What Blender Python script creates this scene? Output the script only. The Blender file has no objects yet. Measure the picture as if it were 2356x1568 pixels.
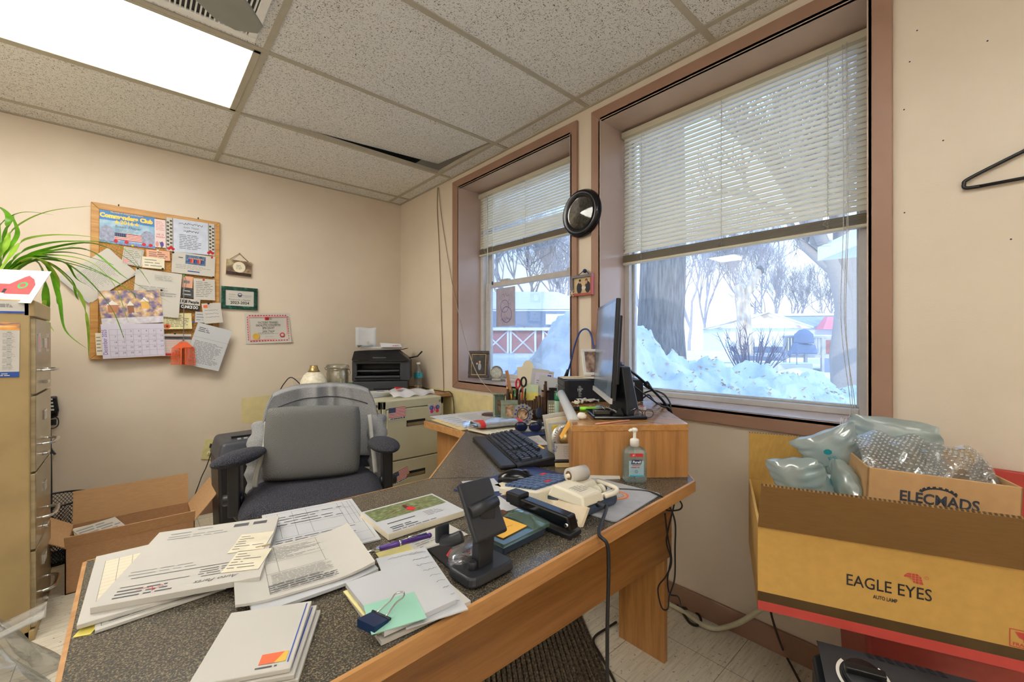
import bpy, math, random
from mathutils import Vector, Matrix
rnd = random.Random(11)
C = bpy.context.scene.collection
PI = math.pi
# ---------------------------------------------------------------- camera model
CAM = Vector((0, 0, 1.118)); F = 980.0; HY = 790.0
VD = Vector((.6644, .7474, 0)).normalized(); RD = Vector((VD.y, -VD.x, 0))
def ray(px, py): return VD + RD * ((px - 1178) / F) + Vector((0, 0, (HY - py) / F))
def PZ(px, py, z): d = ray(px, py); return CAM + d * ((z - CAM.z) / d.z)
def PX(px, py, x): d = ray(px, py); return CAM + d * (x / d.x)
def PY(px, py, y): d = ray(px, py); return CAM + d * (y / d.y)
def PD(px, py, t): return CAM + ray(px, py) * t
def on(px, py, pl):
    k, v = pl
    return {'x': PX, 'y': PY, 'z': PZ, 'd': PD}[k](px, py, v)
XW, YW, ZC, D = 1.75, 3.437, 2.333, .703
def frame4(c, pl, up=None):
    """four pixels TL TR BR BL of a rectangle lying on a plane -> frame, width, height"""
    P = [on(x, y, pl) for x, y in c]
    o = sum(P, Vector()) / 4
    ax = (P[1] + P[2] - P[0] - P[3]) / 2; ay = (P[0] + P[1] - P[2] - P[3]) / 2
    w, h = ax.length, ay.length
    x = ax.normalized(); z = x.cross(ay).normalized(); y = z.cross(x)
    return Matrix(((x.x, y.x, z.x, o.x), (x.y, y.y, z.y, o.y), (x.z, y.z, z.z, o.z), (0, 0, 0, 1))), w, h
def T(x, y=0, z=0):
    return Matrix.Translation(Vector(x) if not isinstance(x, (int, float)) else Vector((x, y, z)))
def Rz(a): return Matrix.Rotation(a, 4, 'Z')
def Rx(a): return Matrix.Rotation(a, 4, 'X')
def Ry(a): return Matrix.Rotation(a, 4, 'Y')
def BW(p, a=0): return T(p) @ Matrix(((1, 0, 0, 0), (0, 0, -1, 0), (0, 1, 0, 0), (0, 0, 0, 1))) @ Rz(a)      # frame on the back wall
def RW(p, a=0): return T(p) @ Matrix(((0, 0, -1, 0), (-1, 0, 0, 0), (0, 1, 0, 0), (0, 0, 0, 1))) @ Rz(a)      # frame on the window wall
def basis(x, y, o):
    x = Vector(x).normalized(); z = x.cross(Vector(y)).normalized(); y = z.cross(x)
    return Matrix(((x.x, y.x, z.x, o[0]), (x.y, y.y, z.y, o[1]), (x.z, y.z, z.z, o[2]), (0, 0, 0, 1)))
# ---------------------------------------------------------------- materials
def lin(h):
    if not isinstance(h, str): return tuple(h)
    h = h.lstrip('#'); r = [int(h[i:i + 2], 16) / 255 for i in (0, 2, 4)]
    return tuple(c / 12.92 if c <= .04045 else ((c + .055) / 1.055) ** 2.4 for c in r)
class NT:
    def __init__(s, name):
        s.m = bpy.data.materials.new(name); s.m.use_nodes = True; s.t = s.m.node_tree
        s.b = s.t.nodes['Principled BSDF']; s.out = s.t.nodes['Material Output']
        s.tc = s.t.nodes.new('ShaderNodeTexCoord')
    def n(s, typ, **kw):
        o = s.t.nodes.new('ShaderNode' + typ)
        for k, v in kw.items():
            if k.startswith('_'): setattr(o, k[1:], v)
            else: o.inputs[k].default_value = v
        return o
    def l(s, a, b): s.t.links.new(a, b)
    def map(s, scale=(1, 1, 1), rot=(0, 0, 0), src='Object'):
        m = s.n('Mapping'); m.inputs['Scale'].default_value = scale; m.inputs['Rotation'].default_value = rot
        s.l(s.tc.outputs[src], m.inputs['Vector']); return m.outputs['Vector']
    def noise(s, vec, scale, detail=3, rough=.5, dist=0):
        o = s.n('TexNoise', Scale=scale, Detail=detail, Roughness=rough, Distortion=dist); s.l(vec, o.inputs['Vector']); return o.outputs['Fac']
    def ramp(s, fac, stops, interp='LINEAR'):
        r = s.n('ValToRGB'); r.color_ramp.interpolation = interp; e = r.color_ramp.elements
        while len(e) < len(stops): e.new(.5)
        for i, (p, c) in enumerate(stops): e[i].position = p; e[i].color = (*lin(c), 1)
        s.l(fac, r.inputs['Fac']); return r.outputs['Color']
    def mix(s, fac, a, b, mode='MIX'):
        m = s.n('Mix', _data_type='RGBA', _blend_type=mode)
        for i, v in ((0, fac), (6, a), (7, b)):
            if isinstance(v, (int, float)): m.inputs[i].default_value = v
            elif isinstance(v, (tuple, list, str)): m.inputs[i].default_value = (*lin(v), 1)
            else: s.l(v, m.inputs[i])
        return m.outputs[2]
    def bump(s, fac, st=.2, d=.002):
        b = s.n('Bump', Strength=st, Distance=d); s.l(fac, b.inputs['Height']); s.l(b.outputs['Normal'], s.b.inputs['Normal'])
    def col(s, c): s.l(c, s.b.inputs['Base Color'])
    def p(s, **kw):
        for k, v in kw.items(): s.b.inputs[k.replace('_', ' ')].default_value = v
MATS = {}
def mk(name, c, rough=.5, metal=0., var=.08, vs=30, bump=0., bs=None, st=(1, 1, 1), bd=.002, trans=0., ior=1.45, alpha=1., coat=0., emis=None, es=1., sub=0., spec=.5):
    if name in MATS: return MATS[name]
    k = NT(name); v = k.map(st); f = k.noise(v, vs); L = lin(c)
    k.col(k.ramp(f, [(.3, tuple(max(0, x * (1 - var)) for x in L)), (.7, tuple(min(1, x * (1 + var)) for x in L))]))
    k.p(Roughness=rough, Metallic=metal, Transmission_Weight=trans, IOR=ior, Alpha=alpha, Coat_Weight=coat, Specular_IOR_Level=spec)
    if bump: k.bump(k.noise(v, bs) if bs else f, bump, bd)
    if emis: k.b.inputs['Emission Color'].default_value = (*lin(emis), 1); k.p(Emission_Strength=es)
    MATS[name] = k.m; return k.m
def two(name, stops, vs, rough=.5, st=(1, 1, 1), detail=3, bump=0., bd=.002, metal=0., rot=(0, 0, 0), dist=0, nr=.5, coat=0., spec=.5):
    """noise driven colour ramp"""
    k = NT(name); v = k.map(st, rot); f = k.noise(v, vs, detail, nr, dist); k.col(k.ramp(f, stops)); k.p(Roughness=rough, Metallic=metal, Coat_Weight=coat, Specular_IOR_Level=spec)
    if bump: k.bump(f, bump, bd)
    MATS[name] = k.m; return k.m
def clear(name, c, mixw=.12, rough=.05, gloss=.08):
    """thin clear film / pane: mostly transparent, a little milky and glossy"""
    k = NT(name); k.t.nodes.remove(k.b)
    tr = k.n('BsdfTransparent'); tr.inputs['Color'].default_value = (*lin(c), 1)
    df = k.n('BsdfTranslucent'); di = k.n('BsdfDiffuse'); gl = k.n('BsdfGlossy', Roughness=rough)
    f = k.noise(k.map(), 8); cc = k.ramp(f, [(.3, c), (.7, tuple(min(1, x * 1.1) for x in lin(c)))])
    k.l(cc, df.inputs['Color']); k.l(cc, di.inputs['Color'])
    m0 = k.n('MixShader', Fac=.5); k.l(df.outputs[0], m0.inputs[1]); k.l(di.outputs[0], m0.inputs[2])
    m1 = k.n('MixShader', Fac=mixw); k.l(tr.outputs[0], m1.inputs[1]); k.l(m0.outputs[0], m1.inputs[2])
    lw = k.n('LayerWeight', Blend=.3); mu = k.n('Math', _operation='MULTIPLY_ADD'); mu.inputs[1].default_value = .5; mu.inputs[2].default_value = gloss; k.l(lw.outputs['Fresnel'], mu.inputs[0])
    m2 = k.n('MixShader'); k.l(mu.outputs[0], m2.inputs[0]); k.l(m1.outputs[0], m2.inputs[1]); k.l(gl.outputs[0], m2.inputs[2])
    k.l(m2.outputs[0], k.out.inputs['Surface']); MATS[name] = k.m; return k.m
def thin(name, c, sheer=.45, rough=.5, var=.1, vs=20, bump=0.):
    """thin light-passing sheet (paper, slat, leaf): diffuse + translucent"""
    k = NT(name); L = lin(c); v = k.map(); f = k.noise(v, vs)
    cc = k.ramp(f, [(.3, tuple(x * (1 - var) for x in L)), (.7, tuple(min(1, x * (1 + var)) for x in L))]); k.col(cc); k.p(Roughness=rough)
    if bump: k.bump(f, bump)
    t = k.n('BsdfTranslucent'); k.l(cc, t.inputs['Color']); m = k.n('MixShader', Fac=sheer)
    k.l(k.b.outputs[0], m.inputs[1]); k.l(t.outputs[0], m.inputs[2]); k.l(m.outputs[0], k.out.inputs['Surface']); MATS[name] = k.m; return k.m
def wood(name, a, b, c, axis='x', rough=.35, k1=1.):
    s = {'x': (1.6, 26, 26), 'y': (26, 1.6, 26), 'z': (26, 26, 1.6)}[axis]
    k = NT(name); v = k.map(s); f = k.noise(v, 1.6 * k1, 5, .6, .6); g = k.noise(v, 9 * k1, 3, .6)
    c1 = k.ramp(f, [(.3, a), (.5, b), (.72, c)]); c2 = k.ramp(g, [(.35, tuple(x * .8 for x in lin(b))), (.65, tuple(min(1, x * 1.1) for x in lin(b)))])
    k.col(k.mix(.3, c1, c2)); k.p(Roughness=rough); k.bump(g, .08, .001); MATS[name] = k.m; return k.m
# ---------------------------------------------------------------- mesh builder
class MB:
    def __init__(s, M=None): s.v = []; s.f = []; s.mi = []; s.sm = []; s.mats = []; s.M = M.copy() if M else Matrix()
    def _m(s, m):
        if m not in s.mats: s.mats.append(m)
        return s.mats.index(m)
    def add(s, vs, fs, m, smooth=False, M=None):
        X = s.M @ M if M is not None else s.M; b = len(s.v); i = s._m(m)
        s.v += [X @ Vector(p) for p in vs]; s.f += [tuple(b + j for j in f) for f in fs]; s.mi += [i] * len(fs); s.sm += [smooth] * len(fs); return s
    def quad(s, pts, m, M=None): return s.add(pts, [tuple(range(len(pts)))], m, M=M)
    def box(s, a, b, m, M=None):
        (x0, y0, z0), (x1, y1, z1) = a, b
        return s.add([(x0, y0, z0), (x1, y0, z0), (x1, y1, z0), (x0, y1, z0), (x0, y0, z1), (x1, y0, z1), (x1, y1, z1), (x0, y1, z1)],
                     [(0, 3, 2, 1), (4, 5, 6, 7), (0, 1, 5, 4), (1, 2, 6, 5), (2, 3, 7, 6), (3, 0, 4, 7)], m, M=M)
    def cbox(s, c, d, m, M=None): return s.box([c[i] - d[i] / 2 for i in range(3)], [c[i] + d[i] / 2 for i in range(3)], m, M)
    def hexa(s, bot, top, m, M=None, smooth=False):
        n = len(bot); return s.add(list(bot) + list(top), [tuple(reversed(range(n))), tuple(range(n, 2 * n))] + [(i, (i + 1) % n, n + (i + 1) % n, n + i) for i in range(n)], m, smooth, M)
    def prism(s, poly, z0, z1, m, M=None): return s.hexa([(x, y, z0) for x, y in poly], [(x, y, z1) for x, y in poly], m, M)
    def tube(s, pts, r, m, seg=8, cap=True, M=None, closed=False, flat=1.):
        P = [Vector(p) for p in pts]; n = len(P); R = r if isinstance(r, (list, tuple)) else [r] * n
        vs = []; up = None
        for i in range(n):
            d = (P[(i + 1) % n] - P[i - 1]) if closed else P[min(i + 1, n - 1)] - P[max(i - 1, 0)]
            if d.length < 1e-9: d = Vector((0, 0, 1))
            d.normalize()
            if up is None: up = Vector((0, 0, 1)) if abs(d.z) < .9 else Vector((1, 0, 0))
            a = d.cross(up)
            if a.length < 1e-6: a = d.orthogonal()
            a.normalize(); b = a.cross(d); up = b
            vs += [P[i] + (a * math.cos(2 * PI * k / seg) + b * (flat * math.sin(2 * PI * k / seg))) * R[i] for k in range(seg)]
        fs = [(i * seg + k, i * seg + (k + 1) % seg, (i + 1) * seg + (k + 1) % seg, (i + 1) * seg + k) for i in range(n - 1) for k in range(seg)]
        if closed: fs += [((n - 1) * seg + k, (n - 1) * seg + (k + 1) % seg, (k + 1) % seg, k) for k in range(seg)]
        elif cap: fs += [tuple(reversed(range(seg))), tuple(range((n - 1) * seg, n * seg))]
        return s.add(vs, fs, m, True, M)
    def cyl(s, a, b, r, m, r2=None, seg=20, M=None):
        s.tube([a, b], [r, r if r2 is None else r2], m, seg, True, M)
        for k in (-1, -2): s.sm[k] = False
        return s
    def lathe(s, prof, m, c=(0, 0, 0), seg=28, M=None, sx=1., sy=1., cap=True):
        n = len(prof); vs = [(c[0] + sx * r * math.cos(2 * PI * k / seg), c[1] + sy * r * math.sin(2 * PI * k / seg), c[2] + z) for r, z in prof for k in range(seg)]
        fs = [(i * seg + k, i * seg + (k + 1) % seg, (i + 1) * seg + (k + 1) % seg, (i + 1) * seg + k) for i in range(n - 1) for k in range(seg)]
        if prof[0] == prof[-1]: cap = False
        if cap and prof[0][0] > 1e-6: fs.append(tuple(reversed(range(seg))))
        if cap and prof[-1][0] > 1e-6: fs.append(tuple(range((n - 1) * seg, n * seg)))
        return s.add(vs, fs, m, True, M)
    def grid(s, fn, nu, nv, m, M=None, smooth=True, wrap=False):
        vs = [fn(i / nu, j / nv) for j in range(nv + 1) for i in range(nu + 1)]; w = nu + 1
        return s.add(vs, [(j * w + i, j * w + i + 1, (j + 1) * w + i + 1, (j + 1) * w + i) for j in range(nv) for i in range(nu)], m, smooth, M)
    def ball(s, c, r, m, seg=14, rings=9, M=None):
        rr = r if isinstance(r, (tuple, list)) else (r, r, r)
        return s.add([(c[0] + rr[0] * math.sin(PI * j / rings) * math.cos(2 * PI * i / seg), c[1] + rr[1] * math.sin(PI * j / rings) * math.sin(2 * PI * i / seg), c[2] - rr[2] * math.cos(PI * j / rings)) for j in range(rings + 1) for i in range(seg)],
                     [(j * seg + i, j * seg + (i + 1) % seg, (j + 1) * seg + (i + 1) % seg, (j + 1) * seg + i) for j in range(rings) for i in range(seg)], m, True, M)
    def disc(s, c, r, m, seg=20, M=None, ry=None):
        return s.quad([(c[0] + r * math.cos(2 * PI * k / seg), c[1] + (ry or r) * math.sin(2 * PI * k / seg), c[2]) for k in range(seg)], m, M)
    def ring(s, c, r0, r1, m, seg=28, M=None):
        vs = [(c[0] + r * math.cos(2 * PI * k / seg), c[1] + r * math.sin(2 * PI * k / seg), c[2]) for r in (r0, r1) for k in range(seg)]
        return s.add(vs, [(k, seg + k, seg + (k + 1) % seg, (k + 1) % seg) for k in range(seg)], m, M=M)
    def rect(s, x0, y0, x1, y1, z, m, M=None): return s.quad([(x0, y0, z), (x1, y0, z), (x1, y1, z), (x0, y1, z)], m, M)
    def frame(s, x0, y0, x1, y1, w, z, m, M=None):
        s.rect(x0, y0, x1, y0 + w, z, m, M); s.rect(x0, y1 - w, x1, y1, z, m, M); s.rect(x0, y0 + w, x0 + w, y1 - w, z, m, M); return s.rect(x1 - w, y0 + w, x1, y1 - w, z, m, M)
    def text(s, txt, x, y, size, m, z=.0006, align='CENTER', M=None, sx=1., shear=0., bold=0., wid=None):
        cu = bpy.data.curves.new('lettering', 'FONT'); cu.body = txt; cu.size = size; cu.align_x = align; cu.align_y = 'CENTER'; cu.shear = shear; cu.offset = bold; cu.resolution_u = 3
        o = bpy.data.objects.new('lettering', cu); me = o.to_mesh(); 
        if me and len(me.vertices):
            xs = [v.co.x for v in me.vertices]
            if wid: sx = wid / max(1e-6, max(xs) - min(xs))
            s.add([(x + v.co.x * sx, y + v.co.y, z) for v in me.vertices], [tuple(p.vertices) for p in me.polygons], m, M=M)
        o.to_mesh_clear(); bpy.data.objects.remove(o); bpy.data.curves.remove(cu); return s
    def lines(s, x0, y0, x1, y1, n, m, z=.0006, th=.4, M=None, fill=.85, seed=1):
        """rows of small printed words between y1 (top) and y0"""
        r = random.Random(seed); st = (y1 - y0) / n
        for i in range(n):
            y = y1 - (i + .5) * st; x = x0 + (r.random() * .02) * (x1 - x0); e = x0 + (x1 - x0) * (1 - (1 - fill) * r.random() * 2)
            while x < e:
                w = min(e - x, st * (1 + 3 * r.random())); s.rect(x, y - st * th / 2, x + w, y + st * th / 2, z, m, M); x += w + st * .45
        return s
    def scribble(s, x, y, w, h, m, z=.0007, n=14, th=.0008, seed=1, M=None):
        r = random.Random(seed); p = [(x + w * i / n, y + h * (r.random() - .5), z) for i in range(n + 1)]
        for a, b in zip(p, p[1:]):
            d = Vector((b[0] - a[0], b[1] - a[1], 0)); q = Vector((-d.y, d.x, 0)).normalized() * th
            s.quad([Vector(a) - q, Vector(b) - q, Vector(b) + q, Vector(a) + q], m, M)
        return s
    def sheet(s, w, h, m, th=.0006, M=None): return s.box((-w / 2, -h / 2, 0), (w / 2, h / 2, th), m, M)
    def build(s, name, parent=None, bevel=0., seg=2, sub=0, solid=0., origin=None, M=None):
        me = bpy.data.meshes.new(name); v = s.v
        if origin is not None: v = [p - Vector(origin) for p in v]
        me.from_pydata([tuple(p) for p in v], [], s.f)
        for m in s.mats: me.materials.append(m)
        me.polygons.foreach_set('material_index', s.mi); me.polygons.foreach_set('use_smooth', s.sm); me.update()
        o = bpy.data.objects.new(name, me); C.objects.link(o)
        if parent: o.parent = parent
        if origin is not None: o.location = origin
        if M is not None: o.matrix_basis = M
        if solid: k = o.modifiers.new('solid', 'SOLIDIFY'); k.thickness = solid; k.offset = 0
        if sub: k = o.modifiers.new('sub', 'SUBSURF'); k.levels = sub; k.render_levels = sub
        if bevel: k = o.modifiers.new('bevel', 'BEVEL'); k.width = bevel; k.segments = seg; k.limit_method = 'ANGLE'; k.angle_limit = .7
        return o
MAT = {}
def tag(o, label=None, cat=None, group=None, kind=None):
    if label: o['label'] = label
    if cat: o['category'] = cat
    if group: o['group'] = group
    if kind: o['kind'] = kind
    return o
def thing(name, label, cat, loc=(0, 0, 0), rz=0, group=None, M=None, kind=None):
    o = bpy.data.objects.new(name, None); C.objects.link(o); o.empty_display_size = .05
    m = M if M is not None else T(loc) @ Rz(rz); o.matrix_basis = m; MAT[o.name] = m.copy()
    return tag(o, label, cat, group, kind)
def wmb(root): return MB(MAT[root.name].inverted())           # takes world points, stores them in the thing's own frame
def single(mb, name, label, cat, group=None, kind=None, **kw):
    vs = mb.v; lo = [min(p[i] for p in vs) for i in range(3)]; hi = [max(p[i] for p in vs) for i in range(3)]
    return tag(mb.build(name, origin=((lo[0] + hi[0]) / 2, (lo[1] + hi[1]) / 2, lo[2]), **kw), label, cat, group, kind)
def local(mb, M, name, label, cat, group=None, **kw): return tag(mb.build(name, M=M, **kw), label, cat, group)   # mesh made in its own frame M
def struct(mb, name, parent=None, **kw): return tag(mb.build(name, parent, **kw), kind='structure')
def smooth_path(pts, n=6, closed=False):
    P = [Vector(p) for p in pts]; out = []; N = len(P)
    for i in range(N if closed else N - 1):
        g = lambda k: P[k % N] if closed else P[max(0, min(N - 1, k))]
        a, b, c, d = g(i - 1), g(i), g(i + 1), g(i + 2)
        for k in range(n):
            t = k / n; out.append(.5 * ((2 * b) + (c - a) * t + (2 * a - 5 * b + 4 * c - d) * t * t + (3 * b - a - 3 * c + d) * t ** 3))
    if not closed: out.append(P[-1])
    return out
def dup(o, M, label=None, group=None):
    r = o.copy(); C.objects.link(r); r.matrix_basis = M; MAT[r.name] = M.copy()
    if label: r['label'] = label
    if group: r['group'] = group
    for c in o.children:
        k = c.copy(); C.objects.link(k); k.parent = r
        for g in c.children: q = g.copy(); C.objects.link(q); q.parent = k
    return r
LIGHT_A, FILL_D, FILL_L, FILL_R, FILL_U, FILL_P, SUN, SKY, EXPO = 10.5, 7.5, .6, .8, 55.0, 13.0, 2.0, 2.4, .35  # first lamp is the seen panel; the other lamps are added fill
# ---------------------------------------------------------------- shared materials
wall_m = NT('painted wall'); _v = wall_m.map(); _f = wall_m.noise(_v, 2.2, 4, .6)
wall_m.col(wall_m.ramp(_f, [(.3, '#ddcebb'), (.7, '#e5d8c6')])); wall_m.p(Roughness=.38, Specular_IOR_Level=.4); wall_m.bump(wall_m.noise(_v, 160, 2), .12, .002); wall_m = wall_m.m
trim_m = mk('tan painted trim', '#9a7864', .42, var=.05, vs=6, bump=.05, bs=60)
reveal_m = mk('glossy tan reveal paint', '#c0aba0', .22, var=.04, vs=5)
old_paint = mk('old yellow paint', '#dfd09c', .5, var=.08, vs=14)
k = NT('ceiling tile'); v = k.map((120, 340, 1)); f1 = k.noise(v, 1, 2, .5, .6); v2 = k.map((330, 90, 1), (0, 0, .5)); f2 = k.noise(v2, 1, 2, .5, .6)
a = k.ramp(f1, [(.615, '#e6e4df'), (.64, '#6b665b')]); b = k.ramp(f2, [(.635, '#ffffff'), (.66, '#7d786d')]); k.col(k.mix(1., a, b, 'MULTIPLY')); k.p(Roughness=.9); k.bump(f1, .3, .002); tile_m = k.m
grid_m = mk('ceiling grid metal', '#b3ab98', .5, var=.05)
k = NT('vinyl floor tile'); v = k.map(); n1 = k.noise(k.map((3, 40, 1), (0, 0, .4)), 3, 4, .65); n2 = k.noise(v, 70, 3, .6)
base = k.ramp(n1, [(.25, '#b8af9d'), (.5, '#dcd3bf'), (.75, '#e9e1cf')]); sp = k.ramp(n2, [(.32, '#5c5648'), (.37, '#ffffff')])
br = k.n('TexBrick', Scale=1., _offset=0.); br.inputs['Color1'].default_value = br.inputs['Color2'].default_value = (1, 1, 1, 1); br.inputs['Mortar'].default_value = (.35, .32, .26, 1)
br.inputs['Brick Width'].default_value = .305; br.inputs['Row Height'].default_value = .305; br.inputs['Mortar Size'].default_value = .0012; k.l(v, br.inputs['Vector'])
k.col(k.mix(1., k.mix(.7, base, sp, 'MULTIPLY'), br.outputs['Color'], 'MULTIPLY')); k.p(Roughness=.45); floor_m = k.m
k = NT('speckled desk laminate'); v = k.map(); n = k.noise(v, 420, 2, .6); n2 = k.noise(v, 9, 3)
k.col(k.mix(.25, k.ramp(n, [(.3, '#2a2724'), (.5, '#4a453e'), (.7, '#a08f70')]), k.ramp(n2, [(.3, '#2a2825'), (.7, '#4b4740')]))); k.p(Roughness=.24); k.bump(n, .12, .0006); lam_m = k.m
oak = wood('honey oak laminate', '#7d5028', '#9c6a38', '#ae7c48', 'x', .35)
oak_v = wood('honey oak laminate upright grain', '#8a5c33', '#ad7a45', '#c08f5a', 'z', .38)
oak_y = wood('honey oak laminate cross grain', '#936238', '#b5824b', '#c99a63', 'y', .12)
oak_edge = wood('oak edge band', '#9a6a3c', '#bd8a54', '#d3a36c', 'x', .4)
frame_wood = wood('light oak moulding', '#a9733a', '#c6924f', '#d8a867', 'x', .4, 2.)
cork_m = two('cork', [(.3, '#8f6434'), (.5, '#b58548'), (.7, '#caa062')], 160, .9, bump=.2)
paper = thin('white paper', '#d0ccc4', .06, .6, .02, 8); paper2 = thin('cool white paper', '#cbcdd1', .06, .6, .03, 8); cream = thin('cream paper', '#efe5cb', .06, .65, .03, 8)
yellow_p = thin('yellow note paper', '#efe06f', .06, .6, .03, 8); pink_p = thin('salmon note paper', '#f0b598', .06, .6, .03, 8); orange_p = thin('orange note paper', '#f2b84b', .06, .6, .04, 8); teal_p = thin('teal card', '#9ed3bd', .05, .6, .04, 10)
manila = thin('manila paper', '#e3c88f', .05, .65, .05, 9); lilac = thin('lilac paper', '#d9d3e6', .05, .6, .03, 9)
ink = mk('black ink', '#23232a', .6); greyink = mk('grey print', '#8f9094', .7); midink = mk('dark grey print', '#55565c', .7); redink = mk('red ink', '#c8262e', .55); blueink = mk('blue ink', '#2b4f9e', .55); purpleink = mk('purple ink', '#6d4a9c', .6)
white_m = mk('white plastic', '#ebe9e2', .4, var=.03); black_m = mk('black plastic', '#191a1e', .38, var=.15, vs=60); black_g = mk('glossy black plastic', '#0d0f14', .14, var=.2); dgrey = mk('charcoal plastic', '#3a3d45', .42, var=.1); lgrey = mk('light grey plastic', '#bfc0c2', .5, var=.05)
bluegrey = mk('blue grey plastic', '#39465c', .4)
chrome = mk('chrome', '#c9cacc', .16, 1., var=.1); steel = mk('brushed steel', '#9a9a98', .34, 1., var=.15, vs=80); brass = mk('brushed brass', '#b39a6a', .35, .9)
gold = mk('gold print', '#e6bd52', .4, .3); red_m = mk('red plastic', '#c32a2c', .4); green_m = mk('green plastic', '#2f9f57', .4); orange_m = mk('orange plastic', '#ec6a3f', .4)
navy = mk('navy print', '#24325f', .5); pinkprint = mk('pink print', '#e3a3a3', .6); skyprint = two('sky blue print', [(.3, '#5f9fd0'), (.7, '#bcd8e6')], 18, .45)
tan_cab = two('scuffed tan enamel', [(.3, '#a08a61'), (.55, '#ad9669'), (.8, '#b39c70')], 7, .38, metal=.15); tan_cab2 = two('worn tan drawer enamel', [(.3, '#8f8163'), (.6, '#a8997a'), (.8, '#c0b292')], 9, .25, metal=.35, st=(1, 1, 4))
putty = mk('putty enamel', '#c9c4a6', .4, var=.04, vs=5)
card_m = two('brown cardboard', [(.3, '#a9805a'), (.7, '#bd9269')], 60, .85, st=(1, 1, 6), bump=.04); card_in = mk('cardboard inside', '#c19a6e', .85, var=.06, vs=30, st=(1, 1, 8)); card_shaded = mk('shade-toned outer flap', '#8c6a3e', .8, var=.06, vs=30, st=(1, 1, 8))  # front carton flap: darker board, its shade put into the colour
card_y = mk('golden kraft board', '#c39a50', .62, var=.05, vs=50); card_y2 = mk('golden kraft board inside', '#b9924a', .75, var=.08, vs=40, st=(8, 1, 1)); flute = two('corrugated edge', [(.45, '#5d4423'), (.55, '#caa267')], 300, .9)
chair_m = two('flecked black upholstery', [(.32, '#0d0f15'), (.5, '#23262f'), (.6, '#2b3550'), (.68, '#8a7a5e')], 520, .9, detail=2, bump=.4)
sweat_m = two('heather grey fleece', [(.3, '#6f7074'), (.5, '#8b8c8e'), (.7, '#a7a6a3')], 420, .95, bump=.35, detail=4)
k = NT('grey spacer mesh'); v = k.map(); ck = k.n('TexChecker', Scale=330.); k.l(v, ck.inputs['Vector']); ck.inputs['Color1'].default_value = (*lin('#80807a'), 1); ck.inputs['Color2'].default_value = (*lin('#46484c'), 1)
k.col(ck.outputs['Color']); k.p(Roughness=.8); k.bump(ck.outputs['Fac'], .35, .001); mesh_m = k.m
glass = clear('window glass', '#e9f1fa', .06, .02, .02); film = clear('clear plastic', '#f2f4f5', .16, .12, .12); film_blue = clear('blue air pillow film', '#e6f7f8', .5, .15, .12); film_teal = clear('teal bag film', '#8fd0c4', .3, .2, .1); jar_g = clear('jar glass', '#f4f4ee', .05, .02, .12)  # window glass: milky part stands in for the bloom over the outdoors
slat_m = thin('ivory blind slat', '#e9e2cd', .28, .35, .03, 6); cordw = mk('white cord', '#dcd9d0', .7); vinyl = mk('white vinyl frame', '#c9c6c4', .4, var=.05)
leaf_m = thin('spider plant leaf', '#5f9a1e', .3, .35, .28, 16); leaf_l = thin('light leaf stripe', '#9cc545', .3, .35, .2, 16)
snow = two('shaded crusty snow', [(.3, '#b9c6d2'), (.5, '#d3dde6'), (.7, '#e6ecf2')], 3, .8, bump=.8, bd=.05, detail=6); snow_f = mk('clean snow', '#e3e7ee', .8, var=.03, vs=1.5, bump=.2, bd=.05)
bark = two('grey bark', [(.3, '#5c5a5a'), (.6, '#8a8580'), (.8, '#a59f98')], 3, .95, st=(9, 9, 1.2), bump=1., bd=.05, detail=6); twig = mk('bare twig bark', '#8b8079', .9); pale_bark = two('peeled pale wood', [(.3, '#c2a687'), (.7, '#ead9c4')], 2, .9, st=(4, 4, 1))
tint = mk('wet grey asphalt', '#a9adb4', .5, var=.06, vs=.8)
# ================================================================ the room
WL, WR, SILL, HEAD = -1.15, XW, .857, 2.228
YF = -2.3
struct(MB().box((WL - .1, YF - .1, -.1), (XW + .3, YW + .1, 0), floor_m), 'floor')
struct(MB().box((WL - .1, YW, 0), (XW + .3, YW + .12, ZC + .3), wall_m), 'wall_back')
struct(MB().box((WL - .1, YF - .1, 0), (WL, YW, ZC + .3), wall_m), 'wall_left')
struct(MB().box((WL, YF - .1, 0), (XW + .3, YF, ZC + .3), wall_m), 'wall_front')
S0, S1, L0, L1 = 1.487, 2.526, .26, 1.292          # window openings along the wall
m = MB(); X0, X1 = XW, XW + .30
for y0, y1, z0, z1 in ((YF, L0, 0, ZC + .3), (L1, S0, 0, ZC + .3), (S1, YW, 0, ZC + .3), (L0, L1, 0, SILL - .012), (S0, S1, 0, SILL - .012), (L0, L1, HEAD + .012, ZC + .3), (S0, S1, HEAD + .012, ZC + .3)):
    m.box((X0, y0, z0), (X1, y1, z1), wall_m)
w = struct(m, 'wall_right')
struct(MB().box((XW - .003, 1.72, .30), (XW, 3.40, .775), old_paint), 'old_paint_patch', w, bevel=.001)
struct(MB().hexa([PY(555, 916, YW), PY(556, 973, YW), PY(640, 968, YW), PY(700, 900, YW), PY(640, 906, YW)], [PY(555, 916, YW - .002), PY(556, 973, YW - .002), PY(640, 968, YW - .002), PY(700, 900, YW - .002), PY(640, 906, YW - .002)], old_paint), 'trim_1')
struct(MB().box((.88, YW - .018, .70), (1.6, YW, .868), wall_m), 'trim_2', bevel=.002)
struct(MB().box((XW - .014, YF, 0), (XW, YW, .085), trim_m), 'baseboard_right', bevel=.002)
struct(MB().box((WL, YW - .014, 0), (XW - .014, YW, .085), trim_m), 'baseboard_back', bevel=.002)
# small nail holes and scuffs on the window wall
m = MB()
for px, py in ((2081, 489), (2272, 94), (2093, 142), (2080, 252), (2326, 550), (2170, 323), (2110, 70)): m.disc((0, 0, 0), .0022, ink, 7, RW(PX(px, py, XW - .0008)))
struct(m, 'wall_marks', w)
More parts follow.
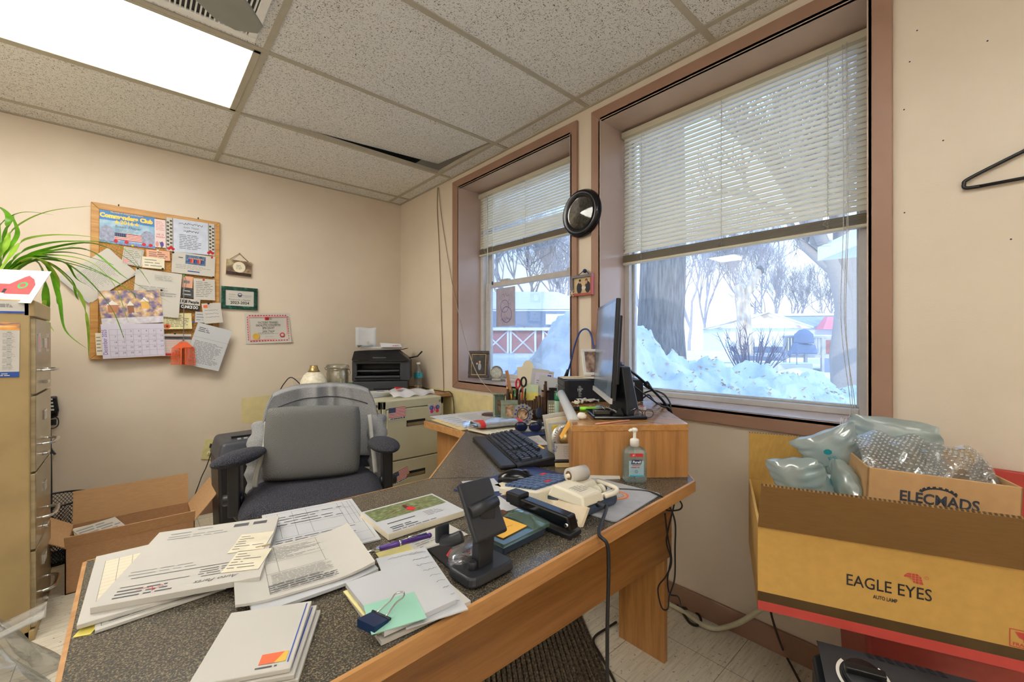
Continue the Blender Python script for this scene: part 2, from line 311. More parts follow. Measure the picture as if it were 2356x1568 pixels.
# ---- suspended ceiling
GX = [WL, -.82, .41, 1.638, XW]; GY = [YW] + [3.262 - .63 * i for i in range(9)] + [YF]
ce = MB()
for i in range(4):
    for j in range(len(GY) - 1):
        if (i, j) in ((2, 2), (1, 2)): continue
        ce.box((GX[i], GY[j + 1], ZC), (GX[i + 1], GY[j], ZC + .015), tile_m)
ceil = struct(ce, 'ceiling')
struct(MB().hexa([(.41, 2.002, ZC + .001), (1.61, 2.002, ZC + .001), (1.61, 2.60, ZC + .055), (.41, 2.625, ZC + .001)], [(.41, 2.002, ZC + .016), (1.61, 2.002, ZC + .016), (1.61, 2.60, ZC + .07), (.41, 2.625, ZC + .016)], tile_m), 'raised_tile', ceil)
m = MB()
for x in GX[1:4]: m.box((x - .012, YF, ZC - .004), (x + .012, YW, ZC + .02), grid_m)
for y in GY[1:-1]: m.box((WL, y - .012, ZC - .0045), (XW, y + .012, ZC + .02), grid_m)
m.box((WL, YW - .014, ZC - .006), (XW, YW, ZC), grid_m); m.box((XW - .014, YF, ZC - .006), (XW, YW, ZC), grid_m)
struct(m, 'ceiling_grid', ceil)
struct(MB().box((WL - .1, YF - .1, ZC + .28), (XW + .3, YW + .12, ZC + .34), mk('dark plenum', '#3b4148', .9)), 'roof')
struct(MB().box((-7, YW + .13, -.3), (XW + .3, 11, 3.7), wall_m).box((-7, -9, -.3), (XW + .3, YF - .12, 3.7), wall_m).box((-7, -9, ZC + .36), (XW + .3, 11, 3.9), wall_m).box((-7, YF - .12, -.3), (WL - .12, YW + .13, 3.7), wall_m), 'wall_exterior')  # unseen building mass, blocked out solid to shade the snow bank
# ---- windows
def window(name, y0, y1, cas):
    r = thing(name, None, None, (XW, (y0 + y1) / 2, SILL), kind='structure')
    a0, a1, b0, b1 = cas                                       # casing: outer y0, outer y1, outer z0, outer z1
    m = wmb(r); X = XW - .016
    for pts in (((a0, b0), (a1, b0), (y1, SILL), (y0, SILL)), ((a1, b0), (a1, b1), (y1, HEAD), (y1, SILL)), ((a1, b1), (a0, b1), (y0, HEAD), (y1, HEAD)), ((a0, b1), (a0, b0), (y0, SILL), (y0, HEAD))):
        m.hexa([(XW, y, z) for y, z in pts], [(X, y, z) for y, z in pts], trim_m)
    struct(m, 'casing', r, bevel=.0025)
    m = wmb(r); x1 = XW + .245
    m.box((X, y0, SILL - .012), (x1, y1, SILL), reveal_m).box((X, y0, HEAD), (x1, y1, HEAD + .012), reveal_m).box((X, y0 - .01, SILL), (x1, y0 + .0015, HEAD), reveal_m).box((X, y1 - .0015, SILL), (x1, y1 + .01, HEAD), reveal_m)
    struct(m, 'reveal', r)
    return r
w1 = window('window_1', S0, S1, (1.442, 2.606, .802, 2.289)); w2 = window('window_2', L0, L1, (.2006, 1.348, .799, 2.289))
def bars(r, name, xs, parts, mt):
    m = wmb(r)
    for y0, y1, z0, z1 in parts: m.box((xs[0], y0, z0), (xs[1], y1, z1), mt)
    return struct(m, name, r, bevel=.003)
bars(w2, 'frame', (1.945, 2.02), ((L0, .315, SILL, HEAD), (1.262, L1, SILL, HEAD), (.315, 1.262, SILL, .882), (.315, 1.262, HEAD - .05, HEAD)), vinyl)
bars(w2, 'glazing_bead', (1.975, 2.0), ((.315, .327, .882, HEAD - .05), (1.250, 1.262, .882, HEAD - .05), (.327, 1.25, .882, .893)), lgrey)
struct(wmb(w2).box((1.985, .32, .885), (1.988, 1.257, HEAD - .05), glass), 'glass', w2)
bars(w1, 'frame', (1.93, 2.02), ((S0, S0 + .035, SILL, HEAD), (S1 - .035, S1, SILL, HEAD), (S0 + .035, S1 - .035, SILL, .876), (S0 + .035, S1 - .035, HEAD - .04, HEAD)), vinyl)
bars(w1, 'upper_sash', (1.985, 2.005), ((S0 + .035, S0 + .075, 1.53, HEAD - .04), (S1 - .075, S1 - .035, 1.53, HEAD - .04), (S0 + .075, S1 - .075, 1.53, 1.565)), vinyl)
ls = bars(w1, 'lower_sash', (1.955, 1.983), ((S0 + .035, S0 + .085, .876, 1.56), (S1 - .085, S1 - .035, .876, 1.56), (S0 + .085, S1 - .085, 1.525, 1.562), (S0 + .085, S1 - .085, .876, .905)), vinyl)
m = wmb(w1)
for y in (2.28, 1.66): m.prism([(1.952, y - .04), (1.984, y - .04), (1.984, y + .04), (1.952, y + .04)], 1.562, 1.575, vinyl)
struct(m, 'sash_lock', w1, bevel=.004)
struct(wmb(w1).box((1.994, S0 + .07, 1.56), (1.996, S1 - .07, HEAD - .04), glass).box((1.968, S0 + .08, .9), (1.970, S1 - .08, 1.53), glass), 'glass', w1)
# ---- blinds
slat_b = thin('shade-toned ivory slat', '#b9ac91', .2, .45, .05, 6)  # stacked slats: brownish shading put into the slat colour
def blind(label, y0, y1, zt, zb, n, ladders, open_at=()):
    r = thing('window_blind', label, 'window blind', (1.925, (y0 + y1) / 2, zt), group='ivory mini blinds in the windows')
    m = wmb(r); m.box((1.905, y0, zt - .028), (1.945, y1, zt), slat_m); m.build('headrail', r, bevel=.002)
    m = wmb(r); sp = (zt - .035 - zb - .055) / n
    for i in range(n):
        z = zt - .04 - sp * i; a = 1.08 - (.35 if i in open_at else 0)
        for k in range(3):
            u0, u1 = -.0125 + .025 * k / 3, -.0125 + .025 * (k + 1) / 3
            f = lambda u: (1.925 + u * math.cos(a) + (.002 - 12 * u * u) * math.sin(a), z + u * math.sin(a) - (.002 - 12 * u * u) * math.cos(a))
            p, q = f(u0), f(u1)
            m.add([(p[0], y0 + .004, p[1]), (p[0], y1 - .004, p[1]), (q[0], y1 - .004, q[1]), (q[0], y0 + .004, q[1])], [(0, 1, 2, 3)], slat_m, True)
    m.build('slats', r)
    m = wmb(r)
    for i in range(9): m.box((1.913, y0 + .004, zb + .014 + i * .0042), (1.938, y1 - .004, zb + .0152 + i * .0042), slat_b)
    m.build('stacked_slats', r)
    wmb(r).box((1.911, y0 + .003, zb), (1.939, y1 - .003, zb + .012), slat_m).build('bottom_rail', r, bevel=.003)
    for y in ladders:
        m = wmb(r)
        for dx in (-.013, .013): m.tube([(1.925 + dx, y, zt - .03), (1.925 + dx, y, zb)], .0009, cordw, 5)
        m.tube([(1.9115 + .001 * (i % 2), y + .003 * (-1) ** i, zt - .035 - sp / 2 * i) for i in range(2 * n)], .001, cordw, 5)
        for i in range(5): m.tube(smooth_path([(1.911, y - .012 + .006 * i, zb + .045), (1.907, y + .004 * i, zb + .03), (1.911, y + .012 - .006 * i, zb + .014)], 3), .001, mk('dull cord', '#8b8475', .8), 5)  # cord strands over the stack, duller than the ladder cords
        m.build('ladder_cord', r)
    return r
b2 = blind('wide ivory mini blind lowered halfway over the large window', L0 + .008, L1 - .008, HEAD - .012, 1.527, 29, (.40, .78, 1.17))
m = wmb(b2)
for px, e in ((1938, 40), (1946, 46), (1949, 20)): 
    y = PX(px, 300, 1.9).y; m.tube(smooth_path([(1.9, y, 2.19), (1.898, y - .004, 1.6), (1.89, y + .002, 1.2), (1.885, y - .01 - e * .0004, .9), (1.80, y - .012 - e * .0004, .868), (1.725, y - .012 - e * .0004, .862), (1.722, y - .012 - e * .0004, .70)], 6), .0011, cordw, 5)
m.build('lift_cord', b2)
b1 = blind('short ivory mini blind with a dark gap near its bottom in the small window', S0 + .006, S1 - .006, HEAD - .014, 1.76, 20, (1.60, 2.02, 2.44), (13, 14))
m = wmb(b1)
y = PX(1122, 480, 1.9).y; m.tube([(1.898, y, 2.18), (1.90, y, 1.42)], .003, cordw, 6)
m.build('tilt_wand', b1); y = PX(1133, 480, 1.9).y
m = wmb(b1); m.tube([(1.9, y, 2.18), (1.9, y, 1.56)], .001, cordw, 5); m.ball((1.9, y, 1.545), (.007, .007, .014), bluegrey, 8, 6); m.build('lift_cord', b1)
# ---- ceiling light, vent, fan
def troffer(label, x0, x1, y0, y1, st, colr, grp=None):
    r = thing('ceiling_light', label, 'ceiling light', ((x0 + x1) / 2, (y0 + y1) / 2, ZC))
    m = wmb(r)
    for a, b in (((x0, y0), (x1, y0 + .02)), ((x0, y1 - .02), (x1, y1)), ((x0, y0), (x0 + .02, y1)), ((x1 - .028, y0), (x1, y1))): m.box((*a, ZC - .006), (*b, ZC + .02), grid_m)
    m.build('frame', r, bevel=.002)
    k = NT('lit prismatic lens ' + str(st)); v = k.map(); w = k.n('TexWave', Scale=2.4, Distortion=1.2, _bands_direction='Y'); w.inputs['Detail Scale'].default_value = .4; k.l(v, w.inputs['Vector']); ch = k.n('TexChecker', Scale=190.); k.l(v, ch.inputs['Vector']); ch.inputs['Color1'].default_value = (1, 1, 1, 1); ch.inputs['Color2'].default_value = (.9, .89, .85, 1)
    c = k.mix(1., k.ramp(w.outputs['Fac'], colr), ch.outputs['Color'], 'MULTIPLY'); k.l(c, k.b.inputs['Emission Color']); k.p(Emission_Strength=st, Roughness=.4); k.b.inputs['Base Color'].default_value = (.8, .8, .75, 1)
    wmb(r).box((x0 + .02, y0 + .02, ZC - .001), (x1 - .028, y1 - .02, ZC + .01), k.m).build('lens', r)
    return r
warm = [(.0, (.95, .90, .78)), (.5, (1, .96, .88)), (1, (1, .99, .95))]
troffer('lit fluorescent ceiling panel over the corkboard corner', -.82 + .012, .41 - .012, 2.002 + .012, 2.632 - .012, LIGHT_A, warm)
troffer('added fill ceiling panel, unseen behind the viewpoint', -.808, .398, -1.136, -.530, FILL_D, warm)  # second panel added out of view to brighten desk and right side
def lens(name, st, c):
    k = NT(name); n = k.noise(k.map(), 5); k.l(k.ramp(n, [(.3, tuple(x * .97 for x in c)), (.7, c)]), k.b.inputs['Emission Color']); k.p(Emission_Strength=st); return k.m
lw_, lr_, lu_ = lens('lit fill light lens', FILL_L, (1, .95, .87)), lens('lit rear fill light lens', FILL_R, (1, .95, .87)), lens('fill uplight lens', FILL_U, (.94, .97, 1)); lp_ = lens('fill pendant lens', FILL_P, (1, .99, .97))
r = thing('fill_panel', 'long added unseen fill light box on the left wall beside the viewpoint', 'fill light', (WL, .2, 1.3)); wmb(r).box((WL + .03, -1.2, 1.35), (WL + .05, 1.6, 1.95), lw_).build('lens', r); wmb(r).box((WL + .001, -1.24, 1.31), (WL + .03, 1.64, 1.99), white_m).build('housing', r, bevel=.004)  # panel added out of view on the left to even the light
r = thing('fill_panel', 'wide added unseen fill light box on the wall behind the viewpoint', 'fill light', (-.25, YF, 1.2)); wmb(r).box((-1.0, YF + .03, 1.2), (.5, YF + .05, 1.9), lr_).build('lens', r); wmb(r).box((-1.04, YF + .001, 1.16), (.54, YF + .03, 1.94), white_m).build('housing', r, bevel=.004)  # panel added on the unseen rear wall as fill
r = thing('fill_pendant', 'added unseen fill pendant by the left wall above the tan cabinet', 'ceiling light', (-.77, 1.95, ZC)); wmb(r).box((-1.08, 1.84, 2.05), (-.46, 2.06, 2.08), lp_).build('lens', r); wmb(r).box((-1.1, 1.82, 2.08), (-.44, 2.08, 2.10), white_m).build('shade', r); wmb(r).cyl((-.77, 1.95, 2.1), (-.77, 1.95, ZC), .006, steel, seg=8).build('hanger', r)  # lamp added outside the frame to brighten the back wall
r = thing('fill_uplight', 'added unseen fill trough above the viewpoint throwing light on the ceiling', 'ceiling light', (-.05, .05, ZC)); wmb(r).box((-.38, -.1, 2.06), (.28, .2, 2.065), lu_).build('lens', r)  # uplight added above the view to brighten the ceiling
m = wmb(r); m.box((-.4, -.12, 2.03), (.3, .22, 2.05), white_m).box((-.4, -.12, 2.05), (.3, -.105, 2.09), white_m).box((-.4, .205, 2.05), (.3, .22, 2.09), white_m).box((.285, -.12, 2.05), (.3, .22, 2.13), white_m).box((-.4, -.12, 2.05), (-.385, .22, 2.13), white_m); m.build('trough', r)
for x in (-.3, .2): m = wmb(r); m.cyl((x, .05, 2.06), (x, .05, ZC), .004, steel, seg=6); m.build('hanger', r)
r = thing('ceiling_vent', 'white ceiling air vent with dark slots behind the fan blade', 'vent', (.2, 1.8, ZC))
m = wmb(r)
for a, b in (((.03, 1.60), (.365, 1.632)), ((.03, 1.93), (.365, 1.963)), ((.03, 1.632), (.06, 1.93)), ((.335, 1.632), (.365, 1.93))): m.box((*a, ZC - .012), (*b, ZC - .001), white_m)
m.build('frame', r, bevel=.003)
m = wmb(r); m.box((.06, 1.632, ZC - .003), (.335, 1.93, ZC - .001), black_m)
for i in range(19): m.box((.064 + i * .0145, 1.632, ZC - .011), (.069 + i * .0145, 1.93, ZC - .003), white_m)
m.build('louver', r)
r = thing('ceiling_fan', 'ceiling fan with pale grey blades, one blade tip showing', 'fan', (-.17, 1.02, ZC))
m = wmb(r); c = (-.17, 1.02, 0); m.lathe([(.0, ZC), (.07, ZC), (.07, ZC - .03), (.02, ZC - .05), (.015, ZC - .17)], white_m, c); m.build('downrod', r)
m = wmb(r); m.lathe([(.0, ZC - .15), (.09, ZC - .17), (.11, ZC - .22), (.10, ZC - .28), (.06, ZC - .30), (0, ZC - .31)], white_m, c); m.build('motor_housing', r)
blade_m = mk('pale grey fan blade', '#8f9088', .55, var=.05, vs=8)
for i in range(5):
    A = T(-.17, 1.02, ZC - .25) @ Rz(math.radians(50) + i * 2 * PI / 5)
    m = wmb(r)
    out = [(.16, -.055), (.30, -.075), (.56, -.083), (.63, -.075), (.665, -.04), (.668, .03), (.635, .068), (.56, .08), (.30, .072), (.16, .055)]
    m.prism(out, -.003, .003, blade_m, A @ Rx(.16)); m.build('blade', r, bevel=.0015)
    m = wmb(r); m.box((.08, -.02, -.008), (.22, .02, -.002), steel, A); m.build('blade_bracket', r)
# ================================================================ outdoors (winter yard seen through the panes)
def smst(a, b, x): t = max(0, min(1, (x - a) / (b - a))); return t * t * (3 - 2 * t)
def ground(px, t):
    left = 1 - smst(1330, 1430, px); return -.3 + left * .85 * smst(9, 24, t)
def gfn(u, v):
    px = 700 + 1700 * u; t = 2.9 + 90 * v ** 2.2; p = PD(px, 790, t); return (p.x + .35, p.y, ground(px, t))
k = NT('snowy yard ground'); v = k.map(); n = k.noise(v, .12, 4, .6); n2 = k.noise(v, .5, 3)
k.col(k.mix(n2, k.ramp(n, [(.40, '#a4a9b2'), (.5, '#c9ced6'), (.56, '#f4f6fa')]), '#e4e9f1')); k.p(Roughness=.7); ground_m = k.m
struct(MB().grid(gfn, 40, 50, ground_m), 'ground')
# ploughed snow bank: ridge heights sampled across the view, with rough lumps
RID = [(1040, .55), (1130, .62), (1170, .80), (1205, 1.06), (1240, 1.27), (1280, 1.36), (1330, 1.42), (1400, 1.38), (1455, 1.10), (1500, .93), (1560, .86), (1620, .82), (1700, .80), (1780, .73), (1850, .62), (1920, .58), (2050, .52)]
def ridge(px):
    for (a, h), (b, g) in zip(RID, RID[1:]):
        if a <= px <= b: return h + (g - h) * (px - a) / (b - a)
    return .5
from mathutils import noise as mn
def sfn(u, v):
    px = 1040 + 1010 * u; t = 3.15 + 3.4 * v; s = math.sin(PI * min(1, v * 1.12)) ** .6 if v < .89 else 0
    b = PD(px, 790, t); q = Vector((b.x, b.y, 0)); lum = mn.fractal(q * 2.6, 1, 2, 4) * .22; fine = mn.fractal(q * 8, 1, 2, 4) * .05 + (1 - abs(mn.noise(q * 3.7))) * .13 - .08
    h = ridge(px)
    return (max(2.2, b.x + .3 + lum * .35), b.y + fine * .4, -.32 + (h + .32) * s * (1 + lum * .5) + (fine + lum * .3) * s)
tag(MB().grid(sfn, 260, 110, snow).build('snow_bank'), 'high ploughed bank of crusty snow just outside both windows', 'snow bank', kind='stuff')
m = MB(); r2 = random.Random(5)
for i in range(150):
    px = 1440 + 500 * r2.random(); v = .18 + .3 * r2.random(); p = Vector(sfn((px - 1040) / 1010, v)); s = .008 + .016 * r2.random(); a = r2.random() * 6
    m.quad([p + Vector((s * math.cos(a), s * math.sin(a), .02)), p + Vector((s * math.cos(a + 1.7), s * math.sin(a + 1.7), .035)), p + Vector((-s * math.cos(a), -s * math.sin(a), .03)), p + Vector((s * math.cos(a + 4.5), s * math.sin(a + 4.5), .012))], MATS.get('dead leaf') or mk('dead leaf', '#c9a688', .9))
tag(m.build('dead_leaves'), 'brown dead leaves scattered on the snow bank', 'leaves', kind='stuff')
def branch(m, p, d, l, r, lev, R, mt, spread=.55, up=.12):
    n = 4; P = [p]; dd = d.normalized()
    for i in range(n):
        dd = (dd + Vector((R.uniform(-.16, .16), R.uniform(-.16, .16), R.uniform(-.06, .16) + up * .3))).normalized(); P.append(P[-1] + dd * l / n)
    m.tube(P, [r * (1 - .5 * i / n) for i in range(n + 1)], mt, 7 if lev > 3 else 3 if lev < 2 else 4, cap=False)
    if lev <= 0: return
    for i in range(R.randint(3, 4) if lev > 1 else 4):
        q = P[R.randint(2, n)]; s = dd.orthogonal().normalized(); s.rotate(Matrix.Rotation(R.random() * 2 * PI, 3, dd))
        branch(m, q, dd + s * R.uniform(spread * .7, spread * 1.4) + Vector((0, 0, up)), l * R.uniform(.6, .82), r * .62, lev - 1, R, mt, spread, up)
def tree(label, px, t, z, h, r, lev, seed, name='bare_tree', grp='bare winter trees beyond the yard', mt=None, spread=.55, d=(0, 0, 1), up=.12):
    m = MB(); p = PD(px, 790, t); p.z = z; branch(m, p, Vector(d), h, r, lev, random.Random(seed), mt or twig, spread, up)
    return single(m, name, label, 'tree', grp)
# tall trunk close to the wall
m = MB(); t = 6.6; pts = [(PD(1512, 790, t), -.35), (PD(1513, 790, t), .4), (PD(1519, 790, t), 1.4), (PD(1525, 790, t), 2.6), (PD(1520, 790, t), 5.0)]
rr = [.56, .46, .345, .335, .33]; P = [Vector((p.x, p.y, z)) for p, z in pts]
Q = smooth_path(P, 8); m.tube(Q, [rr[min(4, i // 8)] + (rr[min(4, i // 8 + 1)] - rr[min(4, i // 8)]) * (i % 8) / 8 for i in range(len(Q))], bark, 28)
trunk = thing('shade_tree', 'huge grey tree trunk rising from the snow bank outside the large window', 'tree', (P[0].x, P[0].y, -.35))
m.v = [q - Vector((P[0].x, P[0].y, -.35)) for q in m.v]; m.build('trunk', trunk)
R = random.Random(3)
for px, py, dx in ((1640, 560, .5), (1700, 540, -.3), (1760, 530, -.5), (1820, 560, .3), (1250, 560, .6), (1300, 580, -.5)):
    m = wmb(trunk); branch(m, PD(px, py - 60, 6.2), Vector((dx * .4, -dx * .5, -.8)), .42, .009, 2, R, twig, .6, -.05); m.build('hanging_twig', trunk)
# topped tree with pale cut limbs
r = thing('topped_tree', 'topped pale tree with two cut limbs beside the gabled house', 'tree', (*PD(1712, 790, 19).xy, -.3))
m = wmb(r); A = [PD(1714, 815, 19), PD(1712, 745, 19), PD(1709, 690, 19)]; m.tube(smooth_path(A, 5), [.34] * 5 + [.29] * 5 + [.27], pale_bark, 12); m.build('trunk', r)
m = wmb(r); m.tube(smooth_path([PD(1710, 700, 19), PD(1702, 672, 19), PD(1696, 655, 19)], 4), .19, pale_bark, 10); m.build('limb', r)
m = wmb(r); m.tube(smooth_path([PD(1709, 702, 19), PD(1722, 668, 19), PD(1736, 640, 19), PD(1746, 622, 19)], 4), .17, pale_bark, 10); m.tube([PD(1746, 622, 19), PD(1751, 620, 19)], [.2, .21], bark, 10); m.build('limb', r)
# shrub of upright twigs
m = MB(); R = random.Random(8)
for i in range(42):
    a = R.uniform(-1, 1); b = PD(1730 + 34 * a, 865, 8.5); e = PD(1730 + 85 * a + R.uniform(-14, 14), 742 + R.uniform(0, 60) + 24 * a * a, 8.5 + R.uniform(-.3, .3))
    mid = (b + e) / 2 + Vector((R.uniform(-.06, .06), R.uniform(-.06, .06), .05)); m.tube(smooth_path([b, mid, e], 3), [.012, .011, .010, .009, .008, .006, .004], mk('purple grey twig', '#6f6878', .9), 4)
    for j in range(3): q = mid + (e - mid) * R.random(); m.tube([q, q + Vector((R.uniform(-.15, .15), R.uniform(-.15, .15), R.uniform(.08, .25)))], [.005, .002], MATS['purple grey twig'], 3)
single(m, 'bare_shrub', 'bare purple-grey shrub of upright twigs past the snow bank', 'shrub')
# tree line
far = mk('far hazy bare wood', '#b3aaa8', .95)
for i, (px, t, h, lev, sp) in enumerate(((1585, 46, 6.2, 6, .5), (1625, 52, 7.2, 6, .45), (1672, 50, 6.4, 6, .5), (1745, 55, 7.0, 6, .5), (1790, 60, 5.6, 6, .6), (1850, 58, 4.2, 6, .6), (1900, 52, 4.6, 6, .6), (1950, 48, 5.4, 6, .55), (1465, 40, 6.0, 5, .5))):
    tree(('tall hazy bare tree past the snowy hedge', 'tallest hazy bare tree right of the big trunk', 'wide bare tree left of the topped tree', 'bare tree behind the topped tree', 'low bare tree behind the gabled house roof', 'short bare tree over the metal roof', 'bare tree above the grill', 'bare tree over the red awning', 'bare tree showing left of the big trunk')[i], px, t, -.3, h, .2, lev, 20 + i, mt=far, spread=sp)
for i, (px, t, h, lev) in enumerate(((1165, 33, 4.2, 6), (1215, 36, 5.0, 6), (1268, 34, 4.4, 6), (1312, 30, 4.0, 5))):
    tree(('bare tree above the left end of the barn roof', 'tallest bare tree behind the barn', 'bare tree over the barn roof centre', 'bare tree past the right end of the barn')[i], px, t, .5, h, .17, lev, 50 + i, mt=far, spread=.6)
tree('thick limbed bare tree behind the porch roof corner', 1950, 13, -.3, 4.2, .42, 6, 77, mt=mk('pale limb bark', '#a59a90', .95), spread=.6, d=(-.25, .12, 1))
# barn
snowroof = snow_f
def oriented(px, t, z, yaw=0.): p = PD(px, 790, t); return T(p.x, p.y, z) @ basis(RD, VD, (0, 0, 0)) @ Rz(yaw)     # x across the view, y away
barn_red = mk('faded red barn boards', '#b9817f', .9, var=.1, vs=6, st=(30, 30, 1)); slate = mk('blue grey fascia', '#8593a6', .7); wtrim = mk('white painted timber', '#eef0f3', .6)
B = oriented(1215, 25, .5)
r = thing('barn', 'red barn with white braced doors and a snow covered roof', 'barn', M=B)
m = MB(); m.box((-4.4, 0, 0), (4.4, 7, 1.45), barn_red); m.build('wall', r)
m = MB(); m.box((-4.5, -.25, 1.5), (4.5, 6, 2.5), slate).box((-4.6, -.3, 2.5), (4.6, -.2, 2.58), wtrim); m.build('fascia', r)
m = MB(); m.hexa([(-4.7, -.45, 2.6), (4.7, -.45, 2.6), (4.7, 7, 2.6), (-4.7, 7, 2.6)], [(-3.6, 2.4, 3.95), (1.9, 2.4, 3.95), (1.9, 4.5, 3.95), (-3.6, 4.5, 3.95)], snowroof); m.build('roof', r, bevel=.15)
m = MB(); m.box((-4.5, -.35, 1.38), (4.5, -.2, 1.55), wtrim); m.build('beam', r)
for i, x in enumerate((-1.9, -.3, 1.6)):
    m = MB(); m.box((x - .75, -.06, 0), (x + .75, 0, 1.38), barn_red)
    for a, b in (((x - .7, .0), (x + .7, 1.35)), ((x + .7, .0), (x - .7, 1.35))): m.tube([(a[0], -.09, a[1]), (b[0], -.09, b[1])], .05, wtrim, 4)
    for xx in (x - .72, x + .72): m.box((xx - .06, -.12, 0), (xx + .06, -.05, 1.38), wtrim)
    m.build('door', r)
m = MB(); m.box((1.0, -.5, 1.72), (2.1, -.44, 2.32), wtrim); m.box((1.42, -.5, 1.5), (1.6, -.42, 1.72), wtrim); b = m.build('backboard', r)
# gabled house
roofsn = two('patchy snow on brown shingle', [(.42, '#b59b86'), (.5, '#f1efec')], .7, .9)
Hm = oriented(1770, 33, -.3)
r = thing('house', 'gabled house with a snow patched roof beyond the bare shrub', 'house', M=Hm)
m = MB(); m.box((-3.6, 0, 0), (2.6, 3.4, 2.6), wtrim); m.box((-3.0, -.05, .1), (1.2, 0, 1.15), mk('dark garage opening', '#6f7787', .8)).box((-3.6, -.1, 1.2), (2.6, .1, 1.5), snow_f); m.build('wall', r)
m = MB(); m.hexa([(-3.9, -.4, 2.6), (3.0, -.4, 2.6), (3.0, 3.4, 2.6), (-3.9, 3.4, 2.6)], [(.1, .6, 3.85), (.4, .6, 3.85), (.4, 3.2, 3.85), (.1, 3.2, 3.85)], roofsn); m.build('roof', r)
m = MB(); m.tube([(.25, .5, 3.9), (3.1, -.45, 2.66)], .07, wtrim, 4); m.tube([(.25, .5, 3.9), (-3.9, -.45, 2.66)], .05, wtrim, 4); m.build('rake_board', r)
# long building with awning
Lm = oriented(1905, 39, -.3, -.12) @ Matrix.Diagonal((1.28, 1.1, 1.14, 1))
metal = mk('grey standing seam metal', '#a7aeb5', .45, .3, var=.2, vs=2.5, st=(6, .2, .2)); awn = mk('faded red awning', '#d9848b', .7, var=.06)
r = thing('restaurant', 'long low building with grey metal roof and a red script awning', 'building', M=Lm)
m = MB(); m.box((-3.6, 0, 0), (6, 6, 2.6), mk('pale siding', '#d8d9dc', .8)); m.build('wall', r)
m = MB(); m.hexa([(-3.8, -.4, 2.55), (6, -.4, 2.55), (6, 3, 3.6), (-3.8, 3, 3.6)], [(-3.8, -.4, 2.65), (6, -.4, 2.65), (6, 3, 3.7), (-3.8, 3, 3.7)], metal); m.build('roof', r)
m = MB(); m.box((-3.8, 2.6, 3.62), (6, 3.4, 3.85), snow_f); m.build('snow_cap', r, bevel=.06)
m = MB(); m.hexa([(-1.1, -1.6, 2.35), (5, -1.6, 2.35), (5, -.5, 2.35), (-1.1, -.5, 2.35)], [(-.5, -1.0, 3.35), (5, -1.0, 3.35), (5, -.5, 3.35), (-.5, -.5, 3.35)], awn)
for i, x in enumerate((.7, 1.05, 1.5, 1.8, 2.6, 3.0)): m.tube(smooth_path([(x, -1.42, 2.72), (x + .12, -1.34, 2.9), (x + .2, -1.4, 2.75), (x + .3, -1.36, 2.84)], 3), .03, wtrim, 4)
m.build('awning', r)
# deck
Km = oriented(1880, 21, -.3, -.05); deckw = mk('weathered deck board', '#c3bdb6', .8, var=.08, vs=5)
r = thing('deck', 'raised wooden deck with board railing and white lattice skirt', 'deck', M=Km)
m = MB(); m.box((-1.6, 0, .72), (3.2, 4, .88), deckw); m.build('floor_boards', r)
for i, x in enumerate((-1.55, -.55, .25, 1.0, 1.55, 2.3, 2.9)):
    m = MB(); m.box((x - .06, -.06, 0), (x + .06, .06, 1.78), deckw); m.build('post', r)
m = MB(); m.box((-1.65, -.08, 1.70), (3.2, .1, 1.78), deckw)
for i in range(13): m.box((-1.5 + i * .15, -.02, .9), (-1.4 + i * .15, .02, 1.7), deckw)
for i in range(5): m.box((1.7 + i * .3, -.02, .9), (1.74 + i * .3, .02, 1.7), deckw)
m.box((-1.6, -.1, 1.78), (3.2, .12, 1.84), snow_f); m.build('railing', r)
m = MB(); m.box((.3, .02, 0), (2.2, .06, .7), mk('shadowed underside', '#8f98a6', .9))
for i in range(14):
    for s in (1, -1): x = .9 + i * .14; m.tube([(x - .25 * s, -.03, .05), (x + .25 * s, -.03, .55)], .022, wtrim, 4)
m.box((.7, -.05, .0), (2.4, 0, .07), wtrim).box((.7, -.05, .55), (2.4, 0, .7), wtrim); m.build('lattice', r)
m = MB(); m.box((1.1, .6, .9), (1.6, 1.1, 1.6), mk('orange painted door', '#d98f7d', .7)); m.box((1.2, .55, 1.0), (1.5, .6, 1.45), ink); m.build('cupboard', r)
G = oriented(1855, 20.3, .62)
r = thing('covered_grill', 'barbecue grill under a slate grey cover on the deck railing', 'grill', M=G)
cov = mk('slate vinyl cover', '#7f8ba0', .6)
m = MB(); m.hexa([(-.5, 0, .0), (.62, 0, .0), (.62, .5, .0), (-.5, .5, .0)], [(-.42, .05, .55), (.5, .05, .45), (.5, .45, .45), (-.42, .45, .55)], cov); m.build('cover_skirt', r, bevel=.08)
m = MB(); m.lathe([(.0, 1.2), (.2, 1.16), (.42, .95), (.46, .6), (.44, .5)], cov, (.05, .25, 0), sy=.7); m.build('cover_hood', r)
m = MB(); p = oriented(1944, 22, .5); r = thing('patio_umbrella', 'closed teal patio umbrella on the deck', 'umbrella', M=p)
m = MB(); m.lathe([(.03, .6), (.26, .62), (.22, 1.2), (.12, 1.9), (.03, 2.25), (0, 2.3)], mk('teal canvas', '#6ba6ab', .8)); m.build('canopy', r)
m = MB(); m.cyl((0, 0, 0), (0, 0, 2.2), .03, deckw); m.build('pole', r)
single(MB().box((-1.3, 0, 0), (.25, .5, .5), mk('pale block planter', '#cfcabb', .8), oriented(1858, 19, -.3)).box((-1.3, .0, .5), (.25, .5, .56), snow_f, oriented(1858, 19, -.3)), 'planter_bed', 'pale block planter bed edged with snow below the deck', 'planter', bevel=.03)
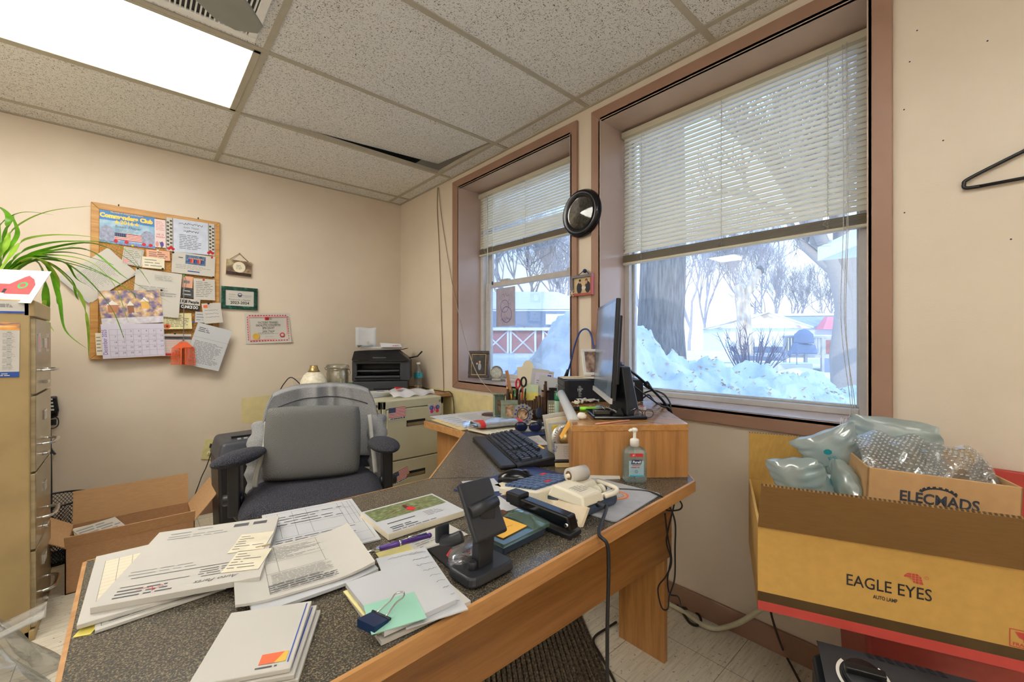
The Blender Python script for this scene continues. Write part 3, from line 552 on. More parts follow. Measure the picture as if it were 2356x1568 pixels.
for i, (px, z) in enumerate(((1833, 0), (1817, .02), (1803, .04))):
    o = oriented(px, 18.6 + i * .5, .2)
    r = thing('torch_light', ('tallest garden torch light standing in the planter', 'middle garden torch light leaning in the planter', 'smallest garden torch light furthest from the deck')[i], 'garden light', M=o, group='garden torch lights in the planter')
    m = MB(); m.cyl((0, 0, 0), (0, 0, .42 - z * 4), .018, cov, seg=8); m.build('stake', r); m = MB(); m.lathe([(.03, .42 - z * 4), (.08, .55 - z * 4), (.085, .68 - z * 4), (.0, .70 - z * 4)], cov, seg=10); m.build('lantern', r)
single(MB().box((-3.0, 0, 0), (1.6, .9, .9), snow_f, oriented(1640, 31, -.3)), 'snowy_hedge', 'clipped hedge buried in snow behind the big trunk', 'hedge', bevel=.2, seg=3)
single(MB().grid(lambda u, v: tuple(oriented(1790, 17.5, -.3) @ Vector((-2 + 6 * u, v * 1.4, .28 * math.sin(PI * v) * (1 + .4 * math.sin(14 * u))))), 30, 8, snow_f), 'curb_snow', 'low snow ridge along the far side of the road', 'snow ridge')
# porch roof corner
r = thing('porch_roof', 'white edged porch roof corner jutting into the large window view', 'roof', (*PD(1990, 640, 8).xy, 2.0))
a, b, c, d = PD(1881, 600, 8.6), PD(2080, 520, 6.6), PD(2080, 650, 6.8), PD(1975, 648, 8.2); up = Vector((0, 0, .16))
e = a + Vector((2.2, -1.6, .3))
m = wmb(r); m.hexa([a, b, b + Vector((1.5, .3, .25)), e], [a + up, b + up, b + Vector((1.5, .3, .42)), e + up], mk('porch soffit', '#c9cdd3', .7)); m.build('soffit', r)
m = wmb(r); f = Vector((-.05, -.03, 0)); m.hexa([a + f, b + f, b + Vector((0, 0, 0)), a], [a + up * 1.3 + f, b + up * 1.3 + f, b + up * 1.3, a + up * 1.3], wtrim); m.build('fascia', r)
m = wmb(r); m.hexa([a + up * 1.3, b + up * 1.3, b + Vector((1.5, .3, .5)), e + up * 1.3], [a + up * 1.7, b + up * 1.7, b + Vector((1.5, .3, .6)), e + up * 1.7], snow_f); m.build('snow_cap', r)
# ================================================================ on the back wall
WY = YW - .0005
cb, cw, ch = frame4([(208.7, 464.4), (504.6, 513.8), (503, 822), (207.2, 827.5)], ('y', YW))
cb = T(0, -.002, 0) @ cb
r = thing('cork_board', 'oak framed cork board crowded with pinned papers', 'notice board', M=cb); W2, H2 = cw / 2, ch / 2
m = MB(); m.box((-W2 + .01, -H2 + .01, 0), (W2 - .01, H2 - .01, .012), cork_m); m.build('cork', r)
m = MB(); fw = .036
for p in (((-W2, -H2), (W2, -H2), (W2 - fw, -H2 + fw), (-W2 + fw, -H2 + fw)), ((W2, -H2), (W2, H2), (W2 - fw, H2 - fw), (W2 - fw, -H2 + fw)), ((W2, H2), (-W2, H2), (-W2 + fw, H2 - fw), (W2 - fw, H2 - fw)), ((-W2, H2), (-W2, -H2), (-W2 + fw, -H2 + fw), (-W2 + fw, H2 - fw))):
    m.hexa([(x, y, 0) for x, y in p], [(x, y, .02) for x, y in p], frame_wood)
m.build('frame', r, bevel=.003)
for x in (-.19, .19):
    m = MB(); m.cyl((x, H2, .01), (x, H2 + .012, .01), .003, black_m, seg=8); m.build('hanging_screw', r)
lay = [0]
def pinned(name, label, cat, c, mt, group='papers pinned on the cork board', th=.0008, base=None, cur=0.):
    """a sheet hanging in front of the cork; successive sheets lie over earlier ones"""
    lay[0] += 1; y = (YW - .0165 - .0016 * lay[0]) if base is None else base
    M, w, h = frame4(c, ('y', y)); m = MB()
    if cur: m.grid(lambda u, v: (-w / 2 + w * u, -h / 2 + h * v, cur * ((1 - v) ** 2 * .6 + (u - .5) ** 2)), 8, 8, mt)
    else: m.sheet(w, h, mt, th)
    return M, w, h, m
def fin(M, m, name, label, cat='paper', group='papers pinned on the cork board'): return local(m, M, name, label, cat, group)
def flag(m, x, y, w, h, z, M=None, stripes=13):
    for i in range(stripes): m.rect(x, y + h * i / stripes, x + w, y + h * (i + 1) / stripes, z, redink if i % 2 == 0 else white_m, M)
    m.rect(x, y + h * .46, x + w * .42, y + h, z + .0002, navy, M)
    for i in range(5):
        for j in range(6): m.disc((x + w * .42 * (j + .5) / 6, y + h * (.46 + .54 * (i + .5) / 5), z + .0004), h * .022, white_m, 5, M)
# certificate with flag
M, w, h, m = pinned('', '', '', [(221, 476), (358, 499), (357, 572), (222, 556)], skyprint)
m.rect(-w / 2, h * .18, w / 2, h / 2, .0009, mk('deep sky print', '#3f80c4', .45, var=.2, vs=9)); m.text('MILLIONS OF AMERICAN PATRIOTS', 0, h * .43, h * .06, gold, .0016, wid=w * .55)
m.text('Commanders Club', 0, h * .31, h * .17, gold, .0016, bold=.002, wid=w * .9); m.text('2016', 0, h * .16, h * .15, gold, .0016, bold=.001); m.text('Susan Thayer', w * .02, h * .03, h * .11, midink, .0016, shear=.25)
for sx in (-.17, .17): m.quad([(sx * w + h * .07 * (1 if i % 2 == 0 else .42) * math.sin(i * PI / 5), h * .16 + h * .07 * (1 if i % 2 == 0 else .42) * math.cos(i * PI / 5), .0016) for i in range(10)], gold)
m.lines(-w * .2, -h * .17, w * .22, -h * .04, 4, greyink, .0016)
sil = mk('stone grey print', '#9fa6c0', .6, var=.25, vs=60)
for x in (-.33, .36): m.disc((x * w, -h * .22, .0012), w * .13, sil, 18, ry=h * .24)
flag(m, -w * .2, -h * .36, w * .46, h * .2, .0017, stripes=9)
for x in (-.18, .0, .3, .42): m.disc((x * w, -h * .41, .0022), h * .05, redink, 9)
m.rect(-w / 2, -h / 2, w / 2, -h * .42, .0013, mk('blue flower print', '#7f92c4', .6, var=.4, vs=120)); fin(M, m, 'certificate', 'blue sky certificate with a flag and gold heading in the cork board corner', 'certificate')
M, w, h, m = pinned('', '', '', [(356, 503), (382, 507), (380, 570), (356, 568)], thin('pale pink paper', '#efdcdc', .06, .6, .03)); m.lines(-w * .4, h * .1, w * .4, h * .44, 6, pinkprint, .0012)
m.text('HE IS', 0, -h * .04, h * .09, redink, .0012); m.text('RISEN', 0, -h * .13, h * .09, redink, .0012)
for x, c in ((-.3, pinkprint), (.15, purpleink)): m.disc((x * w, -h * .38, .0012), w * .16, c, 10, ry=h * .1)
m.quad([(-w * .1, -h * .3, .0011), (0, -h * .3, .0011), (w * .2, -h * .5, .0011), (w * .05, -h * .5, .0011)], green_m); fin(M, m, 'leaflet', 'narrow pink leaflet with tulips beside the flag certificate', 'leaflet')
M, w, h, m = pinned('', '', '', [(381, 499), (496, 516), (494, 588), (381, 576)], paper); m.rect(-w * .35, -h / 2, w * .35, h / 2, .0011, mk('pale blue print', '#ccd5e8', .6))
R = random.Random(4)
for s in (-1, 1):
    for i in range(16): m.ring((s * w * (.425 + .03 * (-1) ** i), h * (-.42 + .055 * i), .0012), w * .006, w * .025, ink, 9)
    for x in (.36, .49): m.rect(s * w * x - .001, -h / 2, s * w * x + .001, h / 2, .0013, ink)
    for i in range(3): m.disc((s * w * (.40 + .04 * (i - 1)), -h * .43 + h * .04 * (i % 2), .0016), w * .035, redink, 9)
for y, ww in ((.38, .24), (.16, .15)): m.scribble(-w * ww, h * y, w * 2 * ww, h * .07, ink, .0014, 26, .0011, 3)
m.text('Susan Thayer', 0, h * .27, h * .07, midink, .0014, shear=.2); m.lines(-w * .24, -h * .4, w * .24, h * .06, 9, midink, .0014, th=.28); fin(M, m, 'certificate', 'certificate with black scroll borders and red flowers on the cork board', 'certificate')
# stack of sheets tipped over the frame
for i, (cx, lb) in enumerate(((0, 'bottom sheet of the tipped paper stack at the cork board edge'), (1, 'top sheet of the tipped paper stack behind the plant leaves'))):
    M, w, h, m = pinned('', '', '', [(243, 569), (321, 630), (204 - 6 * (1 - i), 692 + 5 * (1 - i)), (140, 640)], paper if i else paper2); m.lines(-w * .35, -h * .3, w * .35, h * .3, 22, greyink, .0012, th=.25); fin(M, m, 'sheet_of_paper', lb)
def note(c, mt, label, ln=6, ic=greyink, cat='note', name='note', extra=None, th=.3):
    M, w, h, m = pinned('', '', '', c, mt)
    if ln: m.lines(-w * .4, -h * .38, w * .4, h * .38, ln, ic, .0013, th=th)
    if extra: extra(m, w, h)
    return fin(M, m, name, label, cat)
def ex_inv(m, w, h): m.frame(-w * .44, -h * .45, w * .44, h * .45, .0012, .0012, midink); m.disc((-w * .3, -h * .3, .0014), w * .14, pinkprint, 10)
note([(286, 567), (332, 575), (325, 614), (279, 605)], paper, 'small tilted invitation with flower border pinned on the cork board', 7, greyink, 'invitation', 'invitation', ex_inv)
note([(337, 574), (391, 578), (391, 600), (337, 596)], pink_p, 'salmon slip pinned above the cream slip on the cork board', 4, midink)
note([(328, 590), (379, 594), (378, 620), (326, 614)], cream, 'cream slip pinned under the salmon slip on the cork board', 3)
def ex_photo(m, w, h):
    m.rect(-w * .2, -h * .02, w * .27, h * .42, .0012, mk('outdoor photo print', '#56708f', .5, var=.6, vs=70)); R = random.Random(2)
    for i in range(9): x = w * (-.12 + .042 * i); c = (blueink, redink, orange_m, navy)[i % 4]; m.rect(x - w * .016, h * .06, x + w * .016, h * .24, .0014, c); m.disc((x, h * .27, .0014), h * .03, mk('skin tone print', '#c99b83', .6), 8)
    m.rect(-w * .14, -h * .38, w * .14, -h * .33, .0014, blueink); m.lines(-w * .42, -h * .28, w * .42, -h * .06, 3, greyink, .0013, th=.25); m.lines(-w * .36, h * .2, -w * .22, h * .3, 1, midink, .0013)
note([(396, 578), (495, 590), (494, 638), (395, 625)], paper, 'wide sheet with a small group photograph pinned on the cork board', 0, extra=ex_photo, cat='flyer', name='flyer')
note([(421, 634), (444, 637), (443, 663), (419, 660)], pink_p, 'salmon slip behind the fly swatter handle', 1)
note([(418, 661), (446, 664), (446, 686), (416, 682)], mk('dark banner print', '#4a4a4e', .6, var=.4, vs=90), 'dark photo strip behind the fly swatter handle', 2, lgrey)
note([(446, 640), (495, 643), (494, 691), (445, 688)], paper, 'white prayer card pinned at the right edge of the cork board', 9, midink, th=.22)
def ex_stk(m, w, h): m.rect(-w / 2, -h / 2, w / 2, -h * .05, .0013, ink); m.text('l Kill People', 0, h * .22, h * .36, ink, .0015, bold=.001, wid=w * .88); m.text('CLINICS DO', w * .02, -h * .27, h * .36, white_m, .0017, bold=.001, wid=w * .8)
note([(412, 684), (460, 690), (460, 714), (410, 710)], paper, 'black and white bumper sticker pinned on the cork board', 0, extra=ex_stk, cat='sticker', name='bumper_sticker')
note([(375, 722), (441, 718), (441, 758), (374, 755)], thin('pale yellow paper', '#eee3ae', .06), 'pale yellow note with a sunflower corner on the cork board', 8, midink, extra=lambda m, w, h: m.disc((-w * .36, -h * .32, .0016), w * .11, orange_m, 14) and m.disc((-w * .36, -h * .32, .0019), w * .05, mk('brown print', '#5a3a22', .6), 10))
note([(449, 716), (474, 718), (474, 742), (449, 741)], paper2, 'little stamped receipt half hidden behind the handwritten card', 3)
def ex_sched(m, w, h): m.rect(-w / 2, h * .25, w / 2, h * .4, .0013, midink); m.frame(-w * .48, -h * .4, w * .48, h * .4, .001, .0014, redink); m.rect(-w / 2, -h * .48, w / 2, -h * .38, .0015, red_m)
note([(374, 768), (440, 768), (440, 818), (374, 818)], paper, 'red lined schedule sheet low on the cork board behind the fly swatter', 8, pinkprint, extra=ex_sched)
note([(220, 766), (236, 765), (236, 817), (221, 817)], cream, 'cream note mostly hidden left of the calendar', 5)
# big letter and calendar
M, w, h, m = pinned('', '', '', [(316, 617), (421, 631), (409, 731), (300, 722)], paper, cur=.012); m.lines(-w * .1, h * .3, w * .4, h * .42, 3, greyink, .0085, th=.2); m.lines(-w * .42, -h * .05, w * .4, h * .16, 4, greyink, .0085, th=.2); fin(M, m, 'letter', 'large white letter hanging beside the wall calendar', 'letter')
lay[0] += 4
M, w, h, m = pinned('', '', '', [(227, 672), (370, 664), (375, 744), (232, 745)], two('winter village print', [(.3, '#4c4a78'), (.45, '#8f7f9f'), (.55, '#d9b27a'), (.7, '#e8e3ea')], 24, .5, detail=5))
r = thing('wall_calendar', 'open wall calendar with a winter village picture and a December page', 'calendar', M=M); M0 = M
for x, y, s, c in ((-.3, -.02, .16, '#b77c5c'), (.22, .06, .13, '#e6b765'), (-.02, -.05, .1, '#9a6a52')): m.rect((x - s / 2) * w, (y - .12) * h, (x + s / 2) * w, (y + .1) * h, .0016, mk('house print ' + c, c, .6)); m.quad([((x - s * .6) * w, (y + .1) * h, .0018), ((x + s * .6) * w, (y + .1) * h, .0018), (x * w, (y + .24) * h, .0018)], white_m)
m.rect(-w / 2, -h / 2, w / 2, -h * .3, .0015, mk('snow print', '#d9d5df', .6, var=.15, vs=50)); m.build('picture_page', r)
M, w, h, m = pinned('', '', '', [(232, 745), (375, 744), (382, 817), (236, 826)], lilac); m.M = M0.inverted() @ M; m.v = [m.M @ v for v in m.v]
m.text('December 2025', -w * .45, -h * .02, h * .14, purpleink, .0014, M=T(-w * .45, -h * .02) @ Rz(PI / 2) @ T(w * .45, h * .02), wid=h * .72)
for i in range(8): x = w * (-.38 + .124 * i); m.rect(x - .0005, -h * .46, x + .0005, h * .34, .0013, greyink)
for j in range(6): y = h * (-.46 + .16 * j); m.rect(-w * .38, y - .0005, w * .488, y + .0005, .0013, greyink)
for d in range(31): j, i = divmod(d + 1, 7); m.text(str(d + 1), w * (-.38 + .124 * (i + .72)), h * (.34 - .16 * (j + .35)), h * .07, midink, .0014)
m.build('month_page', r)
M, w, h, m = pinned('', '', '', [(447, 738), (533, 762), (504, 853), (430, 839)], paper2); m.lines(-w * .42, -h * .42, w * .42, h * .1, 17, midink, .0012, th=.28); m.lines(-w * .42, h * .3, -w * .1, h * .42, 3, midink, .0012); m.rect(-w / 2, h * .17, w / 2, h * .175, .0013, greyink); fin(M, m, 'letter', 'tilted folded letter hanging off the lower right of the cork board', 'letter')
note([(465, 699), (507, 695), (513, 742), (469, 744)], paper, 'handwritten card overlapping the right frame of the cork board', 0, extra=lambda m, w, h: [m.scribble(-w * .38, h * (.15 - .17 * i), w * .7, h * .05, blueink, .0014, 22, .0007, i + 1) for i in range(3)] and m.rect(-w * .42, h * .28, -w * .2, h * .42, .0013, orange_m), cat='card', name='note_card')
# fly swatter
lay[0] += 3; y = YW - .018 - .0016 * lay[0]
r = thing('fly_swatter', 'orange fly swatter hanging by its wire handle on the cork board', 'fly swatter', PY(422, 790, y)); P = lambda a, b: PY(a, b, y)
m = wmb(r); m.tube(smooth_path([P(421, 676), P(428, 650), P(425, 636), P(422, 640), P(423, 700), P(422, 785)], 6), .0022, steel, 6); m.tube([P(422, 778), P(416, 790), P(429, 790), P(422, 778)], .002, steel, 6); m.build('wire_handle', r)
m = wmb(r); a, b, c, d = P(396, 800), P(447, 800), P(449, 838), P(393, 837); e, f = P(414, 786), P(430, 786); n = Vector((0, -.003, 0))
m.hexa([a, b, f, e], [a + n, b + n, f + n, e + n], orange_m)
for i in range(17):
    t = i / 16; p, q = a.lerp(b, t), d.lerp(c, t); wd = Vector((.0017 if i not in (7, 8, 9) else .006, 0, 0)); m.hexa([p - wd, p + wd, q + wd, q - wd], [p - wd + n, p + wd + n, q + wd + n, q - wd + n], orange_m)
for j in range(9):
    p, q = a.lerp(d, j / 8), b.lerp(c, j / 8); wd = Vector((0, 0, .0014 if j not in (0, 8) else .003)); m.hexa([p - wd, q - wd, q + wd, p + wd], [p - wd + n, q - wd + n, q + wd + n, p + wd + n], orange_m)
m.build('swatter_blade', r)
pin_c = {'black': black_m, 'white': white_m, 'red': red_m, 'blue': mk('blue plastic', '#2b6fd0', .35), 'green': green_m, 'yellow': mk('yellow plastic', '#e2c23a', .4)}
for px, py, c, lb in ((305, 566, 'yellow', 'yellow push pin in the tilted invitation'), (363, 577, 'white', 'white push pin in the salmon slip'), (398, 581, 'black', 'black push pin at the left of the group photo flyer'), (487, 593, 'red', 'red push pin at the right of the group photo flyer'), (468, 644, 'red', 'red push pin in the prayer card'), (490, 638, 'black', 'black push pin under the group photo flyer'), (374, 619, 'black', 'black push pin at the lower corner of the cream slip'), (317, 618, 'black', 'black push pin holding the large letter'), (423, 634, 'green', 'green push pin holding the fly swatter'), (479, 698, 'black', 'black push pin in the handwritten card'), (444, 741, 'blue', 'blue push pin in the tilted folded letter'), (402, 767, 'black', 'black push pin in the red lined schedule'), (371, 668, 'black', 'black push pin at the calendar corner')):
    m = MB(); m.lathe([(0, 0), (.0012, 0), (.0012, .006), (.0055, .007), (.0035, .010), (.0035, .017), (.006, .018), (.0055, .021), (0, .021)], pin_c[c], seg=12)
    local(m, T(PY(px, py, YW - .018 - .0016 * 27)) @ Rx(PI / 2), 'push_pin', lb, 'push pin', 'push pins on the cork board')
# plaque, framed sign, certificate, outlet
M, w, h = frame4([(521, 595), (579, 603), (578, 637), (521, 629)], ('y', YW - .02)); r = thing('hanging_plaque', 'small sunset picture plaque hanging from a cord on the back wall', 'plaque', M=M)
m = MB(); m.box((-w / 2, -h / 2, -.018), (w / 2, h / 2, 0), mk('plaque wood edge', '#cbb27a', .5)); m.rect(-w / 2, -h / 2, w / 2, h / 2, .0004, two('dusky field print', [(.35, '#4a3733'), (.5, '#7d6650'), (.65, '#bfae87')], 16, .5)); m.rect(-w / 2, -h / 2, w / 2, -h * .3, .0007, mk('dark ground print', '#3a2624', .5, var=.5, vs=60)); m.disc((0, h * .05, .001), h * .36, cream, 22); m.lines(-w * .12, -h * .12, w * .12, h * .2, 4, greyink, .0013); m.build('picture_block', r)
q = M.inverted() @ PY(551, 583, YW - .006); m = MB(); m.tube([(-w * .38, h / 2, -.008), q, (w * .38, h / 2, -.008)], .0022, mk('tan cord', '#8a7348', .8), 6); m.build('cord', r); m = MB(); m.ball(q, .005, brass, 8, 6); m.build('nail', r)
M, w, h = frame4([(509.5, 656.5), (593, 664), (592.5, 713), (509.5, 709.5)], ('y', YW - .016)); r = thing('framed_sign', 'green marbled frame holding a membership sign on the back wall', 'framed sign', M=M)
gm = two('green marble moulding', [(.35, '#06261f'), (.55, '#0d4a3c'), (.75, '#3f8f74')], 45, .3, detail=5); fw = w * .11; m = MB()
for a in (((-w / 2, -h / 2), (w / 2, -h / 2 + fw)), ((-w / 2, h / 2 - fw), (w / 2, h / 2)), ((-w / 2, -h / 2 + fw), (-w / 2 + fw, h / 2 - fw)), ((w / 2 - fw, -h / 2 + fw), (w / 2, h / 2 - fw))): m.box((*a[0], -.014), (*a[1], .002), gm)
m.build('frame', r, bevel=.002)
m = MB(); m.rect(-w / 2 + fw, -h / 2 + fw, w / 2 - fw, h / 2 - fw, -.004, paper); z = -.0034; m.text('Fulton', -w * .2, h * .15, h * .1, greyink, z); m.text('Montgomery', w * .2, h * .13, h * .1, greyink, z, wid=w * .26); m.ring((0, h * .15, z), h * .06, h * .085, navy, 20); m.rect(-h * .07, h * .1, h * .07, h * .14, z, navy)
m.text('REGIONAL CHAMBER OF COMMERCE', 0, h * .05, h * .05, greyink, z, wid=w * .6); m.text('Proud to be a Member', 0, -h * .07, h * .1, midink, z, wid=w * .6); m.text('2023-2024', 0, -h * .21, h * .17, ink, z, wid=w * .52, bold=.0006); m.build('sign_sheet', r)
M, w, h = frame4([(562, 720), (666, 719), (669, 787), (566, 791)], ('y', YW - .004)); r = MB(); r.grid(lambda u, v: (-w / 2 + w * u, -h / 2 + h * v, .012 * (1 - v) ** 2 * u), 6, 6, paper); z = .006
for i in range(14): r.rect(w * (-.41 + .061 * i), h * .40, w * (-.375 + .061 * i), h * .43, z, redink); r.rect(w * (-.41 + .061 * i), -h * .43, w * (-.375 + .061 * i), -h * .40, z + .007 * i / 14, redink)
for i in range(10): r.rect(-w * .455, h * (-.38 + .08 * i), -w * .44, h * (-.34 + .08 * i), z, redink); r.rect(w * .44, h * (-.38 + .08 * i), w * .455, h * (-.34 + .08 * i), z + .004, redink)
r.frame(-w * .43, -h * .39, w * .43, h * .39, h * .03, z, pinkprint); r.rect(-w * .07, h * .27, w * .02, h * .36, z, red_m); r.text('ETC', w * .02, h * .31, h * .1, ink, z + .0004, shear=.3)
r.text('FACTORY TRAINED', 0, h * .18, h * .1, ink, z, wid=w * .44); r.text('CATALYTIC CONVERTER', 0, h * .09, h * .1, ink, z, wid=w * .55); r.text('SPECIALIST', 0, h * .0, h * .1, ink, z, wid=w * .27); r.text('John Thayer', 0, -h * .1, h * .1, midink, z, shear=.2, wid=w * .28)
r.lines(-w * .24, -h * .2, w * .22, -h * .14, 2, greyink, z, th=.3); r.disc((-w * .28, -h * .26, z + .002), w * .075, gold, 24); r.disc((w * .3, -h * .24, z + .004), w * .06, redink, 18); r.disc((w * .3, -h * .24, z + .005), w * .035, lgrey, 14); r.scribble(-w * .08, -h * .28, w * .18, h * .04, greyink, z, 14, .0005)
local(r, M, 'certificate', 'white certificate with a red border and gold seal taped to the back wall', 'certificate')
M, w, h = frame4([(467, 1010), (501, 1010), (501, 1057), (467, 1055)], ('y', YW - .001)); ivory = mk('ivory plastic', '#ddd49a', .4)
r = thing('wall_outlet', 'ivory wall outlet with a black plug left of the shredder', 'outlet', M=M); m = MB(); m.box((-w / 2, -h / 2, 0), (w / 2, h / 2, .006), ivory); m.build('cover_plate', r, bevel=.003)
for sgn in (-1, 1):
    m = MB(); m.lathe([(0, .006), (.0165, .006), (.0165, .008), (0, .008)], ivory, (0, sgn * h * .19, 0), 18); m.box((-.007, sgn * h * .19 - .004, .008), (-.005, sgn * h * .19 + .004, .0085), ink); m.box((.005, sgn * h * .19 - .004, .008), (.007, sgn * h * .19 + .004, .0085), ink); m.build('receptacle', r)
M2 = M.inverted(); r = thing('power_cord', 'black plug and cord dropping from the wall outlet to the floor', 'cord', M=M)
m = MB(); m.box((-.012, h * .1, .008), (.014, h * .3, .035), black_m); m.build('plug', r, bevel=.003)
m = MB(); m.tube(smooth_path([(.001, h * .2, .03), (.002, -h * .1, .04), (-.004, -h * .8, .03), (-.02, -h * 1.5, .03), (-.03, -h * 3, .04), (.02, -h * 6.8, .06)], 6), .0028, black_m, 6); m.build('cable', r)
# wall phone and loose cables behind the file cabinet
y = YW - .02; r = thing('wall_phone', 'black wall phone half hidden behind the tan file cabinet', 'phone', PY(122, 930, YW))
m = wmb(r); a = [PY(100, 912, YW), PY(132, 910, YW), PY(134, 958, YW), PY(100, 970, YW)]; b = [PY(104, 914, YW - .05), PY(130, 913, YW - .06), PY(137, 944, YW - .06), PY(108, 952, YW - .04)]; m.hexa(a, b, black_m); m.build('body', r, bevel=.006)
m = wmb(r); 
for i in range(4): m.hexa([PY(113 + i * 1.2, 916 + i * 8, YW - .056), PY(121 + i * 1.2, 916 + i * 8, YW - .057), PY(121 + i * 1.2, 920 + i * 8, YW - .057), PY(113 + i * 1.2, 920 + i * 8, YW - .056)], [PY(113 + i * 1.2, 916 + i * 8, YW - .064), PY(121 + i * 1.2, 916 + i * 8, YW - .064), PY(121 + i * 1.2, 920 + i * 8, YW - .064), PY(113 + i * 1.2, 920 + i * 8, YW - .064)], lgrey)
m.build('keypad', r)
r = thing('phone_cable', 'black looped phone cable with a plug below the wall phone', 'cable', PY(118, 1000, y)); m = wmb(r)
m.tube(smooth_path([PY(118, 955, y), PY(133, 962, y), PY(133, 978, y), PY(120, 985, y), PY(108, 978, y)], 6), .0025, black_m, 6); m.build('cable', r)
m = wmb(r); m.cbox(PY(119, 971, y), (.035, .02, .03), black_m); m.build('plug', r)
m = wmb(r); m.tube(smooth_path([PY(113, 1000, y), PY(116, 1030, y), PY(127, 1045, y)], 5), .006, dgrey, 6); m.build('jack_cable', r); m = wmb(r); m.tube(smooth_path([PY(116, 985, y), PY(118, 1080, y), PY(119, 1200, y)], 5), .004, dgrey, 6); m.build('long_cable', r)
# corner cables on the window wall
x = XW - .006
m = MB(); m.tube(smooth_path([PX(1007, 431, x), PX(1006, 480, x), PX(1010, 560, x), PX(1013, 640, x), PX(1016, 740, x), PX(1019, 830, x), PX(1021, 905, x)], 5), .0028, mk('painted over cable', '#8d7a55', .6), 6); single(m, 'phone_wire', 'thin tan wire running straight down the window wall near the corner', 'wire')
m = MB(); xs = XW - .03; m.tube(smooth_path([PX(1009, 431, x), PX(1016, 500, x), PX(1030, 590, x), PX(1046, 680, x - .015), PX(1070, 780, xs - .02), PX(1098, 860, xs - .03), PX(1138, 910, xs - .04)], 6), .0026, mk('grey wire', '#a59a84', .6), 6); single(m, 'antenna_wire', 'slack grey wire crossing the small window casing diagonally', 'wire')
# ================================================================ cabinets, printer, chair, boxes at the back
# tall tan four drawer cabinet
cx1, cx0, cy0, cy1, chh = -.278, -.99, 2.40, 2.805, 1.282
r = thing('file_cabinet', 'tall scuffed tan four drawer file cabinet at the left', 'file cabinet', (-.63, 2.6, 0))
m = wmb(r); m.box((cx0, cy0, 0), (cx1 - .012, cy1, chh), tan_cab); m.box((cx1 - .03, cy0, 1.22), (cx1, cy1, chh), tan_cab).box((cx1 - .03, cy0, 0), (cx1, cy1, .04), tan_cab); m.build('body', r, bevel=.004)
for i in range(4):
    z0 = .045 + i * .294; z1 = z0 + .286
    m = wmb(r); m.box((cx1 - .03, cy0 + .008, z0), (cx1 + .002, cy1 - .008, z1), tan_cab2); d = m.build('drawer', r, bevel=.003)
    ym = (cy0 + cy1) / 2; zh = z0 + .085
    m = wmb(r); m.tube(smooth_path([(cx1, ym - .075, zh), (cx1 + .012, ym - .075, zh), (cx1 + .034, ym - .06, zh), (cx1 + .038, ym, zh), (cx1 + .034, ym + .06, zh), (cx1 + .012, ym + .075, zh), (cx1, ym + .075, zh)], 4), .008, chrome, 10, flat=.6); m.build('handle', d)
    m = wmb(r); m.box((cx1, ym - .04, zh - .055), (cx1 + .018, ym + .015, zh - .043), chrome); m.build('latch', d, bevel=.003)
    m = wmb(r); m.box((cx1 + .001, ym - .035, zh + .09), (cx1 + .007, ym + .035, zh + .128), chrome); m.box((cx1 + .006, ym - .028, zh + .096), (cx1 + .0075, ym + .028, zh + .122), paper); m.build('label_holder', d, bevel=.001)
m = MB()
for y, z, c in ((cy0 + .05, 1.16, pinkprint), (cy0 + .27, 1.16, mk('faded label print', '#b98f7c', .6))):
    m = MB(); m.box((cx1 + .002, y, z - .075), (cx1 + .0032, y + .06, z), paper).box((cx1 + .0032, y + .01, z - .065), (cx1 + .0036, y + .05, z - .015), c); single(m, 'sticker', 'flower sticker on the top drawer of the tan cabinet, ' + ('nearer the cabinet corner' if c is pinkprint else 'beside the wall edge'), 'sticker')
Yf = cy0 - .001
M, w, h = frame4([(-40, 741), (47, 741), (43, 868), (-42, 868)], ('y', Yf)); m = MB(); m.sheet(w, h, paper, .001); m.rect(-w / 2, h * .36, w / 2, h / 2, .0014, two('sunset print', [(.35, '#3f4d86'), (.5, '#e8a24a'), (.65, '#f3d9a8')], 9, .5, st=(1, 5, 1))); m.rect(-w / 2, -h / 2, w / 2, -h * .4, .0014, blueink); m.lines(-w * .4, -h * .48, w * .4, -h * .42, 2, white_m, .0018)
for j in range(6):
    for i in range(2): x0 = w * (-.44 + .47 * i); y0 = h * (-.36 + .117 * j); m.lines(x0, y0, x0 + w * .36, y0 + h * .085, 5, greyink, .0014, th=.3, seed=j); m.rect(x0 + w * .12, y0 + h * .095, x0 + w * .24, y0 + h * .103, .0014, midink)
local(m, M, 'magnetic_calendar', 'magnetic year calendar with a sunset top on the tan cabinet side', 'calendar')
M, w, h = frame4([(-60, 690), (57, 691), (56, 722), (-60, 717)], ('y', Yf)); m = MB(); m.sheet(w, h, paper, .001); m.rect(-w / 2, -h / 2, w / 2, -h * .34, .0014, blueink); m.lines(-w * .02, -h * .05, w * .3, h * .25, 3, midink, .0014); local(m, M, 'business_card', 'white magnet card with a blue stripe above the magnetic calendar', 'card')
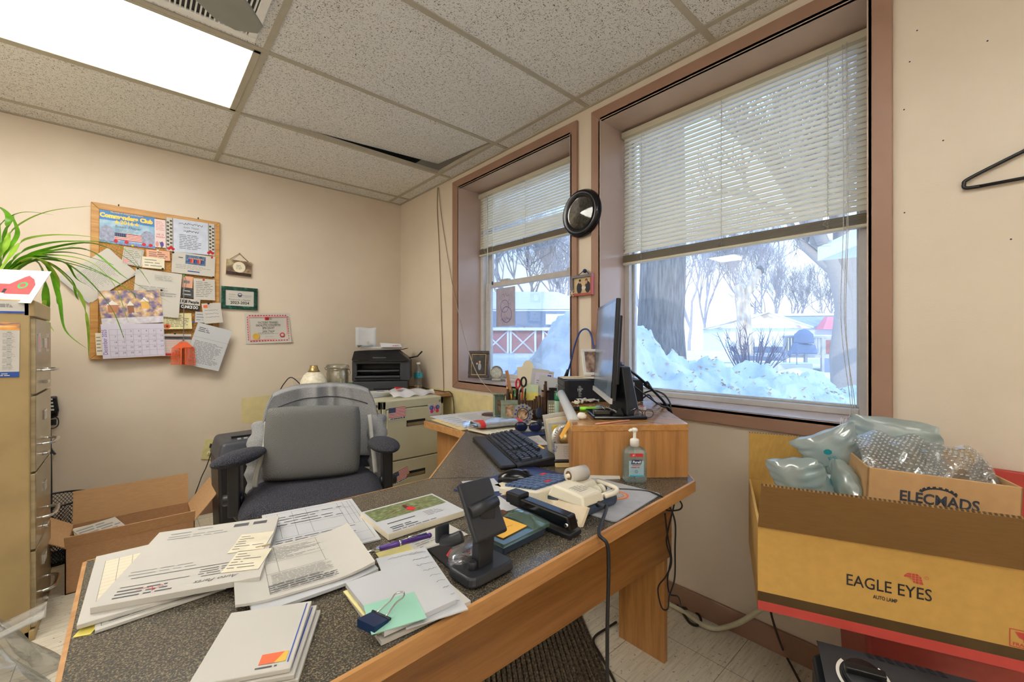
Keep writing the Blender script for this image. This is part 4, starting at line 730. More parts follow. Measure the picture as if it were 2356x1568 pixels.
# picture card and plant on top
P = [PD(-60, 622, 1.62), PD(88, 627, 1.66), PD(104, 695, 1.60), PD(-60, 688, 1.56)]
ax = (P[1] + P[2] - P[0] - P[3]) / 2; ay = (P[0] + P[1] - P[2] - P[3]) / 2; M = basis(ax, ay, sum(P, Vector()) / 4); w, h = ax.length, ay.length; m = MB(); m.sheet(w, h, paper, .002); z = .0026
m.rect(-w * .47, -h * .44, w * .47, h * .44, z, mk('misty snow print', '#dfe0dd', .6, var=.06, vs=40)); bar = mk('barn red print', '#c8474a', .6, var=.15, vs=70); z += .0005
m.quad([(w * .02, -h * .25, z), (w * .40, -h * .25, z), (w * .40, h * .05, z), (w * .33, h * .22, z), (w * .22, h * .33, z), (w * .1, h * .2, z), (w * .02, h * .08, z)], bar); m.rect(-w * .47, -h * .22, w * .02, h * .05, z, bar); m.quad([(-w * .2, h * .05, z), (w * .03, h * .07, z), (w * .2, h * .32, z + .0002), (-w * .16, h * .2, z)], paper2); m.ring((w * .22, h * .02, z + .0004), h * .06, h * .1, green_m)
m.rect(-w * .02, -h * .22, w * .03, -h * .1, z + .0004, ink)
for i in range(9): m.rect(w * (-.4 + .1 * i), -h * .4, w * (-.397 + .1 * i), -h * .26, z + .0004, midink)
m.rect(-w * .42, -h * .33, w * .42, -h * .325, z + .0004, midink); local(m, M, 'greeting_card', 'winter picture card of a red barn propped on the tan cabinet', 'card')
pc = PD(-15, 640, 1.88); r = thing('spider_plant', 'arching spider plant in a white pot on the tan file cabinet', 'plant', (pc.x, pc.y, chh))
m = wmb(r); m.lathe([(.0, 0), (.062, 0), (.075, .045), (.088, .1), (.098, .1), (.1, .122), (.09, .122), (.085, .11), (0, .105)], white_m, (pc.x, pc.y, chh)); m.build('pot', r)
m = wmb(r); m.lathe([(0, .108), (.08, .106), (.084, .112)], mk('potting soil', '#3a2c20', .95), (pc.x, pc.y, chh)); m.build('soil', r)
base = Vector((pc.x, pc.y, chh + .11)); R = random.Random(21)
def leaf(ctrl, wd, mt=leaf_m):
    Q = smooth_path(ctrl, 7); n = len(Q) - 1; m = wmb(r); vs = []
    for i, p in enumerate(Q):
        d = (Q[min(n, i + 1)] - Q[max(0, i - 1)]).normalized(); s = d.cross(Vector((0, 0, 1)))
        s = s.normalized() if s.length > .05 else Vector((VD.y, -VD.x, 0)); k = i / n; ww = 1.7 * wd * (.55 + .45 * math.sin(PI * min(1, k * 1.4))) * (1 - k ** 3) + .0004; up = s.cross(d).normalized() * ww * .35
        vs += [p - s * ww + up, p, p + s * ww + up]
    fs = []
    for i in range(n): fs += [(3 * i, 3 * i + 1, 3 * i + 4, 3 * i + 3), (3 * i + 1, 3 * i + 2, 3 * i + 5, 3 * i + 4)]
    m.add(vs, fs, mt, True); m.build('leaf', r)
DL = 1.95
for pts, wd in (([(30, 530), (110, 487), (236, 472)], .008), ([(0, 520), (50, 489), (125, 494)], .008), ([(60, 552), (150, 541), (250, 556), (378, 621)], .0075), ([(70, 572), (160, 556), (280, 569), (345, 655)], .009), ([(90, 585), (200, 575), (290, 640), (394, 697)], .011), ([(95, 592), (190, 610), (280, 655), (380, 726)], .010),
                ([(90, 590), (170, 618), (250, 700), (287, 783)], .013), ([(90, 600), (170, 660), (200, 735), (204, 820)], .011), ([(120, 640), (135, 690), (150, 760), (200, 802)], .008), ([(80, 600), (105, 690), (104, 730), (92, 768)], .010), ([(90, 600), (160, 640), (175, 680), (181, 690)], .006),
                ([(95, 588), (200, 600), (262, 655), (294, 738)], .008), ([(90, 580), (210, 560), (300, 600), (345, 653)], .010), ([(110, 598), (220, 625), (300, 670), (313, 688)], .007), ([(85, 595), (130, 640), (132, 690), (133, 700)], .008), ([(20, 500), (-20, 470), (-60, 480)], .008), ([(40, 540), (30, 500), (36, 495)], .006), ([(100, 720), (112, 745), (124, 762)], .006), ([(95, 596), (150, 605), (175, 640), (199, 655)], .007), ([(90, 580), (150, 572), (195, 552)], .006), ([(92, 586), (165, 582), (240, 602), (262, 610)], .009)):
    c = [base + Vector((R.uniform(-.03, .03), R.uniform(-.03, .03), -.004))]
    if pts[0][0] < 60 or pts[0][1] < 600: c.append(base.lerp(PD(*pts[0], DL), .5) + Vector((0, 0, .012)))
    for i, (x, y) in enumerate(pts): c.append(PD(x, y, DL + .06 * i + R.uniform(-.03, .03)))
    if pts[0] in ((100, 720), (120, 640)): c = [PD(x, y, 1.98) for x, y in pts]; c = [PD(*((104, 690) if pts[0][0] == 100 else (100, 605)), 1.97)] + c
    leaf(c, wd, leaf_m if R.random() < .75 else leaf_l)
# cardboard box on the floor, with papers; mesh basket behind
bx0, bx1, by0, by1, bh = -.228, .237, 2.735, 3.065, .208
r = thing('cardboard_box', 'open brown cardboard box on the floor before the back wall', 'box', ((bx0 + bx1) / 2, (by0 + by1) / 2, 0)); t = .004
m = wmb(r); m.box((bx0, by0, 0), (bx1, by0 + t, bh), card_m).box((bx0, by1 - t, 0), (bx1, by1, bh), card_m).box((bx0, by0, 0), (bx0 + t, by1, bh), card_m).box((bx1 - t, by0, 0), (bx1, by1, bh), card_m).box((bx0, by0, 0), (bx1, by1, t), card_in); m.build('body', r)
def flap(r, a, b, off, mt, nm='flap', th=.004):
    a, b, off = Vector(a), Vector(b), Vector(off); n = (b - a).cross(off).normalized() * th; m = wmb(r); m.hexa([a, b, b + off, a + off], [a + n, b + n, b + off + n, a + off + n], mt); m.build(nm, r)
flap(r, (bx0, by0, bh), (bx1, by0, bh), (0, -.035, .06), card_m); flap(r, (bx0, by1, bh), (bx1, by1, bh), (0, .03, .16), card_in); flap(r, (bx0, by0, bh), (bx0, by1, bh), (-.11, -.02, .085), card_in); flap(r, (bx1, by0, bh), (bx1, by1, bh), (.10, .015, .12), card_in)
m = MB(); M = T(bx0 + .13, 2.92, .17) @ Rz(.5) @ Rx(.35); m.sheet(.17, .22, paper, .004, M); m.lines(-.08, -.1, .08, .1, 10, greyink, .0048, M=M); single(m, 'sheet_of_paper', 'white sheet sticking up inside the floor box', 'paper')
m = MB(); M = T(bx0 + .08, 2.95, .15) @ Rz(.2) @ Rx(.5); m.sheet(.12, .2, cream, .004, M); single(m, 'sheet_of_paper', 'cream sheet behind the white one in the floor box', 'paper')
m = MB(); c = Vector((-.30, 3.22, 0))
for k in range(56):
    for s in (1, -1):
        m.tube([c + Vector(((.1 + .04 * z) * math.cos(2 * PI * k / 56 + s * z * 1.6), (.1 + .04 * z) * math.sin(2 * PI * k / 56 + s * z * 1.6), .01 + z * .3)) for z in (0, .2, .4, .6, .8, 1)], .0014, black_m, 3)
r = thing('waste_basket', 'black wire mesh waste basket tucked behind the floor box', 'waste basket', c); m.v = [v - c for v in m.v]; m.build('mesh_side', r)
m = wmb(r); m.tube([c + Vector((.14 * math.cos(a * PI / 16), .14 * math.sin(a * PI / 16), .31)) for a in range(32)], .005, black_m, 6, closed=True); m.build('rim', r); m = wmb(r); m.lathe([(0, 0), (.1, 0), (.1, .012), (0, .012)], black_m, c); m.build('base', r)
# clear bag on floor at far left
m = MB(); c = Vector((-.40, 2.12, 0)); m.grid(lambda u, v: tuple(c + Vector(((.20 - .12 * v) * math.cos(2 * PI * u) * (1 + .2 * math.sin(9 * u * 2 * PI + 3 * v)), (.16 - .1 * v) * math.sin(2 * PI * u), .2 * v + .03 * math.sin(11 * u * 2 * PI) * v))), 48, 8, film)
m.grid(lambda u, v: tuple(c + Vector((.02 + .16 * u, -.05 + .08 * v, .17 + .05 * u + .02 * math.sin(9 * v)))), 6, 8, film); single(m, 'plastic_bag', 'crumpled clear plastic bag on the floor before the tan cabinet', 'bag')
# shredder
r = thing('paper_shredder', 'black paper shredder standing behind the office chair', 'shredder', (.50, 2.78, 0)); m = wmb(r); m.hexa([(.34, 2.66, 0), (.68, 2.66, 0), (.68, 2.93, 0), (.34, 2.93, 0)], [(.325, 2.64, .50), (.695, 2.64, .50), (.695, 2.94, .50), (.325, 2.94, .50)], black_m); m.build('bin', r, bevel=.012)
m = wmb(r); m.hexa([(.318, 2.63, .50), (.702, 2.63, .50), (.702, 2.945, .50), (.318, 2.945, .50)], [(.345, 2.67, .595), (.69, 2.67, .605), (.69, 2.93, .615), (.345, 2.93, .605)], dgrey); m.build('head', r, bevel=.02, seg=4)
m = wmb(r); m.box((.40, 2.75, .60), (.64, 2.772, .612), black_m); m.build('feed_slot', r)
m = wmb(r)
for i in range(6): m.box((.42 + i * .03, 2.70, .600), (.437 + i * .03, 2.712, .6065), lgrey)
m.build('button_row', r)
# putty two drawer cabinets under the printer
def cabinet(x0, x1, y0, y1, h, label):
    r = thing('file_cabinet', label, 'file cabinet', ((x0 + x1) / 2, (y0 + y1) / 2, 0), group=None)
    m = wmb(r); m.box((x0, y0 + .018, 0), (x1, y1, h), putty); m.box((x0, y0, h - .05), (x1, y0 + .02, h), putty).box((x0, y0, 0), (x0 + .022, y0 + .02, h), putty).box((x1 - .022, y0, 0), (x1, y0 + .02, h), putty).box((x0, y0, 0), (x1, y0 + .02, .04), putty); m.build('body', r, bevel=.003)
    for z0, z1 in ((.045, .373), (.381, h - .056)):
        m = wmb(r); m.box((x0 + .026, y0 - .004, z0), (x1 - .026, y0 + .02, z1), putty); d = m.build('drawer', r, bevel=.004); zc = z1 - .095; xm = (x0 + x1) / 2
        m = wmb(r); m.box((xm - .06, y0 - .0055, zc - .02), (xm + .075, y0 - .0035, zc + .018), black_m); m.box((xm - .056, y0 - .0062, zc - .017), (xm + .071, y0 - .005, zc + .002), tan_cab2); m.build('recessed_pull', d)
    m = wmb(r); m.cyl((x1 - .03, y0 - .004, h - .025), (x1 - .03, y0 + .01, h - .025), .009, steel, seg=14); m.build('lock', r)
    m = wmb(r); m.cyl((x0 + .035, y0 - .002, h - .028), (x0 + .035, y0 + .01, h - .028), .007, lgrey, seg=12); m.build('rivet', r)
    return r
HC = .757
cabinet(1.152, 1.592, 2.50, 3.20, HC, 'putty two drawer file cabinet with stickers under the printer'); cabinet(.70, 1.146, 2.51, 3.20, HC, 'putty two drawer file cabinet hidden behind the chair')
yF = 2.4955
def flagst(c, label, rot):
    M, w, h = frame4(c, ('y', yF)); m = MB(); m.sheet(w, h, white_m, .0008); flag(m, -w * .5, -h * .3, w, h * .8, .0012); m.text('1937 SUPPORTER', -w * .06, -h * .42, h * .12, ink, .0014, wid=w * .74, bold=.0006); m.rect(w * .36, -h * .46, w * .47, -h * .36, .0014, navy); local(m, M, 'flag_sticker', label, 'sticker')
flagst([(894, 939), (932.5, 934), (933, 961), (894, 967)], 'upright flag sticker on the upper putty drawer', 0); flagst([(901, 1090), (938, 1072), (944, 1096), (906, 1116)], 'tilted flag sticker on the lower putty drawer', 0)
M, w, h = frame4([(984, 928), (1015, 924), (1015, 951), (984, 955)], ('y', yF)); m = MB(); m.sheet(w, h, paper, .0008)
for s in (-1, 1): m.disc((s * w * .22, h * .1, .0013), w * .16, purpleink, 12, ry=h * .2); m.disc((s * w * .2, -h * .2, .0014), w * .12, redink if s > 0 else mk('magenta print', '#c4308a', .5), 12); m.disc((s * w * .26, h * .12, .0017), w * .07, mk('cyan print', '#2f9fc0', .5), 10); m.quad([(0, h * .1, .0015), (s * w * .1, h * .4, .0015), (s * w * .12, h * .4, .0015), (s * w * .02, h * .08, .0015)], orange_m)
m.disc((0, -h * .02, .0018), w * .03, redink, 8, ry=h * .2); local(m, M, 'butterfly_sticker', 'colourful butterfly sticker at the top right of the putty drawer', 'sticker')
# printer
px0, px1, py0, py1, pz = -.205, .205, 0, .36, 0
r = thing('printer', 'black multifunction laser printer on the putty cabinet', 'printer', (1.352, 2.955, HC + .001), -PI / 6); MAT[r.name] = Matrix()
pm = mk('printer charcoal plastic', '#34363b', .45, var=.1); m = wmb(r); m.box((px0 + .004, py0, pz), (px1 - .02, py1, pz + .085), pm); m.box((px0 + .15, py0 - .004, pz + .003), (px0 + .29, py0 + .004, pz + .04), black_m); m.build('paper_tray', r, bevel=.006)
m = wmb(r); m.box((px0, py0 + .01, pz + .088), (px0 + .035, py1, pz + .235), pm).box((px1 - .075, py0 + .006, pz + .088), (px1, py1, pz + .235), pm).box((px0 + .03, py0 + .012, pz + .088), (px1 - .07, py0 + .16, pz + .125), pm).box((px0 + .03, py0 + .2, pz + .088), (px1 - .07, py1, pz + .235), black_m).box((px0 + .02, py0 + .006, pz + .212), (px1 - .02, py1, pz + .238), pm); m.build('body', r, bevel=.006)
m = wmb(r); m.box((px0 + .035, py0 + .012, pz + .155), (px1 - .08, py0 + .18, pz + .166), dgrey); m.box((px0 + .14, py0 + .01, pz + .15), (px0 + .25, py0 + .014, pz + .158), black_m); m.build('output_tray', r, bevel=.003)
m = wmb(r); m.hexa([(px0 + .02, py0 - .022, pz + .115), (px1 - .075, py0 - .022, pz + .115), (px1 - .075, py0 + .014, pz + .102), (px0 + .02, py0 + .014, pz + .102)], [(px0 + .02, py0 - .022, pz + .122), (px1 - .075, py0 - .022, pz + .122), (px1 - .075, py0 + .014, pz + .112), (px0 + .02, py0 + .014, pz + .112)], dgrey); m.build('manual_feed_flap', r, bevel=.002)
m = wmb(r); m.hexa([(px0 - .002, py0 - .012, pz + .236), (px1, py0 - .012, pz + .236), (px1, py1, pz + .24), (px0 - .002, py1, pz + .24)], [(px0 + .004, py0 + .07, pz + .305), (px1 - .1, py0 + .07, pz + .315), (px1 - .1, py1, pz + .315), (px0 + .004, py1, pz + .305)], black_m); m.box((px0 + .14, py0 + .005, pz + .236), (px0 + .24, py0 + .02, pz + .262), dgrey); m.build('scanner_lid', r, bevel=.008)
m = wmb(r); m.hexa([(px0 + .01, py0 - .016, pz + .232), (px1 - .02, py0 - .016, pz + .232), (px1 - .02, py0 + .02, pz + .252), (px0 + .01, py0 + .02, pz + .252)], [(px0 + .01, py0 - .017, pz + .236), (px1 - .02, py0 - .017, pz + .236), (px1 - .02, py0 + .02, pz + .256), (px0 + .01, py0 + .02, pz + .256)], black_g); m.build('control_panel', r)
m = wmb(r); a = Vector((px1 - .18, py0 + .12, pz + .29)); m.hexa([a, a + Vector((.15, .05, .03)), a + Vector((.15, .25, .03)), a + Vector((0, .2, 0))], [a + Vector((0, 0, .006)), a + Vector((.15, .05, .036)), a + Vector((.15, .25, .036)), a + Vector((0, .2, .006))], black_m); m.build('document_feeder_tray', r)
m = wmb(r); m.tube([(px1 - .03, py0 + .18, pz + .245), (px1 + .05, py0 + .16, pz + .262), (px1 + .085, py0 + .15, pz + .30)], .006, black_m, 6); m.build('paper_stop', r)
# ream wrapper on the printer
M = T(1.38, 3.06, HC + .322) @ Rz(-.5); r = thing('paper_ream', 'torn open ream wrapper of white paper on top of the printer', 'paper ream', M=M); m = MB(); m.box((-.13, -.02, 0), (.16, .19, .016), paper2); m.text('X9', .03, -.02, .016, purpleink, 0, M=Matrix.Translation((0, -.0206, .008)) @ Rx(PI / 2)); m.build('sheet_stack', r, bevel=.003)
m = MB(); m.hexa([(.02, -.05, .012), (.17, -.06, .012), (.18, .06, .012), (.0, .05, .02)], [(.01, -.03, .045), (.16, -.055, .035), (.175, .05, .035), (.02, .05, .045)], paper2); m.text('SHEETS', .125, -.058, .014, redink, 0, M=T(0, -.062, .024) @ Rx(PI / 2) @ T(0, .058, 0)); m.build('folded_wrapper', r, bevel=.004)
m = MB(); m.grid(lambda u, v: (-.17 + .15 * u, .03 + .02 * math.sin(3 * u), .01 + .15 * v + .004 * math.sin(7 * u)), 6, 6, paper2); m.grid(lambda u, v: (-.15 + .08 * u, .02 - .07 * v, .008 + .05 * u * (1 - v) + .02 * v), 4, 4, paper); m.build('torn_flap', r, solid=.001)
# vase, jar, green box, bottle
vx = PY(722, 880, 3.05); r = thing('vase', 'cream mottled round vase with a brass neck on the cabinet', 'vase', (vx.x, 3.05, HC)); cm = two('crackled cream glaze', [(.3, '#d9cfb4'), (.6, '#efe8d4')], 60, .35, bump=.1); c = (vx.x, 3.05, HC)
m = wmb(r); m.lathe([(0, 0), (.05, 0), (.078, .03), (.088, .07), (.082, .11), (.062, .15), (.036, .172), (.03, .175)], cm, c); m.build('body', r); m = wmb(r); m.lathe([(.04, .170), (.03, .185), (.024, .205), (.024, .213), (.018, .213), (.018, .19)], brass, c); m.build('neck', r)
jx = PY(777, 880, 3.1); c = (jx.x, 3.1, HC); r = thing('glass_jar', 'clear clamp lid glass jar beside the vase', 'jar', c); m = wmb(r); m.lathe([(0, .004), (.07, .004), (.075, .012), (.075, .15), (.07, .165), (.072, .175), (.072, .185), (.065, .185), (.066, .165), (.07, .15), (.07, .014), (0, .01)], jar_g, c); m.build('jar_body', r)
m = wmb(r); m.lathe([(.076, .188), (.078, .20), (.07, .212), (.03, .216), (0, .216)], jar_g, c); m.build('lid', r)
m = wmb(r); m.tube([(c[0] + .079 * math.cos(a * PI / 12), c[1] + .079 * math.sin(a * PI / 12), HC + .178) for a in range(24)], .0022, steel, 6, closed=True); m.tube([(c[0] + .08, c[1], HC + .178), (c[0] + .092, c[1], HC + .15), (c[0] + .082, c[1], HC + .13)], .0022, steel, 6); m.tube([(c[0] - .08, c[1], HC + .178), (c[0] - .09, c[1], HC + .19), (c[0] - .06, c[1] - .03, HC + .21)], .0022, steel, 6); m.build('wire_bail', r)
m = MB(); m.tube([(c[0] - .01, c[1], HC + .055), (c[0] + .05, c[1], HC + .06)], .009, white_m, 10); m.ball((c[0] - .012, c[1], HC + .055), .013, white_m, 10, 6); m.cyl((c[0] + .02, c[1], HC + .016), (c[0] + .024, c[1], HC + .11), .006, white_m, seg=8); single(m, 'plastic_scoop', 'white plastic piece lying inside the glass jar', 'scoop')
m = MB(); m.box((jx.x + .098, 3.07, HC), (jx.x + .118, 3.15, HC + .075), green_m); single(m, 'green_carton', 'green carton edge squeezed between the jar and the printer', 'box')
def bottle(c, label):
    r = thing('water_bottle', label, 'bottle', c); m = wmb(r); m.lathe([(0, 0), (.028, 0), (.032, .006), (.032, .03), (.029, .035), (.032, .04), (.029, .05), (.032, .055), (.029, .065), (.032, .07), (.032, .135), (.028, .155), (.013, .185), (.013, .2)], film, c, seg=20); m.build('bottle', r)
    m = wmb(r); m.lathe([(.0327, .095), (.0327, .135)], mk('teal label', '#35a3b8', .5, var=.3, vs=60), c, seg=20, cap=False); m.build('label_band', r); m = wmb(r); m.lathe([(.0145, .198), (.0145, .213), (0, .213)], white_m, c, seg=16); m.build('cap', r)
bp = PY(957, 880, 3.20); bottle((1.665, 2.975, HC + .0005), 'small water bottle with a teal label right of the printer')
single(MB().box((1.597, 2.62, HC - .02), (1.744, 3.38, HC - .001), card_m), 'shelf_board', 'narrow board bridging the cabinet and the window wall', 'board')
# mail, plastic bag
for i in range(4):
    M = T(1.235, 2.78, HC + .001 + .009 * i) @ Rz(.25 - .17 * i); m = MB(); m.box((-.085, -.055, 0), (.09, .05, .008), (paper2, paper, paper2, paper)[i]); m.rect(-.06 + .02 * i, -.03, .05, .0, .0086, blueink) if i > 1 else None; single2 = local(m, M, 'envelope', ('bottom envelope of the mail pile beside the printer', 'second envelope of the mail pile beside the printer', 'third envelope of the mail pile beside the printer', 'top envelope of the mail pile beside the printer')[i], 'mail', 'mail pile on the putty cabinet', bevel=.002)
M = T(1.45, 2.72, HC + .001) @ Rz(-.16); m = MB(); m.grid(lambda u, v: (-.15 + .33 * u, (-.13 + .26 * v) * (1 - .72 * u ** 2.2), .004 + (.05 * math.sin(PI * v) ** .6 * (1 - .6 * u) + .008 * math.sin(17 * u + 5 * v)) * math.sin(PI * min(1, u * 4 + .25) * .5)), 24, 16, thin('white plastic bag', '#ecebee', .25, .4, .03))
m.quad([(-.115, -.075, .052), (-.055, -.055, .058), (-.11, -.01, .062)], redink); m.ring((.05, -.02, .062), .012, .02, gold, 14); m.lines(.08, -.04, .12, .0, 2, midink, .056); local(m, M, 'plastic_bag', 'flat white plastic bag with a red triangle on the putty cabinet', 'bag')
m = MB(); z = HC + .004; m.tube(smooth_path([(1.62, 3.30, z), (1.68, 3.22, z), (1.725, 3.08, z + .01), (1.73, 2.9, z), (1.728, 2.72, z), (1.735, 2.60, z - .03), (1.735, 2.58, .4), (1.735, 2.57, .02)], 6), .003, black_m, 6); single(m, 'power_cord', 'black cord running beside the putty cabinet down the window wall', 'cord')
m = MB(); m.tube(smooth_path([PY(640, 905, 3.3), PY(655, 880, 3.2), PY(672, 868, 3.1), PY(700, 893, 3.1)], 6), .0035, black_m, 6); single(m, 'lamp_cord', 'black cord curling left of the cream vase', 'cord')
# ---- office chair
ch = T(.60, 1.97, 0) @ Rz(math.radians(-17))            # local: x to the viewer's right, -y towards the viewer
r = thing('office_chair', 'black flecked office chair with padded arms behind the desk', 'chair', M=ch)
m = MB(); 
def seatf(u, v):
    x = -.27 + .54 * u; y = -.25 + .50 * v; e = max(abs(2 * u - 1), abs(2 * v - 1)); rr = 1 - .10 * (abs(2 * u - 1) ** 4 * abs(2 * v - 1) ** 4) * 2
    return (x * rr, y * rr, .50 - .035 * max(0, (e - .75) / .25) ** 2 - .02 * (1 - v) ** 4 - .01 * (2 * u - 1) ** 2 * -1)
m.grid(seatf, 24, 24, chair_m); m.grid(lambda u, v: (lambda p: (p[0], p[1], .43))(seatf(1 - u, v)), 24, 24, chair_m)
for e in range(4):
    f = [lambda t: seatf(t, 0), lambda t: seatf(1, t), lambda t: seatf(1 - t, 1), lambda t: seatf(0, 1 - t)][e]
    m.grid(lambda u, v: (lambda p: (p[0] * (1 + .03 * math.sin(PI * v)), p[1] * (1 + .03 * math.sin(PI * v)), .43 + (p[2] - .43) * v))(f(u)), 24, 4, chair_m)
m.build('seat', r)
def backf(u, v, off=0):
    a = 2 * u - 1; wv = .245 * (1 - .22 * max(0, (v - .55) / .45) ** 2.5) * (1 - .12 * (1 - v)); x = a * wv + .03; return (x, .235 + .08 * v + .05 * -(a * a) + off, .50 + .39 * v - .03 * abs(a) ** 3 * v)
m = MB(); m.grid(lambda u, v: backf(u, v), 20, 20, chair_m); m.grid(lambda u, v: backf(1 - u, v, .075), 20, 20, chair_m)
for f in (lambda t: (0, t), lambda t: (1, t), lambda t: (t, 1), lambda t: (t, 0)): m.grid(lambda u, v: backf(*f(u), .075 * v), 20, 3, chair_m)
m.build('backrest', r)
for s in (-1, 1):
    m = MB(); A = T(s * .285, .005 if s < 0 else -.01, .650) @ Rz(.15 if s > 0 else -.55); m.grid(lambda u, v: (lambda a, k: (.062 * math.cos(a) * math.sin(PI * k) ** .55 * (1.05 if s > 0 else .95), -.145 + .29 * k, .030 * math.sin(a) * math.sin(PI * k) ** .5))(2 * PI * u, v), 20, 16, chair_m, M=A); p = m.build('armrest', r)
    m = MB(); m.box((s * .30 - .022, -.045, .42), (s * .30 + .022, .045, .632), black_m); m.cyl((s * .30 - s * .03, 0, .48), (s * .30 + s * .045, 0, .48), .022, black_m, seg=14); m.tube(smooth_path([(s * .30, 0, .44), (s * .27, 0, .40), (s * .12, 0, .40)], 4), .02, black_m, 8); m.build('arm_support', r, bevel=.006)
m = MB(); m.cyl((0, 0, .09), (0, 0, .43), .03, black_m); m.cyl((0, 0, .39), (0, 0, .43), .12, black_m); m.build('gas_lift', r)
for i in range(5):
    a = 2 * PI * i / 5 + .3; m = MB(); m.tube([(0, 0, .12), (.15 * math.cos(a), .15 * math.sin(a), .10), (.28 * math.cos(a), .28 * math.sin(a), .075)], [.03, .025, .018], black_m, 8); b = m.build('base_leg', r)
    m = MB(); m.cyl((.28 * math.cos(a) - .02 * math.sin(a), .28 * math.sin(a) + .02 * math.cos(a), .028), (.28 * math.cos(a) + .02 * math.sin(a), .28 * math.sin(a) - .02 * math.cos(a), .028), .028, black_m); m.build('caster', b)
m = MB(); m.tube([(0, .18, .42), (0, .33, .46), (0, .345, .62)], .025, black_m, 8, flat=.5); m.build('back_support', r)
# sweatshirt draped over the back
def sw(u, v):
    a = 2 * u - 1; k = v                                       # v 0 = front hem, .5 = over the top, 1 = back hem
    if k < .55:
        q = k / .55; b = backf((a * 1.06 + 1) / 2, min(1, .16 + .88 * q)); fold = .014 * math.sin(10 * a + 3 * q) * (1 - .3 * q) * (1 if abs(a) < .6 else .4) + .02 * math.exp(-((a + .12) / .07) ** 2) * q + .018 * math.exp(-((a - .2) / .06) ** 2) * q
        return ((b[0] - .03) * (1.06 + .03 * math.sin(7 * q)) + .03, b[1] - .024 - fold, b[2] + .012 * q)
    q = (k - .55) / .45; b = backf((a * 1.06 + 1) / 2, 1 - .95 * q, .075); return ((b[0] - .03) * 1.07 + .03, b[1] + .02 + .008 * math.sin(9 * a), b[2] + .03 * (1 - q) - .04 * q)
r = thing('sweatshirt', 'heather grey zip sweatshirt draped over the office chair back', 'sweatshirt', M=ch); m = MB(); m.grid(sw, 60, 50, sweat_m); m.build('garment_body', r, solid=.004)
m = MB(); m.tube([Vector(sw(i / 40, .40 + .05 * math.sin(PI * i / 40))) + Vector((0, -.004, 0)) for i in range(4, 38)], .0025, mk('dark seam thread', '#4f5054', .9), 5); m.build('seam', r)
for s in (-1, 1):
    m = MB(); n = 14; R = random.Random(6 + s)
    Q = smooth_path([(s * .255 + .03, .25, .74), (s * .262 + .02, .18, .64), (s * .262 + .02, .15, .54), (s * .255 + .02, .14, .44)], 6); m.tube(Q, [.045 + .007 * math.sin(i * 1.7) for i in range(len(Q))], sweat_m, 14, flat=.7); m.build('sleeve', r)
    m = MB(); Q = smooth_path([(s * .225 + .02, .190, .76), (s * .228 + .02, .13, .66), (s * .245 + .01, .085, .56), (s * .25 + .01, .07, .50)], 5); m.tube(Q, .011, mk('pale zip tape', '#b9b8b0', .6), 6, flat=.35); m.build('zipper', r)
# lumbar cushion
cu = ch @ T(-.015, .085, .503) @ Rx(-.22) @ Ry(.035); m = MB()
def cus(u, v, s):
    a, b = 2 * u - 1, 2 * v - 1; k = (1 - a ** 8) * (1 - b ** 8); return (.205 * a * (1 - .05 * b ** 4 * a * a), s * (.045 * max(0, k) ** .35) * (1 + .1 * a * a) + .012 * a * a, .165 + .165 * b * (1 - .05 * a ** 4))
m.grid(lambda u, v: cus(u, v, -1), 30, 30, mesh_m); m.grid(lambda u, v: cus(1 - u, v, 1), 30, 30, mesh_m); local(m, cu, 'lumbar_cushion', 'grey mesh lumbar cushion standing on the chair seat', 'cushion')
# ================================================================ the corner desk
DP = [(-.066, .525), (1.27, .600), (1.655, .932), (1.733, 1.02), (1.733, 2.02), (1.17, 2.02), (1.164, 1.639), (.684, 1.147), (-.066, 1.146)]
r = thing('corner_desk', 'L shaped oak corner desk with a black speckled top', 'desk', (.7, 1.0, 0))
m = wmb(r); m.prism(DP, D - .028, D, lam_m); m.build('desktop', r)
ctr = Vector((.9, 1.0, 0))
for i, (a, b) in enumerate(zip(DP, DP[1:] + DP[:1])):
    if i in (2, 3): continue
    a, b = Vector((*a, 0)), Vector((*b, 0)); d = (b - a).normalized(); n = Vector((d.y, -d.x, 0)) * .006; m = wmb(r)
    m.hexa([a + Vector((0, 0, D - .032)), b + Vector((0, 0, D - .032)), b + n + Vector((0, 0, D - .032)), a + n + Vector((0, 0, D - .032))], [a + Vector((0, 0, D + .0008)), b + Vector((0, 0, D + .0008)), b + n + Vector((0, 0, D - .0005)), a + n + Vector((0, 0, D - .0005))], oak_edge); m.build('edge_band', r)
for a, b, nm in (((.02, .742, .376), (1.408, .760, D - .03), 'modesty_panel'),): m = wmb(r); m.box(a, b, oak); m.build(nm, r, bevel=.002)
for a, b in (((1.385, .758, 0), (1.408, .945, D - .03)), ((.0, .742, 0), (.024, 1.10, D - .03))): m = wmb(r); m.box(a, b, oak_v); m.build('leg_panel', r, bevel=.002)
m = wmb(r); m.box((1.215, 1.70, 0), (1.24, 1.97, D - .03), oak_v); m.box((1.24, 1.945, 0), (1.72, 1.97, D - .03), oak_v); m.build('return_panel', r, bevel=.002)
m = wmb(r); a, b = PZ(991, 1098, D + .0006), PZ(1330, 1130, D + .0006)
m.tube([(.684, 1.147, D + .0002), (1.0, .9, D + .0002), (1.27, .62, D + .0002)], .0008, ink, 4); m.build('top_seam', r)
